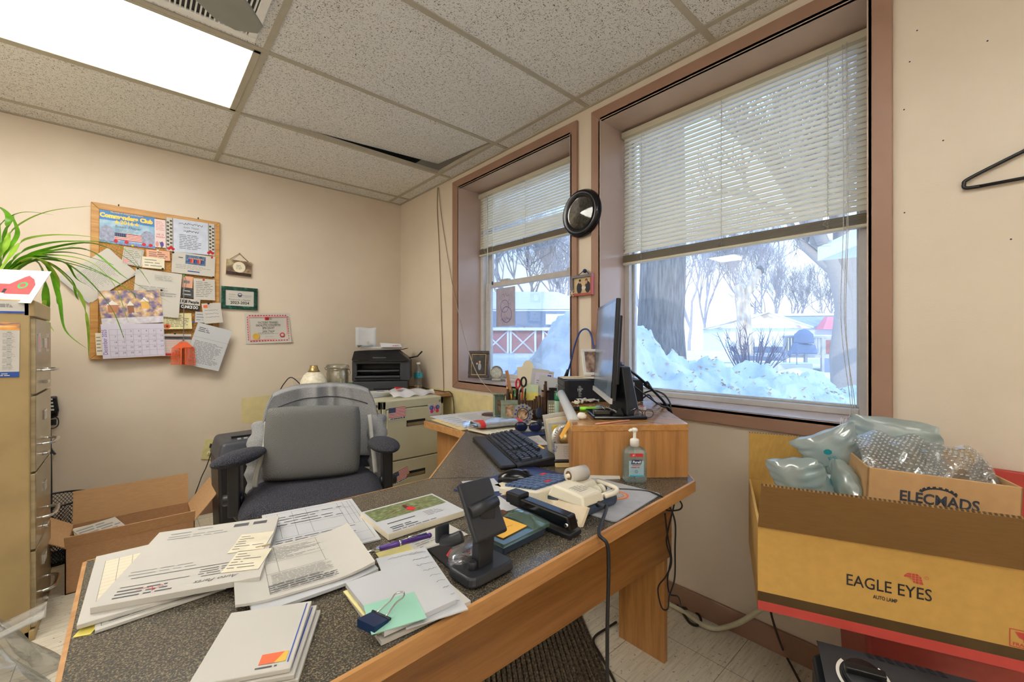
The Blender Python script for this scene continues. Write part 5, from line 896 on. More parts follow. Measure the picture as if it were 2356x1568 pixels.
# ---- riser shelf
RZ = .868; RP = [(1.003, .852), (1.291, .6246), (1.69, .975), (1.43, 1.285)]
r = thing('monitor_riser', 'oak riser shelf on the desk under the monitor', 'riser', (1.35, .93, D))
def inset(P, k): c = Vector((sum(p[0] for p in P) / 4, sum(p[1] for p in P) / 4)); return [tuple(c + (Vector(p) - c) * k) for p in P]
m = wmb(r); m.prism(RP, RZ - .02, RZ, oak_y); m.build('top', r, bevel=.002)
rin = inset(RP, .992)
for i in (0, 1, 3):
    a, b = Vector((*rin[i], 0)), Vector((*rin[(i + 1) % 4], 0)); d = (b - a).normalized(); n = Vector((-d.y, d.x, 0)) * .016; m = wmb(r); m.hexa([a + Vector((0, 0, D)), b + Vector((0, 0, D)), b + n + Vector((0, 0, D)), a + n + Vector((0, 0, D))], [a + Vector((0, 0, RZ - .02)), b + Vector((0, 0, RZ - .02)), b + n + Vector((0, 0, RZ - .02)), a + n + Vector((0, 0, RZ - .02))], oak_v); m.build('side_panel' if i else 'front_panel', r)
# ---- monitor
A, B = Vector((1.18, .824, 0)), Vector((1.487, 1.131, 0)); u = (B - A).normalized(); MM = basis(-u, (0, 0, 1), (A + B) / 2 + Vector((0, 0, 1.097))); L = (B - A).length / 2      # local x along the panel, y up, z out of the screen
r = thing('computer_monitor', 'black flat monitor seen edge on atop the riser', 'monitor', ((A.x + B.x) / 2, (A.y + B.y) / 2, RZ)); tilt = Rx(-.05)
m = wmb(r); m.M = m.M @ MM @ tilt; m.box((-L, -.172, -.016), (L, .172, 0), black_m); m.box((-L + .06, -.12, -.036), (L - .06, .12, -.014), black_m); m.build('case', r, bevel=.004)
m = wmb(r); m.M = m.M @ MM @ tilt; m.frame(-L, -.172, L, .172, .011, .0006, black_g); m.box((-L, -.178, -.004), (L, -.160, .004), lgrey); m.build('bezel', r)
m = wmb(r); m.M = m.M @ MM @ tilt; m.rect(-L + .011, -.160, L - .011, .161, .0004, mk('reflection-toned screen', '#6f7f92', .12, var=.05, vs=3)); m.build('screen', r)  # screen colour carries the grey-blue window reflection
sc = (A + B) / 2 - Vector((.03, -.03, 0)); sb = PZ(1402, 956, RZ); bm = T(sb.x + .02, sb.y + .03, RZ) @ Rz(math.atan2(u.y, u.x))
m = wmb(r); m.M = m.M @ T(1.235, .845, RZ) @ basis(RD, VD, (0, 0, 0)); m.box((-.095, -.055, 0), (.085, .11, .012), black_g); m.build('stand_base', r, bevel=.006)
m = wmb(r); m.hexa([(1.225, .80, RZ + .01), (1.285, .79, RZ + .01), (1.32, .88, RZ + .01), (1.26, .90, RZ + .01)], [(1.255, .845, RZ + .17), (1.295, .835, RZ + .17), (1.335, .90, RZ + .17), (1.29, .915, RZ + .17)], black_m); m.build('stand_neck', r, bevel=.005)
# ---- computer tower lying by the window
a, b = Vector((1.386, 1.216, 0)), Vector((1.65, 1.0, 0)); d = (b - a).normalized(); n = Vector((-d.y, d.x, 0)); PM = basis(d, n, (a.x, a.y, RZ + .001)); lw = (b - a).length
r = thing('computer_tower', 'black desktop computer lying flat behind the monitor', 'computer', M=PM)
m = MB(); m.box((.012, 0, 0), (lw, .22, .092), mk('navy black steel case', '#10141f', .4)); m.build('case', r, bevel=.003)
m = MB(); m.box((0, .002, .002), (.013, .218, .09), black_m)
for i in range(3): m.box((-.002, .02, .012 + i * .025), (.002, .2, .030 + i * .025), dgrey)
m.build('front_bezel', r, bevel=.002)
for x0, x1, c in ((.225, .252, mk('yellow pink label print', '#d9c98a', .5, var=.35, vs=40)), (.275, .302, lgrey)): m = MB(); m.box((x0, -.0012, .01), (x1, 0, .082), c); m.lines(x0 + .004, .014, x1 - .004, .07, 5, midink, 0, M=Rx(PI / 2) @ T(0, 0, .0016)); m.build('service_label', r)
m = MB(); m.text('HP', .065, .05, .02, lgrey, .0004, M=Rx(PI / 2)); m.lines(.058, .02, .072, .068, 9, lgrey, .0005, M=Rx(PI / 2)); m.build('case_lettering', r)
for i, (x, y, s, c, lb) in enumerate(((.10, .1, .2, paper, 'white sheet lying on top of the computer'), (.06, .12, .12, manila, 'manila slip on top of the computer'), (.17, .07, .14, cream, 'cream slip on the computer behind the monitor'))): m = MB(); m.sheet(s, s * .6, c, .0015, Rz(.2 * i)); local(m, PM @ T(x, y, .0935 + .002 * i), 'sheet_of_paper', lb, 'paper')
M = PM @ T(.07, .13, .099) @ Rz(-.25) @ Rx(PI / 2 - .25); M = T(PD(1365, 862, 1.93)) @ basis(RD + VD * .3, Vector((0, 0, 1)) + VD * .25, (0, 0, 0))
r = thing('photo_frame', 'white framed photo leaning on top of the computer', 'picture frame', M=T(M.translation) @ M.to_3x3().to_4x4()); m = MB()
for q in (((-.045, 0), (.045, .012)), ((-.045, .108), (.045, .12)), ((-.045, .012), (-.033, .108)), ((.033, .012), (.045, .108))): m.box((*q[0], -.008), (*q[1], .002), white_m)
m.build('frame', r, bevel=.002); m = MB(); m.rect(-.033, .012, .033, .108, 0, two('brown portrait print', [(.4, '#6a5348'), (.6, '#c4a48f')], 22, .4)); m.build('photo', r)
# ---- power leads of monitor and tower
def lead(pts, label, rad=.004, name='cable', mt=None, plug=None):
    r = thing(name, label, 'cable', pts[0]); m = wmb(r); m.tube(smooth_path(pts, 7), rad, mt or black_m, 8); m.build('cord', r)
    for p, q in plug or (): m = wmb(r); m.tube([p, q], [rad * 2.4, rad * 1.6], black_m, 8); m.build('plug', r)
lead([PD(1418, 835, 1.58), PD(1440, 845, 1.62), PD(1470, 868, 1.68), PD(1510, 905, 1.72), PD(1528, 925, 1.74), PD(1540, 946, 1.76), PD(1546, 975, 1.78)], 'thick black lead arching from the monitor back over the computer', .0055, plug=((PD(1418, 835, 1.58), PD(1432, 838, 1.60)), (PD(1486, 882, 1.69), PD(1496, 892, 1.70))))
lead([PD(1418, 846, 1.58), PD(1430, 866, 1.60), PD(1448, 880, 1.62), PD(1485, 908, 1.66), PD(1520, 932, 1.70), PD(1543, 942, 1.73), PD(1552, 985, 1.8)], 'thin black lead below the thick monitor lead', .003, plug=((PD(1440, 873, 1.61), PD(1456, 884, 1.63)),))
lead([PD(1480, 905, 1.83), PD(1500, 898, 1.8), PD(1525, 905, 1.78), PD(1541, 925, 1.76), PD(1543, 945, 1.75), PD(1549, 990, 1.79)], 'black lead looping out of the computer back', .0035)
lead([PD(1480, 915, 1.83), PD(1492, 908, 1.8), PD(1505, 922, 1.77), PD(1520, 936, 1.75)], 'blue black network lead at the computer back', .0035, mt=navy)
lead([PX(1303, 862, 1.7), PX(1312, 838, 1.7), PX(1322, 795, 1.71), PX(1335, 763, 1.715), PX(1350, 757, 1.715), PX(1360, 770, 1.71), PX(1366, 800, 1.70), PX(1372, 830, 1.70)], 'blue cable arching over the wall between the windows', .0045, mt=mk('dark blue cable', '#1f3f86', .4), plug=((PX(1302, 866, 1.7), PX(1307, 850, 1.7)),))
m = MB()
for i in range(5): m.ball(PX(1366 + 4 * i, 795 + 4 * i + (i % 2) * 6, 1.72), .008, mk('seashell tan', '#b07a4e', .6), 8, 6)
single(m, 'shell_string', 'small string of tan shells hanging beside the monitor', 'ornament')
# ---- things on the riser
def binder_clip(M, label, s=1., mt=None):
    r = thing('binder_clip', label, 'binder clip', M=M); m = MB(); m.hexa([(-.016 * s, -.012 * s, 0), (.016 * s, -.012 * s, 0), (.016 * s, .012 * s, 0), (-.016 * s, .012 * s, 0)], [(-.016 * s, -.002 * s, .018 * s), (.016 * s, -.002 * s, .018 * s), (.016 * s, .002 * s, .018 * s), (-.016 * s, .002 * s, .018 * s)], mt or black_m); m.build('clip_body', r)
    for k in (-1, 1): m = MB(); m.tube(smooth_path([(-.008 * s, k * .01 * s, .003), (-.004 * s, k * .03 * s, .012 * s), (-.006 * s, k * .042 * s, .018 * s), (.006 * s, k * .042 * s, .018 * s), (.004 * s, k * .03 * s, .012 * s), (.008 * s, k * .01 * s, .003)], 4), .0012 * s, chrome, 6); m.build('wire_handle', r)
binder_clip(T(PZ(1428, 951, RZ + .0125)) @ Rz(.4), 'black binder clip lying on the monitor stand base', 1.1); binder_clip(T(PZ(1452, 935, RZ)) @ Rz(1.2), 'binder clip behind the stand toward the window', .9); binder_clip(T(PZ(1400, 948, RZ + .0125)) @ Rz(-.4), 'small binder clip under the monitor edge', .8)
def hilite(px, py, label, c, M2=0):
    p = PZ(px, py, RZ + .008); r = thing('highlighter', label, 'marker', M=T(p) @ Rz(M2)); m = MB(); m.cyl((-.02, 0, 0), (.045, 0, 0), .0078, c, seg=12); m.build('barrel', r); m = MB(); m.cyl((-.055, 0, 0), (-.02, 0, 0), .0085, black_m, seg=12); m.build('cap', r)
hilite(1345, 940, 'green highlighter lying on the riser', mk('lime plastic', '#86d02c', .35), -.7)
def crumple(M, label, s, mt, name='crumpled_note', cat='paper', seed=1):
    R = random.Random(seed); m = MB(); m.grid(lambda u, v: (s * (u - .5) * (1 + .3 * R.random()), s * .7 * (v - .5) * (1 + .3 * R.random()), .004 + s * .22 * R.random()), 6, 5, mt, smooth=False); local(m, M, name, label, cat)
crumple(T(PZ(1352, 926, RZ)) @ Rz(-.5), 'crumpled white slip on the riser beside the highlighter', .07, paper, seed=2); crumple(T(PZ(1328, 930, RZ)) @ Rz(.3), 'crumpled cream wrapper near the left edge of the riser', .05, cream, seed=5)
m = MB(); m.box((-.025, -.012, 0), (.025, .012, .012), mk('brown glass', '#3f3a33', .2)); local(m, T(PZ(1385, 952, RZ + .012)) @ Rz(-.6), 'lighter', 'small dark lighter on the monitor stand base', 'lighter', bevel=.003)
m = MB(); m.box((-.03, -.015, 0), (.03, .015, .002), mk('clear green blister', '#6f8f86', .25)); 
for i in range(4): m.ball((-.02 + .013 * i, 0, .004), .005, film, 8, 5)
local(m, T(PZ(1375, 936, RZ)) @ Rz(.3), 'blister_pack', 'blister pack on the riser under the monitor', 'blister pack')
m = MB(); m.lathe([(0, 0), (.009, 0), (.011, .004), (.011, .02), (.007, .022), (.007, .028), (0, .028)], white_m); local(m, T(PZ(1332, 955, RZ + .012)) @ Rx(PI / 2) , 'correction_tape', 'little white bottle lying near the riser front edge', 'bottle')
gp = PZ(1481, 962, RZ); r = thing('eyeglasses', 'folded brown eyeglasses standing on the riser', 'glasses', M=T(gp.x, gp.y, RZ) @ basis(RD, VD, (0, 0, 0)) @ Rz(.15)); fr = mk('brown frame', '#5b3a2e', .3)
for s in (-1, 1):
    m = MB(); m.tube([(s * .019 + .015 * math.cos(a * PI / 10), 0, .016 + .014 * math.sin(a * PI / 10)) for a in range(20)], .0017, fr, 6, closed=True); m.build('rim', r); m = MB(); m.disc((s * .019, 0, -.0), .0145, film, 18, M=T(0, 0, .016) @ Rx(PI / 2), ry=.0135); m.build('lens', r)
    m = MB(); m.tube(smooth_path([(s * .034, 0, .02), (s * .034, .03, .02), (s * .02, .09, .012), (s * .018, .105, .004)], 4), .0016, fr, 6); m.build('temple', r)
m = MB(); m.tube([(-.005, 0, .02), (0, -.001, .023), (.005, 0, .02)], .0016, fr, 6); m.build('bridge', r)
m = MB(); m.box((-.02, -.012, 0), (.02, .012, .02), paper); m.rect(-.018, -.01, .012, .006, .0205, redink); local(m, T(PZ(1476, 947, RZ)) @ Rz(.3), 'pill_box', 'small white and red box behind the eyeglasses', 'box')
m = MB(); m.tube([PZ(1370, 975, RZ + .003), PZ(1448, 966, RZ + .003)], .0022, mk('salmon pencil', '#e09a86', .5), 6); single(m, 'pencil', 'salmon pencil lying along the riser front edge', 'pencil')
m = MB(); m.tube([PD(1291, 905, 1.74), PD(1300, 925, 1.62), PD(1312, 950, 1.50), PD(1322, 972, 1.40)], [.016, .017, .018, .019], paper2, 14); single(m, 'paper_roll', 'rolled white paper leaning along the riser left edge', 'paper roll')
m = MB(); q = [PD(1307, 968, 1.395), PD(1316, 973, 1.39), PD(1292, 1009, 1.385), PD(1287, 1002, 1.39)]; m.hexa(q, [p - VD * .001 for p in q], orange_p); single(m, 'sticky_strip', 'yellow sticky strip hanging from the rolled paper', 'sticky note')
# ---- hand sanitizer
hp = PZ(1460, 1106, D + .001); r = thing('hand_sanitizer', 'clear pump bottle of hand sanitizer before the riser front', 'bottle', M=T(hp.x, hp.y, D + .001) @ basis(RD, VD, (0, 0, 0)))
gel = clear('sanitizer gel', '#e6f8fc', .2, .05, .08); m = MB()
def sect(w, d, z): c = .009; return [(-w + c, -d, z), (w - c, -d, z), (w, -d + c, z), (w, d - c, z), (w - c, d, z), (-w + c, d, z), (-w, d - c, z), (-w, -d + c, z)]
S = [sect(.030, .015, 0), sect(.034, .018, .006), sect(.034, .018, .088), sect(.029, .015, .098), sect(.014, .011, .107), sect(.0125, .0115, .112)]
for a, b in zip(S, S[1:]): m.add(a + b, [(i, (i + 1) % 8, 8 + (i + 1) % 8, 8 + i) for i in range(8)], gel)
m.quad(list(reversed(S[0])), gel); m.build('bottle', r)
m = MB(); m.rect(-.022, .02, .022, .066, .0188, thin('pale blue label film', '#bfe2ee', .4, .3), Rx(PI / 2)); m.rect(-.018, .078, .02, .087, .0190, redink, Rx(PI / 2)); m.text('#1 ', -.006, .0825, .008, white_m, .0194, M=Rx(PI / 2)); m.quad([(-.016, .056, .0194), (.014, .056, .0194), (.017, .069, .0194), (-.013, .069, .0194)], navy, Rx(PI / 2)); m.text('Purell', .0005, .0622, .0105, white_m, .0198, M=Rx(PI / 2), wid=.025, shear=.15, bold=.0003)
m.text('ADVANCED', 0, .052, .005, redink, .0194, M=Rx(PI / 2), wid=.024); m.lines(-.016, .044, .017, .049, 1, redink, .0194, M=Rx(PI / 2)); m.ring((0, .034, .0194), .0035, .0045, blueink, 16, Rx(PI / 2)); m.rect(-.0004, .0315, .0004, .036, .0195, blueink, Rx(PI / 2)); m.rect(-.02, .02, .021, .024, .0192, mk('aqua print', '#3aaed0', .4), Rx(PI / 2)); m.build('label', r)
m = MB(); m.lathe([(.0135, .106), (.0135, .124), (.012, .127), (.006, .129), (.0045, .131), (.0045, .152), (.004, .153)], white_m, seg=24); m.build('collar', r); m = MB(); m.lathe([(.0045, .148), (.009, .150), (.0095, .156), (.006, .160), (0, .161)], white_m, seg=20); m.tube([(0, 0, .154), (-.012, -.002, .154), (-.017, -.002, .150)], [.0055, .0045, .004], white_m, 10); m.build('pump_head', r)
m = MB(); m.cyl((0, 0, .004), (0, 0, .108), .0025, film, seg=10); m.build('dip_tube', r)
# ---- keyboard
KM = basis((.42, .908, 0), (-.908, .42, 0), (.897, 1.062, D)) ; kd = Vector((.42, .908, 0)); kw = Vector((.908, -.42, 0))
KM = basis(-kd, kw, Vector((.897, 1.062, D + .001)) + kd * .47)        # local x: user's right (toward the viewer), y: away from the user
r = thing('keyboard', 'black full size keyboard with a padded palm rest on the desk corner', 'keyboard', M=KM); KL = .47
m = MB(); m.hexa([(0, .055, 0), (KL, .055, 0), (KL, .20, 0), (0, .20, 0)], [(0, .055, .012), (KL, .055, .012), (KL, .20, .032), (0, .20, .032)], black_m); m.build('case', r, bevel=.004)
m = MB(); m.box((.005, -.002, 0), (KL - .005, .054, .013), black_m); m.build('palm_rest', r, bevel=.006, seg=3)
keyc = mk('blue black keycap', '#222a38', .3); km = MB(); sl = math.atan2(.020, .145)
def key(x, y, w, h, c=None):
    zb = .012 + (y - .055) * .138; x += .008; km.hexa([(x + .001, y, zb), (x + w - .001, y, zb), (x + w - .001, y + h - .002, zb + .0025), (x + .001, y + h - .002, zb + .0025)], [(x + .003, y + .002, zb + .008), (x + w - .003, y + .002, zb + .008), (x + w - .003, y + h - .005, zb + .0105), (x + .003, y + h - .005, zb + .0105)], c or keyc)
U = .0192; y0 = .060
for row, ws in enumerate(([1.25, 1.25, 1.25, 6.25, 1.25, 1.25, 1.25, 1.25], [2.25] + [1] * 10 + [2.75], [1.75] + [1] * 11 + [2.25], [1.5] + [1] * 12 + [1.5], [1] * 13 + [2])):
    x = 0
    for w in ws: key(x * U, y0 + row * U, w * U, U); x += w
for i in range(13): key((i + (.0 if i == 0 else .7 if i < 5 else 1.2 if i < 9 else 1.7)) * U * .97, y0 + 5.35 * U, U, U * .9)
for i in range(3):
    key((15.4 + i) * U, y0, U, U); key((15.4 + i) * U, y0 + 3 * U, U, U); key((15.4 + i) * U, y0 + 4 * U, U, U); key((15.4 + i) * U, y0 + 5.35 * U, U, U * .9)
key(16.4 * U, y0 + U, U, U)
for j in range(5):
    for i in range(4):
        if (i == 3 and j in (0, 2)): continue
        key((18.7 + i) * U, y0 + j * U, U, U * (2 if i == 3 and j in (1,) else 1))
km.build('keycaps', r)
m = MB(); m.hexa([(.30, .188, .0305), (.36, .188, .0305), (.36, .196, .0315), (.30, .196, .0315)], [(.30, .188, .0315), (.36, .188, .0315), (.36, .196, .0325), (.30, .196, .0325)], orange_p); m.build('lock_light_label', r)
# ---- mouse on a navy pad
M, w, h = frame4([(1048, 1124), (1232, 1068), (1342, 1112), (1196, 1186)], ('z', D + .001)); m = MB(); m.box((-w / 2, -h / 2, 0), (w / 2, h / 2, .003), mk('navy blue pad', '#232c5c', .4, var=.15, vs=6)); m.text('2024', w * .2, -h * .05, .02, lgrey, .0034); m.lines(w * .1, -h * .3, w * .3, -h * .2, 2, lgrey, .0034); local(m, M, 'desk_pad', 'navy blue desk pad under the mouse and calculator', 'desk pad', bevel=.001)
mp = PZ(1189, 1092, .724); MMo = T(mp.x, mp.y, D + .0045) @ basis(RD, VD, (0, 0, 0)) @ Rz(-.12)
r = thing('computer_mouse', 'glossy black computer mouse on the navy pad', 'mouse', M=MMo)
def mo(u, v): a = 2 * PI * u; k = v; x = -.055 + .11 * k; hh = .034 * math.sin(PI * min(1, .12 + k * .80)) ** .8; wv = .031 * math.sin(PI * (.08 + .86 * k)) ** .45; return (x, wv * math.cos(a), hh * max(0, math.sin(a)) ** .8)
m = MB(); m.grid(mo, 32, 22, black_g); m.build('shell', r); m = MB(); m.tube([(.026 + .008 * math.cos(t * PI / 8), 0, .024 + .008 * math.sin(t * PI / 8)) for t in range(16)], .004, dgrey, 8, closed=True); m.build('scroll_wheel', r)
m = MB(); m.tube(smooth_path([(.055, 0, .008), (.09, .005, .004), (.13, .0, .003), (.17, .03, .003), (.19, .10, .003)], 6), .0018, black_m, 6); m.build('cord', r)
# ---- calculator on a grey mouse pad
M, w, h = frame4([(1310, 1128), (1392, 1092), (1480, 1142), (1330, 1228)], ('z', D + .001)); m = MB(); pts = []
for cx, cy, a0 in ((w / 2 - .012, h / 2 - .012, 0), (-w / 2 + .012, h / 2 - .012, 1), (-w / 2 + .012, -h / 2 + .012, 2), (w / 2 - .012, -h / 2 + .012, 3)): pts += [(cx + .012 * math.cos((a0 + k / 4) * PI / 2), cy + .012 * math.sin((a0 + k / 4) * PI / 2)) for k in range(5)]
m.prism(pts, 0, .003, mk('light grey mouse pad', '#a9abb0', .7)); em = Matrix.Translation((w * .12, -h * .14, 0)); m.ring((0, 0, .0034), .028, .033, orange_m, 26, em); m.ring((0, 0, .0034), .018, .026, mk('tan emblem print', '#d9a878', .6), 26, em)
for i in range(14): a = 2 * PI * i / 14; m.quad([(.017 * math.cos(a - .1), .017 * math.sin(a - .1), .0038), (.024 * math.cos(a), .024 * math.sin(a), .0038), (.017 * math.cos(a + .1), .017 * math.sin(a + .1), .0038)], blueink, em)
local(m, M, 'mouse_pad', 'light grey mouse pad with an orange round emblem under the calculator', 'mouse pad')
CB = T(.79, .635, D + .0045)                                       # rear corner of the calculator; +y runs toward the user
ivy = mk('yellowed ivory plastic', '#e8e0cb', .4, var=.05, vs=10)
r = thing('printing_calculator', 'ivory printing calculator with blue keys and a paper roll', 'calculator', M=CB)
m = MB(); m.hexa([(0, 0, 0), (.135, 0, 0), (.135, .12, 0), (0, .12, 0)], [(-.004, -.002, .024), (.139, -.002, .024), (.139, .12, .026), (-.004, .12, .026)], bluegrey); m.build('base', r, bevel=.008, seg=3)
m = MB(); m.hexa([(-.006, -.004, .025), (.078, -.004, .025), (.078, .115, .025), (-.006, .115, .025)], [(.0, .004, .050), (.07, .004, .050), (.07, .098, .056), (.0, .098, .056)], ivy); m.hexa([(.076, .06, .025), (.142, .06, .025), (.142, .115, .025), (.076, .115, .025)], [(.074, .07, .045), (.136, .07, .045), (.136, .1, .05), (.074, .1, .05)], ivy)
m.lines(.012, .02, .06, .06, 5, midink, .054, th=.2); m.build('printer_cover', r, bevel=.005, seg=3)
m = MB(); m.tube(smooth_path([(.08, -.002, .034), (.118, -.006, .036), (.142, .012, .038), (.144, .07, .04)], 5), .006, ivy, 8); m.tube([(.08, .012, .03), (.136, .012, .03)], .006, ivy, 8); m.build('roll_cage', r)
m = MB()
for x in (.095, .112): m.cyl((x - .004, .035, .034), (x + .004, .035, .034), .014, ivy, seg=18)
m.cyl((.082, .035, .034), (.132, .035, .034), .006, black_m, seg=10); m.build('roll_spindle', r)
m = MB(); dk = T(-.015, .115, .012) @ Rx(-.10); m.hexa([(-.02, 0, -.008), (.155, 0, -.012), (.155, .155, -.012), (-.02, .155, -.012)], [(-.02, 0, .028), (.155, 0, .028), (.155, .155, .018), (-.02, .155, .018)], ivy, dk); m.build('key_deck', r, bevel=.004)
m = MB(); kb = mk('slate blue key', '#41567a', .35)
for j in range(6):
    for i in range(7):
        if (i, j) in ((2, 1), (6, 0)): continue
        x, y = -.008 + i * .0225, .02 + j * .021; z = .027 - y * .065; m.box((x, y, z), (x + .018 + (.0225 if (i, j) == (1, 1) else 0), y + .016, z + .007), redink if (i, j) in ((3, 1), (6, 5)) else kb, dk)
m.build('keys', r, bevel=.0012)
m = MB(); m.cyl((.06, .098, .066), (.118, .09, .066), .019, paper, seg=26); pr = m.build('paper_roll', r); m = MB(); m.cyl((.052, .099, .066), (.126, .089, .066), .005, ivy, seg=10); m.ring((0, 0, 0), .006, .012, mk('kraft core', '#6d5138', .8), 18, T(.0598, .0981, .066) @ Rz(-.14) @ Ry(-PI / 2)); m.build('roll_core', pr)
q = CB @ Vector((.052, -.004, .02)); r = thing('power_cord', 'black calculator cord draped over the front desk edge to the floor', 'cord', q)
m = wmb(r); e = PZ(1386, 1236, D)
m.tube(smooth_path([q, q + Vector((.004, -.02, .0)), (e.x + .004, e.y + .012, D + .006), (e.x, e.y - .012, D - .01), (e.x, e.y - .016, D - .06), (e.x - .002, e.y - .014, D - .2), (e.x + .002, e.y - .012, D - .42), (e.x + .01, e.y - .01, .06), (e.x + .03, e.y - .03, .005), (e.x + .12, e.y - .06, .005)], 7), .004, black_m, 8); m.build('cable', r); m = wmb(r); m.tube([q + Vector((0, .004, .002)), q + Vector((.002, -.016, .001))], [.008, .0055], dgrey, 10); m.build('strain_relief', r)
# cream pad leaning on the calculator, and a slip leaning on the riser
a, b = PZ(1335, 1213, D + .001), PZ(1172, 1124, D + .004); up = Vector((.03, .004, .034)); n = Vector((.008, -.002, 0)); m = MB(); m.hexa([a, b, b + up * .45, a + up], [a + n, b + n, b + up * .45 + n, a + up + n], mk('cream card edge', '#d9c8ab', .7)); single(m, 'cardboard_pad', 'cream cardboard pad leaning between the stapler and calculator', 'pad')
a, b = PZ(1322, 1103, D + .001), PZ(1422, 1100, D + .001); c = Vector((.05, .045, .075)); M = basis(b - a, c, (a + b) / 2 + c / 2); w, h = (b - a).length, c.length; m = MB(); m.sheet(w, h * 1.05, paper, .0008)
for i in range(5): m.rect(w * (-.3 + .13 * i), -h * .3 + .012 * (i % 2), w * (-.295 + .13 * i), -h * .12 + .01 * (i % 2), .0012, midink)
local(m, M, 'price_slip', 'white slip leaning against the riser beside the sanitizer', 'paper')
# ---- stapler
SM = T(.700, .682, D + .001) @ Rz(.10); r = thing('stapler', 'black desk stapler between the phone stand and calculator', 'stapler', M=SM)
m = MB(); m.box((-.022, -.092, 0), (.022, .092, .011), black_m); m.build('base', r, bevel=.003)
m = MB(); m.hexa([(-.017, -.088, .014), (.017, -.088, .014), (.017, .09, .028), (-.017, .09, .028)], [(-.015, -.08, .044), (.015, -.08, .044), (.015, .095, .052), (-.015, .095, .052)], black_g); m.box((-.019, .055, .032), (.019, .10, .058), black_m); m.build('arm', r, bevel=.004)
m = MB(); m.hexa([(-.009, -.075, .016), (.009, -.075, .016), (.009, .088, .028), (-.009, .088, .028)], [(-.009, -.075, .021), (.009, -.075, .021), (.009, .088, .034), (-.009, .088, .034)], steel); m.cyl((-.02, -.078, .026), (.02, -.078, .026), .004, chrome, seg=12); m.build('magazine', r)
m = MB(); m.box((-.008, .062, .011), (.008, .084, .0125), chrome); m.build('anvil', r)
# ---- sticky note tray
NM = T(.598, .682, D + .001) @ Rz(.08); r = thing('note_dispenser', 'glass topped black note dispenser with an orange note', 'note holder', M=NM); m = MB(); m.hexa([(-.062, -.045, 0), (.062, -.045, 0), (.062, .045, 0), (-.062, .045, 0)], [(-.066, -.05, .018), (.066, -.05, .018), (.066, .05, .02), (-.066, .05, .02)], bluegrey); m.build('tray', r, bevel=.003)
aq = clear('pale green acrylic', '#cfe9de', .12, .05, .12); m = MB(); m.box((-.07, -.054, .02), (.07, .054, .027), aq); m.grid(lambda u, v: (.02 + .055 * u, -.05 + .1 * v, .027 + .016 * math.sin(PI * v) * math.sin(PI * (.15 + .75 * u))), 8, 10, aq); m.build('acrylic_cover', r)
m = MB(); M = T(-.018, .004, .0285) @ Rz(.05); m.sheet(.076, .076, orange_p, .0012, M); m.scribble(-.028, .012, .05, .008, midink, .0016, 18, .0004, 3, M); m.scribble(-.02, -.01, .04, .008, midink, .0016, 14, .0004, 4, M); local(m, NM @ T(0, 0, .0), 'sticky_note', 'orange sticky note on the acrylic dispenser', 'sticky note')
p = PZ(1152, 1192, .72); r = thing('tape_snail', 'small brown tape ball holder behind the note dispenser', 'tape holder', (p.x, p.y, D)); m = MB(); m.ball((0, 0, .018), (.022, .013, .018), mk('brown tortoise plastic', '#6d4129', .3), 12, 8); m.build('shell', r); m = MB(); m.box((-.02, -.012, 0), (.024, .012, .006), mk('brown tortoise plastic', '#6d4129', .3)); m.build('foot', r)
# ---- phone stand
sp = PZ(1112, 1322, D); SB = T(sp.x, sp.y + .005, D + .005) @ Rz(.05); r = thing('phone_stand', 'black folding phone stand on the desk front', 'phone stand', M=SB); st = mk('matte black stand plastic', '#26282d', .4, var=.1)
m = MB(); pts = []
for cx, cy, a0 in ((.038, .022, 0), (-.038, .022, 1), (-.038, -.022, 2), (.038, -.022, 3)): pts += [(cx + .016 * math.cos((a0 + k / 4) * PI / 2), cy + .016 * math.sin((a0 + k / 4) * PI / 2)) for k in range(5)]
m.hexa([(x, y, 0) for x, y in pts], [(x * .92, y * .9, .016) for x, y in pts], st); m.build('base', r, bevel=.004, seg=3)
m = MB(); m.hexa([(-.018, -.012, .012), (.018, -.012, .012), (.018, .010, .012), (-.018, .010, .012)], [(-.010, -.010, .112), (.026, -.010, .112), (.026, .008, .112), (-.010, .008, .112)], st); m.cyl((-.026, -.006, .01), (-.026, -.006, .03), .008, st, seg=12); m.build('column', r, bevel=.003)
m = MB(); m.cyl((-.03, 0, .112), (.034, 0, .118), .012, st, seg=16); m.build('hinge', r)
HM = T(.004, .012, .106) @ Rx(math.radians(60)) @ Ry(.12); m = MB(); m.box((-.042, -.052, .004), (.042, .052, .014), st, HM); m.build('head_plate', r, bevel=.008, seg=3)
for x in (-.06, ): m = MB(); m.tube(smooth_path([(-.03, .016, .068), (-.045, .03, .06), (-.052, .05, .058)], 4), .011, st, 10); m.box((-.066, .044, .055), (-.038, .052, .085), st); m.build('support_foot', r, bevel=.003)
M, w, h = frame4([(996, 1262), (1072, 1237), (1150, 1318), (1062, 1352)], ('z', D + .001)); m = MB(); m.box((-w / 2, -h / 2, 0), (w / 2, h / 2, .003), black_m); m.quad([(-w * .28, h * .2, .0034), (-w * .02, h * .32, .0034), (-w * .02, h * .26, .0034), (-w * .28, h * .14, .0034)], redink); local(m, M, 'black_mat', 'thin black mat with a red mark under the phone stand', 'mat')
p = PZ(1068, 1292, D + .004); r = thing('paperclip_case', 'clear oval case of paper clips beside the phone stand', 'case', (p.x, p.y, D + .0045), .6); m = MB(); m.lathe([(0, 0), (.03, 0), (.036, .006), (.036, .018), (.03, .026), (0, .028)], film, sx=1.25, sy=.75); m.build('case', r)
m = MB(); R = random.Random(3)
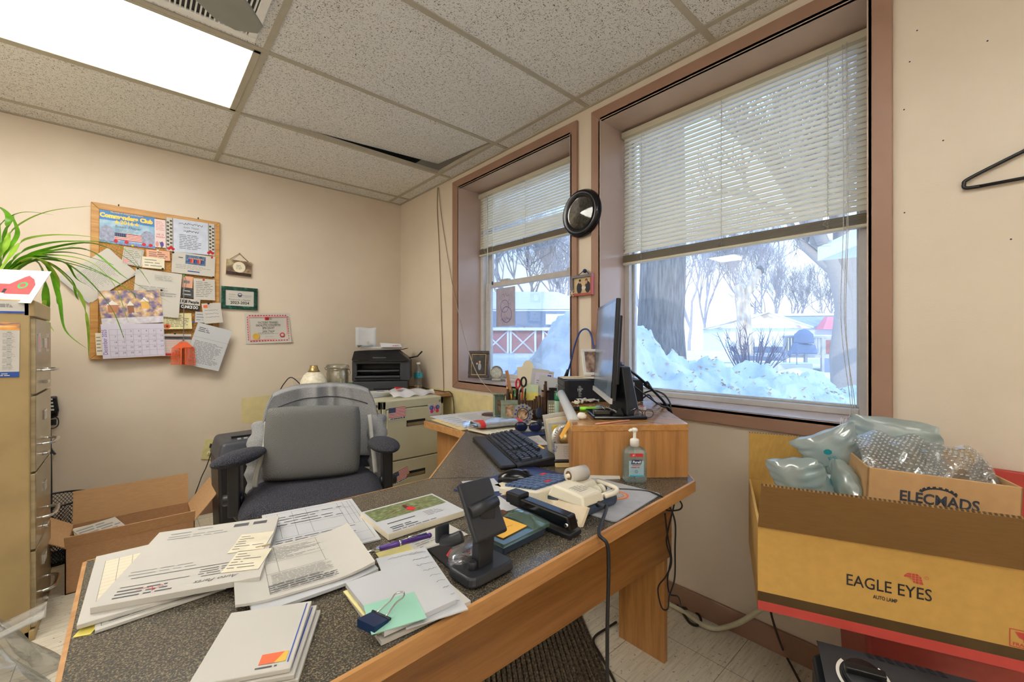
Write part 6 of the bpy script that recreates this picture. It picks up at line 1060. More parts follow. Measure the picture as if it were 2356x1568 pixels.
for i in range(16): a = R.random() * 6; c = Vector((R.uniform(-.025, .025), R.uniform(-.014, .014), .004 + R.random() * .01)); m.tube([c, c + Vector((.012 * math.cos(a), .012 * math.sin(a), 0)), c + Vector((.012 * math.cos(a) - .004 * math.sin(a), .012 * math.sin(a) + .004 * math.cos(a), .001))], .0009, (purpleink, redink, navy)[i % 3], 4)
tag(m.build('clips', r), kind='stuff')
# ================================================================ papers and small things on the desk top
def dp(c, z, mt, th=.0012, curl=0.):
    M, w, h = frame4(c, ('z', z)); m = MB()
    if curl:
        m.grid(lambda u, v: (-w / 2 + w * u, -h / 2 + h * v, th + curl * (max(0, u - .62) / .38) ** 2 + curl * .5 * (max(0, .25 - u) / .25) ** 2), 16, 8, mt); m.grid(lambda u, v: (-w / 2 + w * u, h / 2 - h * v, curl * (max(0, u - .62) / .38) ** 2 * .9 + curl * .5 * (max(0, .25 - u) / .25) ** 2), 16, 8, mt)
        for v in (0, 1): m.grid(lambda u, q: (-w / 2 + w * u, (-h / 2 + h * v), th * q + curl * (max(0, u - .62) / .38) ** 2 * (.9 + .1 * q) + curl * .5 * (max(0, .25 - u) / .25) ** 2), 16, 1, mt)
    else: m.box((-w / 2, -h / 2, 0), (w / 2, h / 2, th), mt)
    return M, w, h, m
def form(m, w, h, z, seed=1, n=16, cols=(.3, .55), ic=midink):
    m.frame(-w * .46, -h * .45, w * .46, h * .45, .0006, z, ic); R = random.Random(seed)
    for c in cols: m.rect(w * (c - .5) - .0003, -h * .1, w * (c - .5) + .0003, h * .45, z, ic)
    for y in (.3, .12, -.1, -.3): m.rect(-w * .46, h * y, w * .46, h * y + .0006, z, ic)
    m.lines(-w * .42, -h * .43, w * .4, -h * .12, n // 2, ic, z + .0002, th=.22, seed=seed); m.lines(-w * .42, h * .14, w * .4, h * .43, n // 3, ic, z + .0002, th=.2, fill=.5, seed=seed + 1)
PG = 'paperwork spread over the front of the desk'
M, w, h, m = dp([(208, 1348), (478, 1276), (520, 1352), (232, 1456)], D + .001, paper, .004); form(m, w, h, .0044, 3); local(m, M, 'sheet_of_paper', 'lowest white sheet poking out under the left paper stack', 'paper', PG)
M, w, h, m = dp([(192, 1298), (500, 1220), (535, 1345), (214, 1432)], D + .0055, paper, .007); m.rect(-w * .42, -h * .4, -w * .05, h * .36, .0072, cream)
for i in range(5): x = -w * (.42 - .1 * i); m.rect(x, -h * .4, x + .0007, h * .36, .0075, greyink)
for i in range(14): y = h * (-.4 + .055 * i); m.rect(-w * .42, y, w * .3, y + .0004, .0075, greyink)
local(m, M, 'printed_form', 'ruled table form fanned out left under the top invoice', 'paper', PG, bevel=.001)
M, w, h, m = dp([(356, 1232), (627, 1201), (618, 1328), (222, 1416)], D + .013, paper, .009); z = .0094
m.lines(-w * .44, -h * .2, w * .1, -h * .12, 2, greyink, z, th=.2)
for y, x0, x1 in ((-.23, -.4, .34), (-.33, -.42, .0), (-.36, .08, .42), (.41, -.38, -.22), (.44, -.18, -.06)): m.rect(w * x0, h * y, w * x1, h * y + .002, z, midink)
m.lines(-w * .42, -h * .46, -w * .02, -h * .35, 3, midink, z, th=.35); m.lines(.05 * w, -h * .34, w * .4, -h * .25, 3, midink, z, th=.3); m.lines(w * .12, h * .38, w * .44, h * .45, 1, midink, z, th=.8, seed=9); m.lines(-w * .38, h * .3, w * .2, h * .38, 2, greyink, z, th=.25); m.text('Auto Parts', w * .2, -h * .42, .014, midink, z, shear=.4, M=T(w * .2, -h * .42, 0) @ Rz(PI) @ T(-w * .2, h * .42, 0)); m.scribble(-w * .3, -h * .40, w * .16, h * .06, redink, z + .0002, 9, .0005, 5)
local(m, M, 'invoice', 'upside down printed invoice topping the left paper stack', 'paper', PG, bevel=.001)
for c, lb, zz in (([(545, 1232), (622, 1222), (616, 1262), (535, 1270)], 'cream check slip clipped to the upper right of the invoice', .0226), ([(535, 1270), (616, 1262), (606, 1306), (522, 1316)], 'cream check slip below the other on the invoice', .0226)):
    M, w, h, m = dp(c, D + zz, thin('pale buff check paper', '#efe6cd', .05), .0006); m.lines(-w * .44, -h * .4, w * .4, h * .4, 6, midink, .0009, th=.2, fill=.6); local(m, M, 'check_slip', lb, 'paper')
a, b = PZ(588, 1258, D + .024), PZ(625, 1250, D + .024); m = MB(); m.tube([a, b, b.lerp(a, .05) + Vector((.001, -.002, 0)), a.lerp(b, .3) + Vector((.002, -.004, 0))], .0006, brass, 5); single(m, 'paper_clip', 'thin paper clip over the invoice right edge', 'paper clip')
M, w, h, m = dp([(205, 1400), (240, 1392), (245, 1450), (202, 1456)], D + .0002, yellow_p, .0006); local(m, M, 'sticky_note', 'yellow sticky note peeking out under the left paper stack', 'sticky note')
M, w, h, m = dp([(585, 1193), (803, 1148), (884, 1242), (640, 1296)], D + .001, paper2, .003); form(m, w, h, .0034, 7, cols=(.15, .3, .45, .8, .86, .92)); local(m, M, 'printed_form', 'boxed form sheet reaching back toward the chair', 'paper', PG)
M, w, h, m = dp([(560, 1300), (778, 1236), (884, 1318), (560, 1428)], D + .005, paper2, .005, .006); local(m, M, 'printed_form', 'sheaf of forms under the curled top form in the middle of the desk', 'paper', PG)
M, w, h, m = dp([(545, 1284), (776, 1220), (892, 1308), (528, 1402)], D + .011, paper, .004, .012); form(m, w * .6, h, .0046, 11, 30, (.2, .8)); m.lines(-w * .28, -h * .44, w * .26, -h * .3, 4, midink, .005, th=.3); local(m, M, 'printed_form', 'curled top form in the middle of the desk', 'paper', PG)
for i, (c, lb) in enumerate((([(500, 1448), (694, 1420), (742, 1556), (490, 1600)], 'lowest logo envelope at the front edge of the desk'), ([(496, 1436), (684, 1410), (734, 1545), (486, 1590)], 'middle logo envelope at the front edge of the desk'), ([(492, 1425), (674, 1402), (722, 1528), (480, 1580)], 'top logo envelope at the front edge of the desk'))):
    M, w, h, m = dp(c, D + .001 + .0065 * i, paper, .006); z = .0064
    m.rect(w * .44, -h * .42, w * .455, h * .46, z, blueink); m.quad([(w * .14, -h * .40, z + .0002), (w * .3, -h * .40, z + .0002), (w * .38, -h * .27, z + .0002), (w * .14, -h * .27, z + .0002)], orange_m); m.quad([(w * .3, -h * .40, z + .0002), (w * .42, -h * .40, z + .0002), (w * .42, -h * .27, z + .0002), (w * .38, -h * .27, z + .0002)], gold); m.lines(w * .12, -h * .46, w * .42, -h * .42, 1, midink, z, th=.5)
    local(m, M, 'envelope', lb, 'envelope', 'logo envelopes at the front of the desk', bevel=.0012)
# bundle with the binder clip
BG = 'clipped bundle of slips'
for c, z, mt, th, lb, hand in (([(812, 1372), (998, 1302), (1070, 1396), (862, 1490)], .001, paper, .006, 'lowest slips of the clipped bundle by the desk edge', 0), ([(806, 1360), (900, 1318), (960, 1420), (850, 1462)], .0075, thin('pale lemon paper', '#f0e6a4', .05), .002, 'lemon slip inside the clipped bundle', 0), ([(880, 1284), (990, 1257), (1062, 1408), (915, 1452)], .010, paper2, .002, 'handwritten sheet fanned right in the clipped bundle', 1), ([(823, 1349), (965, 1284), (1028, 1406), (850, 1466)], .0125, paper2, .007, 'plain white pad on top of the clipped bundle', 0), ([(838, 1392), (956, 1362), (978, 1422), (853, 1462)], .020, teal_p, .0012, 'teal card under the binder clip', 0)):
    M, w, h, m = dp(c, D + z, mt, th)
    if hand:
        for i in range(9): m.scribble(w * .12, h * (.42 - .1 * i), w * .34, h * .02, midink, th + .0004, 12, .0004, i)
        m.scribble(-w * .3, h * .44, w * .7, h * .02, midink, th + .0004, 22, .0004, 31)
    local(m, M, 'slip_of_paper' if mt is not teal_p else 'teal_card', lb, 'paper', BG)
M, w, h, m = dp([(866, 1272), (942, 1250), (950, 1268), (876, 1290)], D + .0085, thin('pale lemon paper 2', '#f2e69a', .05), .0008); local(m, M, 'sticky_note', 'pale yellow sticky note behind the clipped bundle', 'sticky note')
p = PZ(862, 1430, D + .0215); CM = T(p) @ Rz(-1.25) ; r = thing('binder_clip', 'blue black binder clip on the teal card', 'binder clip', M=CM); m = MB(); m.hexa([(-.017, -.016, -.004), (.017, -.016, -.004), (.017, .010, .0), (-.017, .010, .0)], [(-.017, -.016, .008), (.017, -.016, .008), (.017, .012, .0035), (-.017, .012, .0035)], mk('blue black steel', '#16325e', .15, .4)); m.cyl((-.018, .012, .003), (.018, .012, .003), .0022, black_m, seg=10); m.build('clip_body', r)
m = MB(); m.tube(smooth_path([(-.009, .012, .004), (-.006, .035, .010), (-.008, .048, .013), (.0, .056, .014), (.008, .048, .013), (.006, .035, .010), (.009, .012, .004)], 5), .0013, chrome, 7); m.build('wire_handle', r)
# bird calendar pad
M, w, h, m = dp([(840, 1190), (1003, 1144), (1060, 1190), (882, 1246)], D + .001, cream, .014); z = .0146; m.rect(-w * .5, -h * .5, w * .5, h * .5, z - .0004, paper2); m.quad([(-w * .47, -h * .02, z), (w * .47, -h * .02, z), (w * .47, h * .45, z), (-w * .47, h * .45, z)], two('pine branch print', [(.3, '#3c4a2c'), (.5, '#6a7a4e'), (.7, '#a9ad84')], 70, .35, st=(1, 3, 1), detail=6))
R = random.Random(4)
for i in range(9): a = Vector((w * R.uniform(-.4, .2), h * R.uniform(.05, .4), z + .0003)); b = a + Vector((w * R.uniform(.15, .3), h * R.uniform(-.02, .12), 0)); n = Vector((0, .0009, 0)); m.quad([a - n, b - n, b + n, a + n], tan_cab)
m.disc((w * .02, h * .12, z + .0006), w * .05, redink, 14, ry=h * .09); m.disc((-w * .0, h * .24, z + .0005), w * .028, mk('dark wing print', '#5e2a28', .5), 10, ry=h * .1)
m.lines(-w * .42, -h * .42, -w * .05, -h * .3, 2, midink, z, th=.5); m.lines(w * .08, -h * .3, w * .3, -h * .1, 4, midink, z, th=.2); m.rect(-w * .4, -h * .2, -w * .05, -h * .17, z, midink); m.lines(-w * .44, -h * .48, w * .3, -h * .44, 1, midink, z, th=.5); local(m, M, 'desk_calendar', 'thick desk calendar pad with a red bird picture', 'calendar', bevel=.001)
M, w, h, m = dp([(905, 1248), (1040, 1202), (1066, 1232), (948, 1282)], D + .001, paper, .001); m.lines(-w * .3, -h * .3, w * .4, h * .3, 5, greyink, .0014, th=.3, fill=.5); local(m, M, 'sheet_of_paper', 'number jotted sheet between the calendar pad and phone stand', 'paper')
a, b = PZ(842, 1270, D + .020), PZ(988, 1231, D + .020); d = (b - a).normalized(); r = thing('pen', 'purple and silver ballpoint pen below the bird calendar pad', 'pen', M=basis(d, (-d.y, d.x, 0), a)); L = (b - a).length; pu = mk('purple barrel', '#4b2f78', .3, .2)
m = MB(); m.tube([(.026, 0, 0), (L * .5, 0, 0), (L * .62, 0, 0), (L * .97, 0, 0)], [.0054, .0056, .005, .005], pu, 14); m.build('barrel', r); m = MB(); m.tube([(0, 0, 0), (.006, 0, 0), (.026, 0, 0)], [.0008, .0022, .0053], chrome, 12); m.build('tip', r); m = MB(); m.cyl((L * .5, 0, 0), (L * .53, 0, 0), .006, chrome, seg=14); m.build('ring_band', r); m = MB(); m.tube([(L * .64, 0, .005), (L * .66, 0, .008), (L * .95, 0, .0065)], .0016, chrome, 6); m.build('pocket_clip', r); m = MB(); m.ball((L, 0, 0), .0055, pu, 10, 7); m.build('stylus_tip', r)
# slips, pens on the navy pad
for c, lb, mt in (([(1070, 1108), (1150, 1098), (1146, 1130), (1072, 1136)], 'handwritten white slip on the left of the navy pad', paper2), ([(1098, 1152), (1150, 1140), (1192, 1170), (1120, 1185)], 'white leaflet with a blue mark in front of the navy pad', paper2), ([(1145, 1112), (1195, 1098), (1215, 1112), (1170, 1132)], 'cream slip under the red pen', cream)):
    M, w, h, m = dp(c, D + .0048, mt, .0006); m.scribble(-w * .3, h * .1, w * .5, h * .1, blueink, .0009, 12, .0005, 7); local(m, M, 'slip_of_paper', lb, 'paper')
def pencil(a, b, label, c, rad=.0036, name='pencil', cat='pencil', tipc=None):
    d = (b - a); r = thing(name, label, cat, a); m = wmb(r); m.tube([a, a.lerp(b, .8)], rad, c, 8); m.build('barrel', r); m = wmb(r); m.tube([a.lerp(b, .8), b], [rad, .0006], tipc or cream, 8); m.build('tip', r)
pencil(PZ(1172, 1116, D + .012), PZ(1228, 1108, D + .012), 'red pen behind the phone stand', red_m, .0045, 'pen', 'pen', red_m); pencil(PZ(1195, 1130, D + .009), PZ(1152, 1138, D + .009), 'yellow pencil behind the phone stand', orange_p)
# ---- business cards on a black phone, beside the riser
p = PZ(1297, 1072, D + .001); PHM = T(p.x, p.y, D + .001) @ basis(RD, VD, (0, 0, 0)) @ Rz(.05); m = MB(); m.box((-.033, -.005, 0), (.03, .05, .012), manila); local(m, PHM @ T(.004, -.006, 0), 'note_block', 'manila note block at the foot of the riser', 'note pad'); m = MB(); m.box((-.034, -.004, .0125), (.03, .055, .022), black_m); local(m, PHM @ T(0, 0, 0), 'mobile_phone', 'black phone under the business cards', 'phone', bevel=.003)
m = MB(); m.box((-.028, -.001, 0), (.026, .012, .05), paper); m.text('BG', -.014, .026, .016, blueink, .0014, M=Rx(PI / 2) @ Rz(1.3) @ T(.04, .01, 0)) ; m.lines(.0, .006, .022, .045, 7, greyink, .0014, M=Rx(PI / 2), th=.2); local(m, PHM @ T(0, .004, .0225) @ Rx(-.1), 'business_cards', 'upright stack of business cards leaning on the riser', 'business cards')
for i, (c, t, mt, lb) in enumerate((([(1244, 957), (1318, 942), (1332, 1040), (1268, 1048)], 1.60, paper, 'hindmost white pad standing by the riser'), ([(1250, 966), (1318, 954), (1330, 1044), (1273, 1050)], 1.575, cream, 'cream pad standing before the white pad by the riser'), ([(1258, 973), (1318, 966), (1328, 1046), (1277, 1052)], 1.55, paper2, 'front white pad standing before the yellow folder'), ([(1266, 979), (1318, 974), (1326, 1046), (1282, 1052)], 1.53, thin('mustard folder', '#d9b93a', .05), 'mustard folder standing behind the disc'))):
    M, w, h = frame4(c, ('d', t)); m = MB(); m.box((-w / 2, -h / 2, -.008), (w / 2, h / 2, .002), mt); local(m, M, 'note_pad' if i < 3 else 'folder', lb, 'stationery')
dc = PD(1304, 1010, 1.49); M = T(dc) @ basis(RD, Vector((0, 0, 1)) + VD * .1, (0, 0, 0)); r = thing('data_disc', 'silver disc with hand lettering leaning on the mustard folder', 'disc', M=M); m = MB(); m.lathe([(.026, 0), (.055, 0), (.055, .0014), (.026, .0014), (.026, 0)], mk('silver disc', '#c9c9c4', .25, .6, var=.15), seg=40)
for i, chh_ in enumerate('ACCESSIBILITY AND'): a = math.radians(250 - 11 * i + 20); m.text(chh_, 0, .043, .011, ink, .0018, M=Rz(a - PI / 2), bold=.0003)
m.build('disc', r); m = MB(); m.lathe([(0, .0002), (.026, .0002), (.026, .0012), (0, .0012)], brass, seg=28); m.build('hub', r)
# ---- papers on the return, bag, frames, organiser
RG = 'papers on the return by the small window'
for c, z, mt, lb in (([(996, 966), (1060, 958), (1112, 984), (1056, 990)], .001, manila, 'manila envelope lowest on the return paper pile'), ([(1000, 958), (1100, 946), (1150, 975), (1066, 986)], .004, paper2, 'white sheet fanned on the return paper pile'), ([(1040, 952), (1140, 944), (1165, 962), (1080, 975)], .007, paper, 'topmost white sheet at the back of the return paper pile'), ([(1088, 986), (1225, 964), (1240, 975), (1116, 1004)], .005, cream, 'cream pad lying under the silver snack bag'), ([(1198, 985), (1245, 977), (1250, 986), (1212, 994)], .001, paper2, 'white slip behind the keyboard'), ([(1200, 1003), (1250, 1000), (1252, 1025), (1222, 1025)], .001, paper, 'white note right of the keyboard'), ([(1192, 998), (1240, 990), (1250, 1000), (1205, 1005)], .003, navy, 'navy booklet behind the keyboard')):
    M, w, h, m = dp(c, D + z, mt, .003); m.lines(-w * .4, -h * .3, w * .4, h * .3, 5, greyink, .0034, th=.2) if mt is not navy else None; local(m, M, 'sheet_of_paper' if mt is not navy else 'booklet', lb, 'paper' if mt is not navy else 'booklet', RG if mt is not navy else None)
a, b = PZ(1090, 976, D + .03), PZ(1196, 967, D + .03); d = (b - a).normalized(); M = basis(d, (-d.y, d.x, 0), a); L = (b - a).length; R = random.Random(9); sil_m = mk('silver snack film', '#c6cbd0', .22, .55, var=.2, vs=30, bump=.3, bs=60)
def sb(u, v): k = math.sin(PI * (.04 + .92 * u)) ** .4; a = 2 * PI * v; return (L * u, .062 * math.cos(a) * (1.1 - .25 * k), .022 * math.sin(a) * k * (1 + .15 * math.sin(9 * u + 3 * a)))
r = thing('snack_bag', 'silver and red twisted snack bag on the return papers', 'bag', M=M); m = MB(); m.grid(sb, 30, 20, sil_m); m.build('wrapper', r)
for u0, u1 in ((.06, .17), (.86, .97)): m = MB(); m.grid(lambda u, v: (lambda p: (p[0], p[1] * 1.02, p[2] * 1.06 + .0006))(sb(u0 + (u1 - u0) * u, v)), 5, 20, mk('red film', '#d23a34', .3)); m.build('end_band', r)
m = MB(); m.grid(lambda u, v: (-.05 * u, .05 * (v - .5) * 2 * (1 - .2 * u), .012 * math.sin(7 * v + 2 * u)), 6, 10, film); m.build('torn_end', r)
TO = 2.33
def facing(px, py, t, yaw=0., lean=.12): return T(PD(px, py, t)) @ basis(RD, Vector((0, 0, 1)) + VD * lean, (0, 0, 0)) @ Ry(yaw)
green_f = mk('grey green frame', '#7f8a76', .5, var=.15, vs=40); portrait = two('sepia portrait print', [(.4, '#7c5a40'), (.6, '#d6b590')], 30, .4)
def base_at(px, t): p = PD(px, 790, t); return 790 + (CAM.z - D - .002) / t * F
r = thing('photo_frame', 'grey green square frame with a small portrait on the return', 'picture frame', M=facing(1172, base_at(1172, 2.24), 2.24, .1)); m = MB()
for q in (((-.045, 0), (.045, .03)), ((-.045, .09), (.045, .115)), ((-.045, .03), (-.02, .09)), ((.02, .03), (.045, .09))): m.box((*q[0], -.008), (*q[1], .004), green_f)
m.build('frame', r, bevel=.002); m = MB(); m.rect(-.02, .03, .02, .09, 0, portrait); m.build('photo', r)
r = thing('photo_frame', 'narrow leafy green frame turned sideways at the left of the portrait frame', 'picture frame', M=facing(1149, base_at(1149, 2.36), 2.36, .9)); m = MB()
for q in (((-.045, 0), (.045, .03)), ((-.045, .1), (.045, .13)), ((-.045, .03), (-.022, .1)), ((.022, .03), (.045, .1))): m.box((*q[0], -.008), (*q[1], .004), green_f)
for i in range(14): m.ball((-.045 + .09 * (i % 7) / 6, .13 if i < 7 else .012, .004), .008, green_f, 7, 5)
m.build('frame', r); m = MB(); m.rect(-.022, .03, .022, .1, 0, portrait); m.build('photo', r)
r = thing('round_photo_frame', 'round scalloped frame studded with blue gems on the return', 'picture frame', M=facing(1203, base_at(1203, 2.16), 2.16, -.05)); m = MB(); pw = mk('pewter', '#8f8a7c', .35, .6)
m.hexa([((.052 + .003 * math.cos(18 * a)) * math.cos(a), .055 + (.052 + .003 * math.cos(18 * a)) * math.sin(a), -.008) for a in [2 * PI * k / 72 for k in range(72)]], [((.049 + .003 * math.cos(18 * a)) * math.cos(a), .055 + (.049 + .003 * math.cos(18 * a)) * math.sin(a), .003) for a in [2 * PI * k / 72 for k in range(72)]], pw); m.build('frame', r)
for i in range(12): a = 2 * PI * i / 12; m = MB(); m.ball((.039 * math.cos(a), .055 + .039 * math.sin(a), .004), .0048, mk('blue gem', '#2a3fd6', .1), 8, 6); m.build('gem', r)
m = MB(); m.disc((0, .055, .0036), .027, portrait, 24); m.ring((0, .055, .0038), .027, .031, black_m, 24); m.build('photo', r)
# sunglasses and cases before the frames
for px, py, t, lb in ((1204, 958, 2.02, 'dark sunglass lens propped before the round frame'),):
    r = thing('sunglasses', 'dark wraparound sunglasses before the round gem frame', 'sunglasses', M=facing(1215, base_at(1215, 1.98) - 2, 1.98, -.1, 0)); dl = mk('dark blue lens', '#1b2140', .08, var=.3, vs=20)
    for s in (-1, 1): m = MB(); m.ball((s * .033, .022, 0), (.027, .021, .006), dl, 16, 10); m.build('lens', r); m = MB(); m.tube([(s * .033 + .028 * math.cos(a * PI / 12), .022 + .022 * math.sin(a * PI / 12), .0) for a in range(24)], .0022, black_m, 6, closed=True); m.build('rim', r)
    m = MB(); m.tube([(-.006, .028, 0), (.006, .028, 0)], .003, black_m, 6); m.build('bridge', r); m = MB(); m.tube(smooth_path([(.062, .028, 0), (.07, .03, -.06), (.066, .01, -.13)], 4), .0028, black_m, 6); m.build('temple', r)
r = thing('sunglasses', 'second pair of dark sunglasses standing on end by the bark organizer', 'sunglasses', M=facing(1240, base_at(1240, 2.0) - 2, 2.0, .5, 0) @ Rz(PI / 2)); 
for s in (0, 1): m = MB(); m.ball((.028 + s * .056, 0, 0), (.025, .019, .006), mk('smoky lens', '#3b4356', .1), 14, 9); m.build('lens', r)
m = MB(); m.tube([(.0, 0, 0), (.11, .0, 0)], .0028, black_m, 6); m.tube(smooth_path([(.1, .01, 0), (.09, .012, -.06), (.06, .01, -.11)], 4), .0028, black_m, 6); m.build('frame', r)
# bark organiser
bark2 = two('dark split twig', [(.3, '#2b1a12'), (.55, '#4f3222'), (.75, '#7c5a3c')], 40, .8, st=(14, 14, 1), bump=.8, bd=.004)
OM = T(*PD(1208, 790, 2.44).xy, D + .001) @ basis(RD, VD, (0, 0, 0)) @ Rz(-.18); r = thing('desk_organizer', 'rustic twig desk organizer stuffed with envelopes and pens', 'organizer', M=OM); R = random.Random(12)
for k, (x0, y0, x1, y1, n) in enumerate(((-.09, -.07, .12, -.07, 16), (.12, -.07, .12, .06, 10), (-.09, -.07, -.09, .06, 9), (-.09, .06, .12, .06, 14))):
    m = MB()
    for i in range(n): t = i / (n - 1); hh = (.115 if k == 0 else .17 if k == 1 else .14) + R.uniform(-.02, .02) + (.03 if k == 1 and t > .5 else 0); x, y = x0 + (x1 - x0) * t, y0 + (y1 - y0) * t; m.tube([(x, y, 0), (x + R.uniform(-.004, .004), y + R.uniform(-.003, .003), hh)], .0078, bark2, 6)
    m.build(('front', 'side', 'side', 'back')[k] + '_slats', r)
m = MB(); m.box((-.09, -.065, .002), (.12, .06, .01), bark2); m.build('floor', r)
EG = 'envelopes filed in the twig organizer'
for i, (x, y, hh, a, mt, lb) in enumerate(((.02, .045, .27, -.10, cream, 'tall cream envelope with an open round flap in the organizer'), (.055, .035, .255, .12, paper2, 'tilted white envelope second in the organizer'), (.075, .022, .25, .16, paper, 'white envelope with a stamp in the organizer'), (.085, .008, .235, .10, lilac, 'lilac envelope in the organizer'), (.092, -.008, .22, .20, paper2, 'short white envelope leaning right in the organizer'), (.02, -.02, .17, .05, thin('pale green paper', '#cfe0b8', .06), 'pale green slip in the organizer'), (.03, -.035, .125, .0, thin('lemon envelope', '#e8d66a', .06), 'yellow note at the front of the organizer'))):
    m = MB(); m.box((-.05, -.0012, 0), (.05, .0012, hh), mt)
    if i == 0: m.hexa([(.05 * math.cos(a2) * .62 + .015, -.0014, hh + .034 * math.sin(a2)) for a2 in [PI * k / 10 for k in range(11)]], [(.05 * math.cos(a2) * .62 + .015, .0, hh + .034 * math.sin(a2)) for a2 in [PI * k / 10 for k in range(11)]], mt); m.disc((-.01, .11, .0018), .004, redink, 8, Rx(PI / 2))
    if i in (2, 3): m.rect(.02, hh - .03, .042, hh - .01, .0016, blueink, Rx(PI / 2)); m.lines(-.04, hh - .08, .0, hh - .04, 3, greyink, .0016, M=Rx(PI / 2))
    local(m, OM @ T(x, y, .0125) @ Ry(a) @ Rx(-.06), 'envelope', lb, 'envelope', EG)
def pen_in(x, y, ln, ax, ay, c, label, rad=.0042, name='pen', cat='pen', capc=None):
    M = OM @ T(x, y, .0125) @ Rx(ay) @ Ry(ax); r = thing(name, label, cat, M=M); m = MB(); m.cyl((0, 0, 0), (0, 0, ln * .8), rad, c, seg=9); m.build('barrel', r); m = MB(); m.cyl((0, 0, ln * .8), (0, 0, ln), rad * 1.1, capc or c, r2=rad * .7, seg=9); m.build('cap', r)
for x, y, ln, ax, ay, c, lb, cc in ((-.045, -.05, .15, -.05, .02, green_m, 'green pen in the twig organizer', green_m), (-.03, -.045, .155, .04, .03, white_m, 'white pen in the twig organizer', lgrey), (-.015, -.052, .16, .06, .0, red_m, 'red pen at the right of the organizer pens', red_m), (-.06, -.04, .15, -.12, .03, gold, 'gold pen in the twig organizer', brass), (-.005, -.04, .15, .10, .02, black_m, 'black pen right of the scissors in the organizer', black_m), (-.022, -.055, .14, .0, .0, red_m, 'short red pen in front of the organizer pens', dgrey)): pen_in(x, y, ln, ax, ay, c, lb, capc=cc)
pen_in(-.078, -.02, .20, -.14, .05, orange_p, 'yellow pencil leaning left in the twig organizer', .0036, 'pencil', 'pencil', pinkprint)
m = MB(); m.box((-.009, -.002, 0), (.009, .002, .25), wood('ruler maple', '#8a5c36', '#a8764a', '#b98858', 'z', .4)); local(m, OM @ T(-.062, .02, .0125) @ Ry(-.2), 'wooden_ruler', 'brown wooden ruler leaning left in the organizer', 'ruler')
SMx = OM @ T(-.03, -.012, .0125) @ Ry(.04); r = thing('scissors', 'red and black handled scissors in the twig organizer', 'scissors', M=SMx)
for s in (-1, 1): m = MB(); m.tube([(s * .016 + (.013 + .002 * s) * math.cos(a * PI / 10), 0, .178 + s * .006 + .026 * math.sin(a * PI / 10)) for a in range(20)], .0055, red_m if s < 0 else black_m, 8, closed=True); m.tube([(s * .012, 0, .154), (0, 0, .125)], .006, black_m, 8); m.build('handle', r)
m = MB(); m.hexa([(-.006, -.001, .02), (.006, -.001, .02), (.006, .001, .02), (-.006, .001, .02)], [(-.008, -.001, .13), (.008, -.001, .13), (.008, .001, .13), (-.008, .001, .13)], steel); m.build('blades', r)
# remote, spray bottle, black gadget
m = MB(); m.box((-.02, -.01, 0), (.02, .01, .12), mk('khaki remote plastic', '#8c8672', .5))
for j in range(6):
    for i in range(3): m.box((-.014 + .010 * i, -.0125, .02 + .014 * j), (-.007 + .010 * i, -.01, .029 + .014 * j), cream)
local(m, T(*PD(1269, 790, 2.2).xy, D + .001) @ basis(RD, VD, (0, 0, 0)) @ Rx(-.1), 'remote_control', 'khaki remote control standing beside the twig organizer', 'remote', bevel=.003)
c = (*PD(1284, 790, 2.18).xy, D + .001); r = thing('spray_bottle', 'pale green bottle with a round green cap beside the computer', 'bottle', c); m = wmb(r); m.lathe([(0, 0), (.017, 0), (.019, .004), (.019, .12), (.017, .124)], thin('pale mint label', '#cfe3cf', .3), c, seg=20); m.build('body', r); m = wmb(r); m.lathe([(.0195, .123), (.0195, .135), (.019, .15), (.013, .168), (0, .175)], clear('green cap', '#4fd0a0', .5, .2, .1), c, seg=20); m.build('cap', r)
m = MB(); m.box((-.022, -.012, 0), (.022, .012, .17), black_m); m.ball((-.018, -.013, .16), .003, red_m, 6, 5); local(m, T(*PD(1272, 790, 2.36).xy, D + .001) @ basis(RD, VD, (0, 0, 0)), 'router', 'slim black gadget standing behind the remote control', 'gadget', bevel=.004)
p = PZ(1128, 950, D + .02); m = MB(); m.lathe([(0, 0), (.05, 0), (.055, .012), (.05, .016), (0, .018)], mk('dark brown tin', '#4a2f2a', .35)); local(m, T(PD(1130, base_at(1130, 2.42), 2.42)), 'round_tin', 'dark brown round tin at the wall behind the snack bag', 'tin')
# ---- window sill of the small window
r = thing('photo_frame', 'dark bronze framed couple photo on the small window sill', 'picture frame', M=T(PD(1100, 869, 2.98)) @ basis(Vector((.55, -.83, 0)), Vector((.10, .06, 1)), (0, 0, 0))); dk = two('dark bronze moulding', [(.4, '#241a17'), (.65, '#4a342a')], 50, .3); W, H, f = .075, .19, .022; m = MB()
for q in (((-W, 0), (W, f)), ((-W, H - f), (W, H)), ((-W, f), (-W + f, H - f)), ((W - f, f), (W, H - f))): m.box((*q[0], -.012), (*q[1], .006), dk)
m.build('frame', r, bevel=.004); m = MB(); m.rect(-W + f, f, W - f, H - f, 0, two('dark evening print', [(.45, '#14110f'), (.7, '#3f352c')], 18, .3)); m.disc((.008, .08, .0006), .012, mk('pale shirt print', '#9aa0ab', .5), 10, ry=.026); m.disc((.008, .113, .0008), .008, mk('face print', '#c99d80', .5), 10); m.disc((-.012, .072, .0006), .011, mk('dark dress print', '#3b2e2c', .5), 10, ry=.026); m.disc((-.012, .1, .0008), .0075, mk('face print', '#c99d80', .5), 10); m.frame(-W + f, f, W - f, H - f, .003, .001, brass); m.build('photo', r)
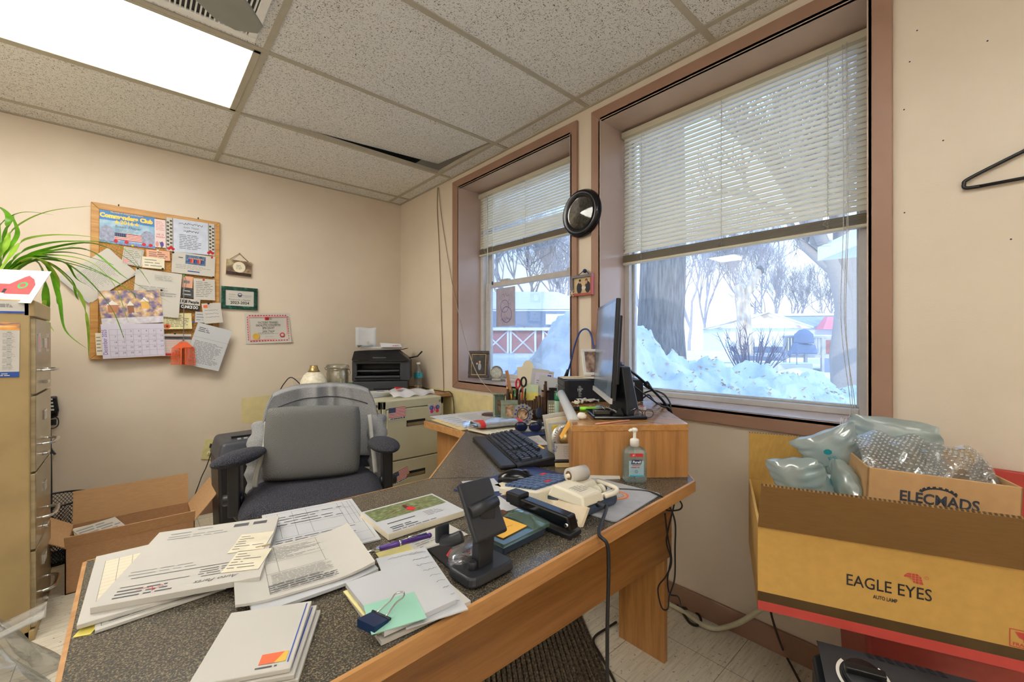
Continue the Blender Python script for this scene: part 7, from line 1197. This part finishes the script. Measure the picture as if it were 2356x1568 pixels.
M = T(PX(1142, 856, 1.87)) @ basis(RD, Vector((0, 0, 1)) + VD * .15, (0, 0, 0)); r = thing('glass_disc', 'round frosted glass suncatcher disc on the small window sill', 'ornament', M=M); m = MB(); m.lathe([(.036, -.004), (.045, -.004), (.045, .004), (.036, .004), (.036, -.004)], pw, seg=30); m.build('rim', r); m = MB(); m.disc((0, 0, 0), .037, thin('frosted crackle glass', '#d9cfae', .6, .3, .25, 60), 26); m.build('pane', r); m = MB(); m.box((-.03, -.056, -.012), (.03, -.044, .014), pw); m.build('stand', r)
m = MB(); M, w, h = frame4([(1142, 664), (1187, 658), (1184, 748), (1142, 752)], ('x', 1.962)); m.sheet(w, h, thin('drawing paper', '#cdc6cf', .35), .0006)
for i, (x, y, rx, c) in enumerate(((0, .22, .2, pinkprint), (-.05, .02, .22, purpleink), (.05, -.2, .28, purpleink), (-.12, -.18, .14, pinkprint), (.22, .12, .07, purpleink), (.2, -.05, .08, pinkprint))): m.ring((x * w, y * h, .001 + .0002 * i), rx * w * .93, rx * w, c, 18)
m.scribble(-w * .25, -h * .32, w * .5, h * .12, purpleink, .002, 16, .001, 3); m.scribble(-w * .2, h * .3, w * .4, h * .1, purpleink, .002, 16, .0008, 5); local(m, M, 'childs_drawing', 'pink and purple line drawing taped to the small window', 'drawing')
x = 1.94; r = thing('suncatcher', 'tiny beaded suncatcher hanging in the small window', 'ornament', PX(1213, 590, x)); m = wmb(r); m.tube([PX(1213, 560, x), PX(1213, 583, x)], .0006, cordw, 4); m.tube([PX(1213, 588, x) + Vector((0, .009 * math.cos(a * PI / 8), .009 * math.sin(a * PI / 8))) for a in range(16)], .001, steel, 5, closed=True); m.build('ring', r); m = wmb(r)
for i in range(6): m.ball(PX(1213, 596 + 4.5 * i, x), .0035 + .0015 * (i % 2), purpleink if i % 2 else black_m, 7, 5)
m.tube([PX(1213, 592, x), PX(1213, 620, x)], .0008, ink, 4); m.build('bead_string', r)
# ---- between the windows
cc = PX(1338.5, 490, 1.72); M = RW((XW - .002, cc.y, cc.z)); M = RW((XW - .018, 1.405, 1.79)); r = thing('wall_clock', 'round black wall clock between the two windows', 'clock', M=M); bl = mk('blue black gloss rim', '#0b0d16', .18)
m = MB(); m.lathe([(.082, .014), (.088, .024), (.096, .02), (.104, .028), (.116, .018), (.124, .0), (.124, -.001), (.082, -.001)], bl, seg=48, cap=False); m.build('rim', r)
m = MB(); m.lathe([(0, .0045), (.04, .0045), (.084, .0045)], two('grey floral dial', [(.42, '#6f6a5e'), (.55, '#b9b09a'), (.7, '#d6cfbb')], 55, .5), seg=40)
for i, t in enumerate(('12', '1', '2', '3', '4', '5', '6', '7', '8', '9', '10', '11')): a = PI / 2 - i * PI / 6; m.text(t, .066 * math.cos(a), .066 * math.sin(a), .017, ink, .0048)
m.build('dial', r)
for a, L, wd in ((1.9, .05, .0022), (.4, .036, .0028)): m = MB(); m.box((-wd, -.01, .0065), (wd, L, .0075), ink, Rz(a)); m.build('hand', r)
m = MB(); k = clear('clock glass', '#ffffff', .02, .05, .03); m.lathe([(0, .0165), (.04, .0155), (.083, .0135)], k, seg=40, cap=False); m.build('glass', r)
M, w, h = frame4([(1313, 636), (1362, 628), (1362, 677), (1313, 681)], ('x', XW - .03)); r = thing('hanging_photo', 'pink edged shadow box photo of two women and a baby between the windows', 'picture frame', M=M); wf = mk('rose wood frame', '#a8564a', .4); f = .012
m = MB()
for q in (((-w / 2, -h / 2), (w / 2, -h / 2 + f)), ((-w / 2, h / 2 - f), (w / 2, h / 2)), ((-w / 2, -h / 2 + f), (-w / 2 + f, h / 2 - f)), ((w / 2 - f, -h / 2 + f), (w / 2, h / 2 - f))): m.box((*q[0], -.026), (*q[1], .0), wf if q[0][0] > -w / 2 + .001 or q[0][1] < -h / 2 + .001 else mk('grey blue frame', '#76727c', .4))
m.box((w / 2 - .001, -h / 2, -.026), (w / 2 + .002, h / 2, 0), mk('pink frame edge', '#e39ac0', .4)); m.build('frame', r)
m = MB(); m.rect(-w / 2 + f, -h / 2 + f, w / 2 - f, h / 2 - f, -.012, mk('cream backdrop print', '#cbb68a', .5)); z = -.0112; nv = mk('dark coat print', '#1f2230', .5); sk = mk('face print', '#c99d80', .5)
m.disc((-w * .15, -h * .12, z), w * .13, nv, 14, ry=h * .28); m.disc((-w * .12, h * .18, z + .0004), w * .05, sk, 12, ry=h * .09); m.disc((-w * .12, h * .25, z + .0006), w * .055, nv, 12, ry=h * .06); m.disc((w * .24, -h * .1, z), w * .13, nv, 14, ry=h * .28); m.disc((w * .17, h * .14, z + .0004), w * .05, sk, 12, ry=h * .09); m.disc((w * .18, h * .22, z + .0003), w * .065, mk('auburn print', '#7a4a30', .5), 12, ry=h * .1); m.disc((w * .06, -h * .12, z + .0006), w * .1, mk('baby blanket print', '#d9d3cc', .5), 12, ry=h * .1); m.disc((w * .1, -h * .02, z + .0008), w * .04, sk, 10); m.build('photo', r)
m = MB()
for i in range(6): a = PI * i / 3; m.tube([(-w * .42, -h * .36, .003), (-w * .42 + .016 * math.cos(a), -h * .36 + .016 * math.sin(a), .003)], .0016, cream, 5); m.ball((-w * .42 + .016 * math.cos(a), -h * .36 + .016 * math.sin(a), .003), .003, cream, 6, 5)
m.build('snowflake', r); m = MB(); m.tube([(-w * .2, h / 2, -.01), (w * .1, h / 2 + .03, -.016), (w * .3, h / 2, -.01)], .002, black_m, 6); m.ball((w * .1, h / 2 + .02, -.012), .011, navy, 8, 6); m.build('hanging_ribbon', r)
# ================================================================ right side: boxes, heater, cables, hanger
df, dn = Vector((.376, -.926, 0)).normalized(), Vector((.926, .376, 0)).normalized(); P0 = Vector((1.15, .382, 0))
EM = Matrix(((df.x, dn.x, 0, P0.x), (df.y, dn.y, 0, P0.y), (0, 0, 1, 0), (0, 0, 0, 1)))      # x along the box front, y into it, z up  (left handed view from the front is fine: front face is y = 0)
BXW, BXD, Z0, Z1 = .536, .40, .465, .673
def EB(s, n, z): return EM @ Vector((s, n, z))
def FB(s, z): return basis(df, (0, 0, 1), EB(s, -.0006, z))                                    # printing frame on the front face
r = thing('carton', 'large golden lamp carton with a black and red stripe, full of packing', 'box', EB(BXW / 2, BXD / 2, Z0)); t = .006
m = wmb(r); m.M = m.M @ EM
red_s = mk('red carton stripe', '#b8423a', .6, var=.06, vs=20); dk_s = mk('dark brown carton stripe', '#4a3516', .6, var=.1, vs=20)
for a, b, z0, z1, c in ((0, BXW, Z0, .487, red_s), (0, BXW, .487, .510, dk_s), (0, BXW, .510, Z1, card_y)): m.box((a, 0, z0), (b, t, z1), c)
for s in (0, BXW - t): m.box((s, t, Z0), (s + t, BXD, Z1), card_y)
m.box((0, BXD - t, Z0), (BXW, BXD, Z1), card_y); m.box((t, t, Z0), (BXW - t, BXD - t, Z0 + t), card_y2); m.build('body', r)
def eflap(a, b, off, m1, m2, nm='flap'):
    a, b, off = Vector(a), Vector(b), Vector(off); n = (b - a).cross(off).normalized() * .003; m = wmb(r); m.M = m.M @ EM
    m.hexa([a, b, b + off, a + off], [a + n, b + n, b + off + n, a + off + n], m1); m.hexa([a + n, b + n, b + off + n, a + off + n], [a + 2 * n, b + 2 * n, b + off + 2 * n, a + off + 2 * n], m2)
    k = off.normalized() * .004; n2 = n * .98; i = 0; e = a + off; d = (b - a); nseg = 70
    for i in range(nseg): p = e + d * (i / nseg); q = e + d * ((i + .5) / nseg); m.hexa([p + n * .2, q + n * .2, q + n * 1.8, p + n * 1.8], [p + n * .2 + k * .25, q + n * .2 + k * .25, q + n * 1.8 + k * .25, p + n * 1.8 + k * .25], dk_s)
    m.build(nm, r)
eflap((0, 0, Z1), (BXW, 0, Z1), (0, -.10, .13), card_shaded, card_shaded); eflap((0, BXD, Z1), (BXW, BXD, Z1), (0, -.012, .155), card_y2, card_y2); eflap((BXW, 0, Z1), (BXW, BXD, Z1), (.12, 0, -.06), card_y, card_y)
m = wmb(r); M = FB(.248, .580); m.text('EAGLE EYES', 0, 0, .036, ink, .0004, M=M, wid=.146, bold=.0002); m.text('AUTO LAMP', -.004, -.026, .0115, ink, .0004, M=M, wid=.042, bold=.0002); L = M @ T(.044, .031, .0004)
m.build('lettering', r); m = wmb(r)
m.quad([(-.016, .004, 0), (-.010, .010, 0), (.006, .011, 0), (.012, .006, 0), (.016, -.010, 0), (.010, -.010, 0), (.0, -.009, 0), (-.002, -.002, 0), (-.008, .001, 0), (-.016, .001, 0)], red_s, L)
for i in range(3): m.rect(-.004 + .006 * i, -.010, -.0032 + .006 * i, .011, .0002, card_y, L); m.rect(-.012, -.004 + .005 * i, .016, -.0034 + .005 * i, .0002, card_y, L)
m.ring((.021, .006, 0), .003, .0036, red_s, 14, L); m.text('R', .021, .006, .004, red_s, 0, M=L)
m.build('eagle_emblem', r); m = wmb(r); F2 = FB(.460, .530); m.frame(-.022, -.018, .022, .018, .0016, .0004, red_s, F2); m.quad([(-.014, .013, .0004), (.014, .013, .0004), (.008, .002, .0004), (.002, -.001, .0004), (.002, -.006, .0004), (-.002, -.006, .0004), (-.002, -.001, .0004), (-.008, .002, .0004)], red_s, F2); m.text('FRAGILE', 0, -.012, .009, red_s, .0004, M=F2, wid=.034, bold=.0002)
m.build('fragile_mark', r)
# smaller carton inside, tipped a little
r = thing('inner_carton', 'plain carton with dark blue lettering inside the golden carton', 'box', EB(.35, .19, .56)); IM = EM @ T(.222, .085, .50) @ Ry(.04); IW, IDp, IH = .262, .21, .322; ib = mk('light tan carton', '#c39b6b', .7, var=.05, vs=40)
m = wmb(r); m.M = m.M @ IM; m.box((0, 0, 0), (IW, .005, IH), ib).box((0, IDp - .005, 0), (IW, IDp, IH + .012), card_in).box((0, 0, 0), (.005, IDp, IH), ib).box((IW - .005, 0, 0), (IW, IDp, IH), ib).box((0, 0, 0), (IW, IDp, .005), ib); m.build('body', r, bevel=.0015)
m = wmb(r); m.M = m.M @ IM @ T(.128, -.0008, .266) @ Rx(PI / 2) @ Matrix.Diagonal((1, 1, 1, 1)); lb = mk('dark slate print', '#3a3f49', .6)
m.text('ELECMADS', 0, 0, .033, lb, .0, wid=.135, bold=.0009)
for i in range(16): a = PI * (.12 + .76 * i / 15); m.rect(-.003, -.003, .003, .0035 if i % 2 else .0005, .0003, lb, T(.032 * math.cos(a), .012 + .017 * math.sin(a)) @ Rz(a - PI / 2))
m.build('lettering', r)
# packing
def pillow(a, b, wd, th, label, mt, seed, txt=None, uph=(0, 0, 1)):
    a, b = Vector(a), Vector(b); d = (b - a); L = d.length; R = random.Random(seed); ph = R.random() * 6
    M = basis(d, Vector(uph), (a + b) / 2); m = MB()
    def f(u, v, s):
        x, y = (u - .5) * L, (v - .5) * wd; k = (math.sin(PI * min(1, max(0, u))) * math.sin(PI * v)) ** .45 if 0 < u < 1 and 0 < v < 1 else 0
        wr = .0035 * math.sin(38 * v + ph + 6 * u) * math.exp(-((u - .02) / .25) ** 2) + .0035 * math.sin(34 * v + 2 * ph) * math.exp(-((u - .98) / .25) ** 2) + .002 * math.sin(17 * u + 9 * v + ph)
        return (x + .006 * math.sin(9 * v + ph) * (1 if u > .5 else -1) * (u in (0, 1)), y, s * th * k + wr + .01 * math.sin(5 * u + ph) * (1 - k))
    m.grid(lambda u, v: f(u, v, 1), 30, 24, mt); m.grid(lambda u, v: f(1 - u, v, -1), 30, 24, mt)
    if txt:
        for s in (1,): m.text(txt, 0, 0, .022, mk('teal film print', '#2fa5b5', .5), th + .004, M=Rz(-.1)); m.lines(-.03, -.035, .03, -.015, 3, MATS['teal film print'], th + .003); m.disc((0, .025, th + .003), .01, MATS['teal film print'], 8)
    return local(m, M, 'air_pillow', label, 'packing', 'air pillows in the golden carton')
q = lambda px, py, t: PD(px, py, t)
pillow(q(1785, 1095, 1.22), q(1905, 1110, 1.10), .13, .042, 'leftmost clouded air pillow at the carton left end', film_blue, 1, None, (-.5, -.3, .8)); pillow(q(1845, 1050, 1.26), q(1985, 1012, 1.16), .12, .040, 'raised air pillow printed with letters above the leftmost pillow', film_blue, 2, 'EE', (-.5, .2, .8))
pillow(q(1960, 1005, 1.24), q(2165, 1050, 1.08), .16, .034, 'long pale air pillow lying along the carton back flap', film_blue, 3, None, (-.3, -.2, .9)); pillow(q(1925, 1065, 1.14), q(1965, 1160, 1.08), .11, .03, 'upright bubble printed air pillow beside the inner carton', film_blue, 4, 'BubbleWrap', (-.9, -.4, .2)); pillow(q(1840, 1120, 1.2), q(1960, 1150, 1.12), .14, .03, 'lower air pillow showing under the leftmost pillow', film_blue, 5, None, (-.4, -.2, .9))
bub = clear('bubble wrap film', '#eef2f4', .22, .08, .2)
def bubble(M, w, h, label, seed):
    R = random.Random(seed); m = MB(); s = .0095; nx, ny = int(w / s), int(h / s); lump = lambda x, y: .04 * math.exp(-((x / w) ** 2 + (y / h) ** 2) * 5) + .012 * math.sin(13 * x / w + seed) * math.cos(7 * y / h)
    m.grid(lambda u, v: (w * (u - .5), h * (v - .5), lump(w * (u - .5), h * (v - .5))), 14, 12, bub)
    for i in range(nx):
        for j in range(ny):
            x, y = (i + .5 + .5 * (j % 2)) * s - w / 2, (j + .5) * s - h / 2
            if abs(x) > w / 2: continue
            z = lump(x, y); rr = s * .46; m.add([(x + rr * math.cos(k * PI / 3), y + rr * math.sin(k * PI / 3), z) for k in range(6)] + [(x + rr * .6 * math.cos(k * PI / 3), y + rr * .6 * math.sin(k * PI / 3), z + .003) for k in range(6)] + [(x, y, z + .0038)], [(k, (k + 1) % 6, 6 + (k + 1) % 6, 6 + k) for k in range(6)] + [(6 + k, 6 + (k + 1) % 6, 12) for k in range(6)], bub, True)
    local(m, M, 'bubble_wrap', label, 'packing', 'bubble wrap in the inner carton')
Cc = IM @ Vector((.085, .10, .33)); bubble(basis(df, -dn * -.8 + Vector((0, 0, .55)), Cc), .16, .16, 'bubble wrap lump at the left of the inner carton', 1); Cc = IM @ Vector((.185, .085, .325)); bubble(basis(df + Vector((0, 0, -.1)), dn * .6 + Vector((0, 0, .75)), Cc), .12, .12, 'smaller bubble wrap lump at the right of the inner carton', 2)
m = MB(); Cc = IM @ Vector((.235, .05, .30)); m.grid(lambda u, v: tuple(Cc + df * (.07 * (u - .5)) + dn * (.08 * v) + Vector((0, 0, .05 * math.sin(PI * v) * (1 - abs(2 * u - 1)) + .008 * math.sin(11 * u + 5 * v)))), 10, 10, film); single(m, 'plastic_bag', 'crinkled clear bag at the right end of the inner carton', 'bag')
m = MB(); m.grid(lambda u, v: tuple(EB(.42 + .14 * u, .30 + .09 * v, .71 + .045 * math.sin(3 * u + 4 * v) - .03 * u)), 12, 8, film_teal); m.grid(lambda u, v: tuple(EB(.50 + .03 * v, .06 + .26 * u, .63 + .10 * v + .01 * math.sin(9 * u))), 10, 6, film_teal); single(m, 'plastic_bag', 'green tinted film behind the inner carton right end', 'bag')
m = MB(); m.box((1.722, -.50, .02), (1.742, .045, .782), red_s); single(m, 'red_panel', 'red panel leaning on the wall behind the golden carton', 'panel', bevel=.003)
teal_t = mk('dull red tote plastic', '#a8483e', .45); r = thing('storage_tote', 'dull red storage tote under the golden carton behind the heater', 'tote', EB(.33, .2, 0)); m = wmb(r); m.M = m.M @ EM; m.hexa([(.25, .10, 0), (.50, .10, 0), (.50, .36, 0), (.25, .36, 0)], [(.23, .08, .43), (.53, .08, .43), (.53, .38, .43), (.23, .38, .43)], teal_t); m.build('bin', r, bevel=.01); m = wmb(r); m.M = m.M @ EM; m.box((.22, .07, .43), (.535, .385, .463), teal_t); m.build('lid', r, bevel=.006)
# heater
HO = P0 + df * .112 - dn * .0; HM = Matrix(((df.x, -dn.x, 0, 0), (df.y, -dn.y, 0, 0), (0, 0, 1, 0), (0, 0, 0, 1))); O = Vector((1.185, .283, 0)); HM.translation = O; hb = mk('heater black plastic', '#24272c', .35, var=.15, vs=12)
r = thing('space_heater', 'black portable heater with a dial on top below the golden carton', 'heater', O + df * .14 - dn * .08); m = wmb(r); m.M = m.M @ HM
sh = [(0, .03), (.03, .0), (.27, .0), (.30, .03), (.30, .15), (.27, .19), (.03, .19), (0, .15)]
def hz(x, y): return .43 - 1.6 * y * y - .10 * max(0, y - .03)
m.hexa([(x, y, .03) for x, y in sh], [(x, y, hz(x, y) - .02) for x, y in sh], hb); m.build('body', r, bevel=.006)
m = wmb(r); m.M = m.M @ HM; m.grid(lambda u, v: (lambda x, y: (x, y, hz(x, y) - .0006 + .0006))(.012 + .276 * u, .006 + .176 * v), 20, 16, mk('heater charcoal top', '#33363a', .42, var=.15, vs=20)); 
m.build('top_panel', r)
m = wmb(r); m.M = m.M @ HM
for i in range(8): x = .10 + i * .017; m.hexa([(x, .008, hz(x, .008) + .001), (x + .009, .008, hz(x, .008) + .001), (x + .014, .022, hz(x, .022) + .001), (x + .005, .022, hz(x, .022) + .001)], [(x, .008, hz(x, .008) + .002), (x + .009, .008, hz(x, .008) + .002), (x + .014, .022, hz(x, .022) + .002), (x + .005, .022, hz(x, .022) + .002)], ink)
m.build('vent_slots', r)
KX, KY = .082, .080; KM = HM @ T(KX, KY, hz(KX, KY) + .002) @ Rx(-math.atan(3.2 * KY + .10)); kn = wmb(r); kn.M = kn.M @ KM; kn.lathe([(0, 0), (.036, 0), (.036, .012), (.031, .016), (0, .016)], black_m, seg=36); kn.box((-.034, -.008, .012), (.034, .008, .030), black_m); dial = kn.build('dial', r, bevel=.002)
m = wmb(r); m.M = m.M @ KM
for k in range(50): a0, a1 = 2 * PI * (.12 + .76 * k / 50) - PI / 2, 2 * PI * (.12 + .76 * (k + 1) / 50) - PI / 2; m.quad([(.041 * math.cos(a0), .041 * math.sin(a0), .001), (.047 * math.cos(a0), .047 * math.sin(a0), .001), (.047 * math.cos(a1), .047 * math.sin(a1), .001), (.041 * math.cos(a1), .041 * math.sin(a1), .001)], white_m)
m.build('dial_ring', r)
m = wmb(r); m.M = m.M @ HM; m.ball((.168, .075, hz(.168, .075) + .001), (.006, .006, .004), mk('lit red lamp', '#e03030', .3, emis='#ff2a20', es=.8), 10, 6); m.build('indicator_lamp', r)
for x in (.03, .27): m = wmb(r); m.M = m.M @ HM; m.box((x - .02, .01, 0), (x + .02, .18, .03), black_m); m.build('foot', r)
# cables below the desk end
cb1 = lambda pts, label, rad=.0028, mt=None, name='cable': single(MB().tube(smooth_path(pts, 7), rad, mt or black_m, 7), name, label, 'cable')
cb1([PZ(1405, 1124, D + .004), PZ(1450, 1126, D + .004), PZ(1492, 1130, D + .004), PZ(1522, 1142, D + .004), PD(1538, 1160, 1.27), PD(1553, 1200, 1.28), PD(1553, 1260, 1.3), PD(1552, 1330, 1.36), PD(1540, 1370, 1.40), PD(1536, 1400, 1.44), PD(1522, 1396, 1.44), PD(1514, 1352, 1.42), PD(1532, 1325, 1.40), PD(1545, 1290, 1.38), PD(1536, 1230, 1.36), PD(1530, 1180, 1.36)], 'thin black cable crossing the desk corner and looping down its end', .0026)
cb1([PD(1552, 1150, 1.42), PD(1550, 1165, 1.42), PD(1537, 1220, 1.44), PD(1534, 1250, 1.45), PD(1543, 1285, 1.47), PD(1536, 1330, 1.49), PD(1541, 1365, 1.50), PD(1560, 1372, 1.56), PD(1567, 1395, 1.75)], 'second black cable twisting beside the desk leg', .0026)
cb1([PD(1555, 1140, 1.45), PD(1569, 1160, 1.45), PD(1562, 1172, 1.45), PD(1534, 1173, 1.43), PD(1531, 1160, 1.43)], 'small loop of black cable under the desk corner', .0028)
F0 = lambda px, py, z=.006: PZ(px, py, z)
cb1([F0(1535, 1385), F0(1560, 1396), F0(1585, 1400), F0(1606, 1412), F0(1613, 1428), F0(1605, 1437), F0(1588, 1432), F0(1572, 1410), F0(1558, 1392)], 'brown black cable loop lying on the floor by the baseboard', .005, mk('brown black cord', '#2a211b', .5))
cb1([F0(1537, 1388, .009), F0(1570, 1405, .010), F0(1612, 1434, .012), F0(1642, 1445, .012), PX(1665, 1443, 1.70), PX(1700, 1432, 1.68), PX(1730, 1415, 1.66), PX(1752, 1400, 1.64), PX(1790, 1380, 1.62)], 'thick ivory hose curving from the floor up behind the golden carton', .0095, mk('ivory hose', '#cfcaae', .45), 'hose')
cb1([PX(1774, 1400, 1.69), PX(1776, 1418, 1.69), PX(1792, 1470, 1.66), F0(1804, 1500), F0(1822, 1533), F0(1845, 1575), F0(1870, 1610)], 'dark brown cord dropping behind the golden carton to the heater', .0038, mk('dark brown cord', '#3a2b20', .5))
cb1([F0(1418, 1430), F0(1395, 1445), F0(1370, 1462), F0(1366, 1478), F0(1378, 1500), F0(1400, 1540), F0(1425, 1590)], 'dark cord snaking over the floor past the desk leg', .0045, mk('brown black cord', '#2a211b', .5))
# ribbed mat under the desk
a, b = F0(1335, 1410, 0), F0(1402, 1568, 0); e = (a - b).normalized(); n = Vector((-e.y, e.x, 0)); a = a + e * .02; b = b - e * .25
mm = two('brown ribbed carpet', [(.35, '#2c241c'), (.55, '#5a4b39'), (.75, '#7a6850')], 120, .95, bump=.4, detail=5); m = MB(); L = (a - b).length; m.hexa([b, a, a + n * .62, b + n * .62], [p + Vector((0, 0, .006)) for p in (b, a, a + n * .62, b + n * .62)], mm)
for i in range(34): k = .012 + i * .018; m.hexa([b + n * k, a + n * k, a + n * (k + .010), b + n * (k + .010)], [b + n * (k + .002) + Vector((0, 0, .014)), a + n * (k + .002) + Vector((0, 0, .014)), a + n * (k + .008) + Vector((0, 0, .014)), b + n * (k + .008) + Vector((0, 0, .014))], mm)
m.v = [v + Vector((0, 0, .0005)) for v in m.v]; single(m, 'floor_mat', 'brown ribbed mat on the floor under the desk', 'mat')
# clothes hanger on the window wall
hy, hz0 = -.16, 1.60; r = thing('clothes_hanger', 'black plastic clothes hanger on the right hand wall', 'hanger', (XW - .012, hy, hz0)); X = XW - .012
tip = PX(2218, 425, X); m = wmb(r); up = PX(2356, 347, X); W = tip.y - hy
m.tube(smooth_path([(X, tip.y - .03, tip.z - .012), (X, tip.y - .004, tip.z - .010), (X, tip.y, tip.z + .002), (X, tip.y - .012, tip.z + .016), (X, up.y, up.z), (X, hy, up.z + (up.z - tip.z) * .75), (X, 2 * hy - up.y, up.z), (X, 2 * hy - tip.y + .012, tip.z + .016), (X, 2 * hy - tip.y, tip.z + .002), (X, 2 * hy - tip.y + .004, tip.z - .010), (X, 2 * hy - tip.y + .03, tip.z - .012)], 5), .0048, black_m, 10); m.tube([(X, tip.y - .03, tip.z - .012), (X, 2 * hy - tip.y + .03, tip.z - .012)], .0045, black_m, 10); m.build('shoulder_bar', r)
m = wmb(r); z = up.z + (up.z - tip.z) * .75; m.tube(smooth_path([(X, hy, z), (X, hy, z + .03), (X, hy + .015, z + .05), (X, hy + .012, z + .075), (X, hy - .01, z + .078), (X, hy - .02, z + .06)], 5), .0035, black_m, 8); m.build('hook', r)
m = wmb(r); m.cyl((XW, hy - .005, z + .068), (XW - .03, hy - .005, z + .072), .003, steel, seg=8); m.build('wall_peg', r)
# ================================================================ camera, daylight, output
cd = bpy.data.cameras.new('camera'); cam = bpy.data.objects.new('camera', cd); C.objects.link(cam)
cam.matrix_world = Matrix(((RD.x, 0, -VD.x, 0), (RD.y, 0, -VD.y, 0), (0, 1, 0, CAM.z), (0, 0, 0, 1)))
cd.sensor_width = 36; cd.lens = 36 * F / 2356; cd.shift_y = 6 / 2356; cd.clip_start = .02; cd.clip_end = 300
bpy.context.scene.camera = cam
sd = bpy.data.lights.new('sun', 'SUN'); so = bpy.data.objects.new('sun', sd); C.objects.link(so); sd.energy = SUN; sd.color = (1, .93, .84); sd.angle = .01
so.rotation_euler = Vector((.82, .30, -.46)).to_track_quat('-Z', 'Y').to_euler()
w = bpy.data.worlds.new('sky'); bpy.context.scene.world = w; w.use_nodes = True; t = w.node_tree; bg = t.nodes['Background']
tc = t.nodes.new('ShaderNodeTexCoord'); sx = t.nodes.new('ShaderNodeSeparateXYZ'); t.links.new(tc.outputs['Generated'], sx.inputs[0])
rp = t.nodes.new('ShaderNodeValToRGB'); e = rp.color_ramp.elements; e[0].position = .0; e[0].color = (.93, .96, 1, 1); e[1].position = .45; e[1].color = (.45, .66, 1, 1); t.links.new(sx.outputs['Z'], rp.inputs[0]); t.links.new(rp.outputs[0], bg.inputs['Color'])
bg.inputs['Strength'].default_value = SKY
vs = bpy.context.scene.view_settings; vs.view_transform = 'Standard'; vs.look = 'None'; vs.gamma = 1; vs.use_curve_mapping = False; vs.exposure = EXPO
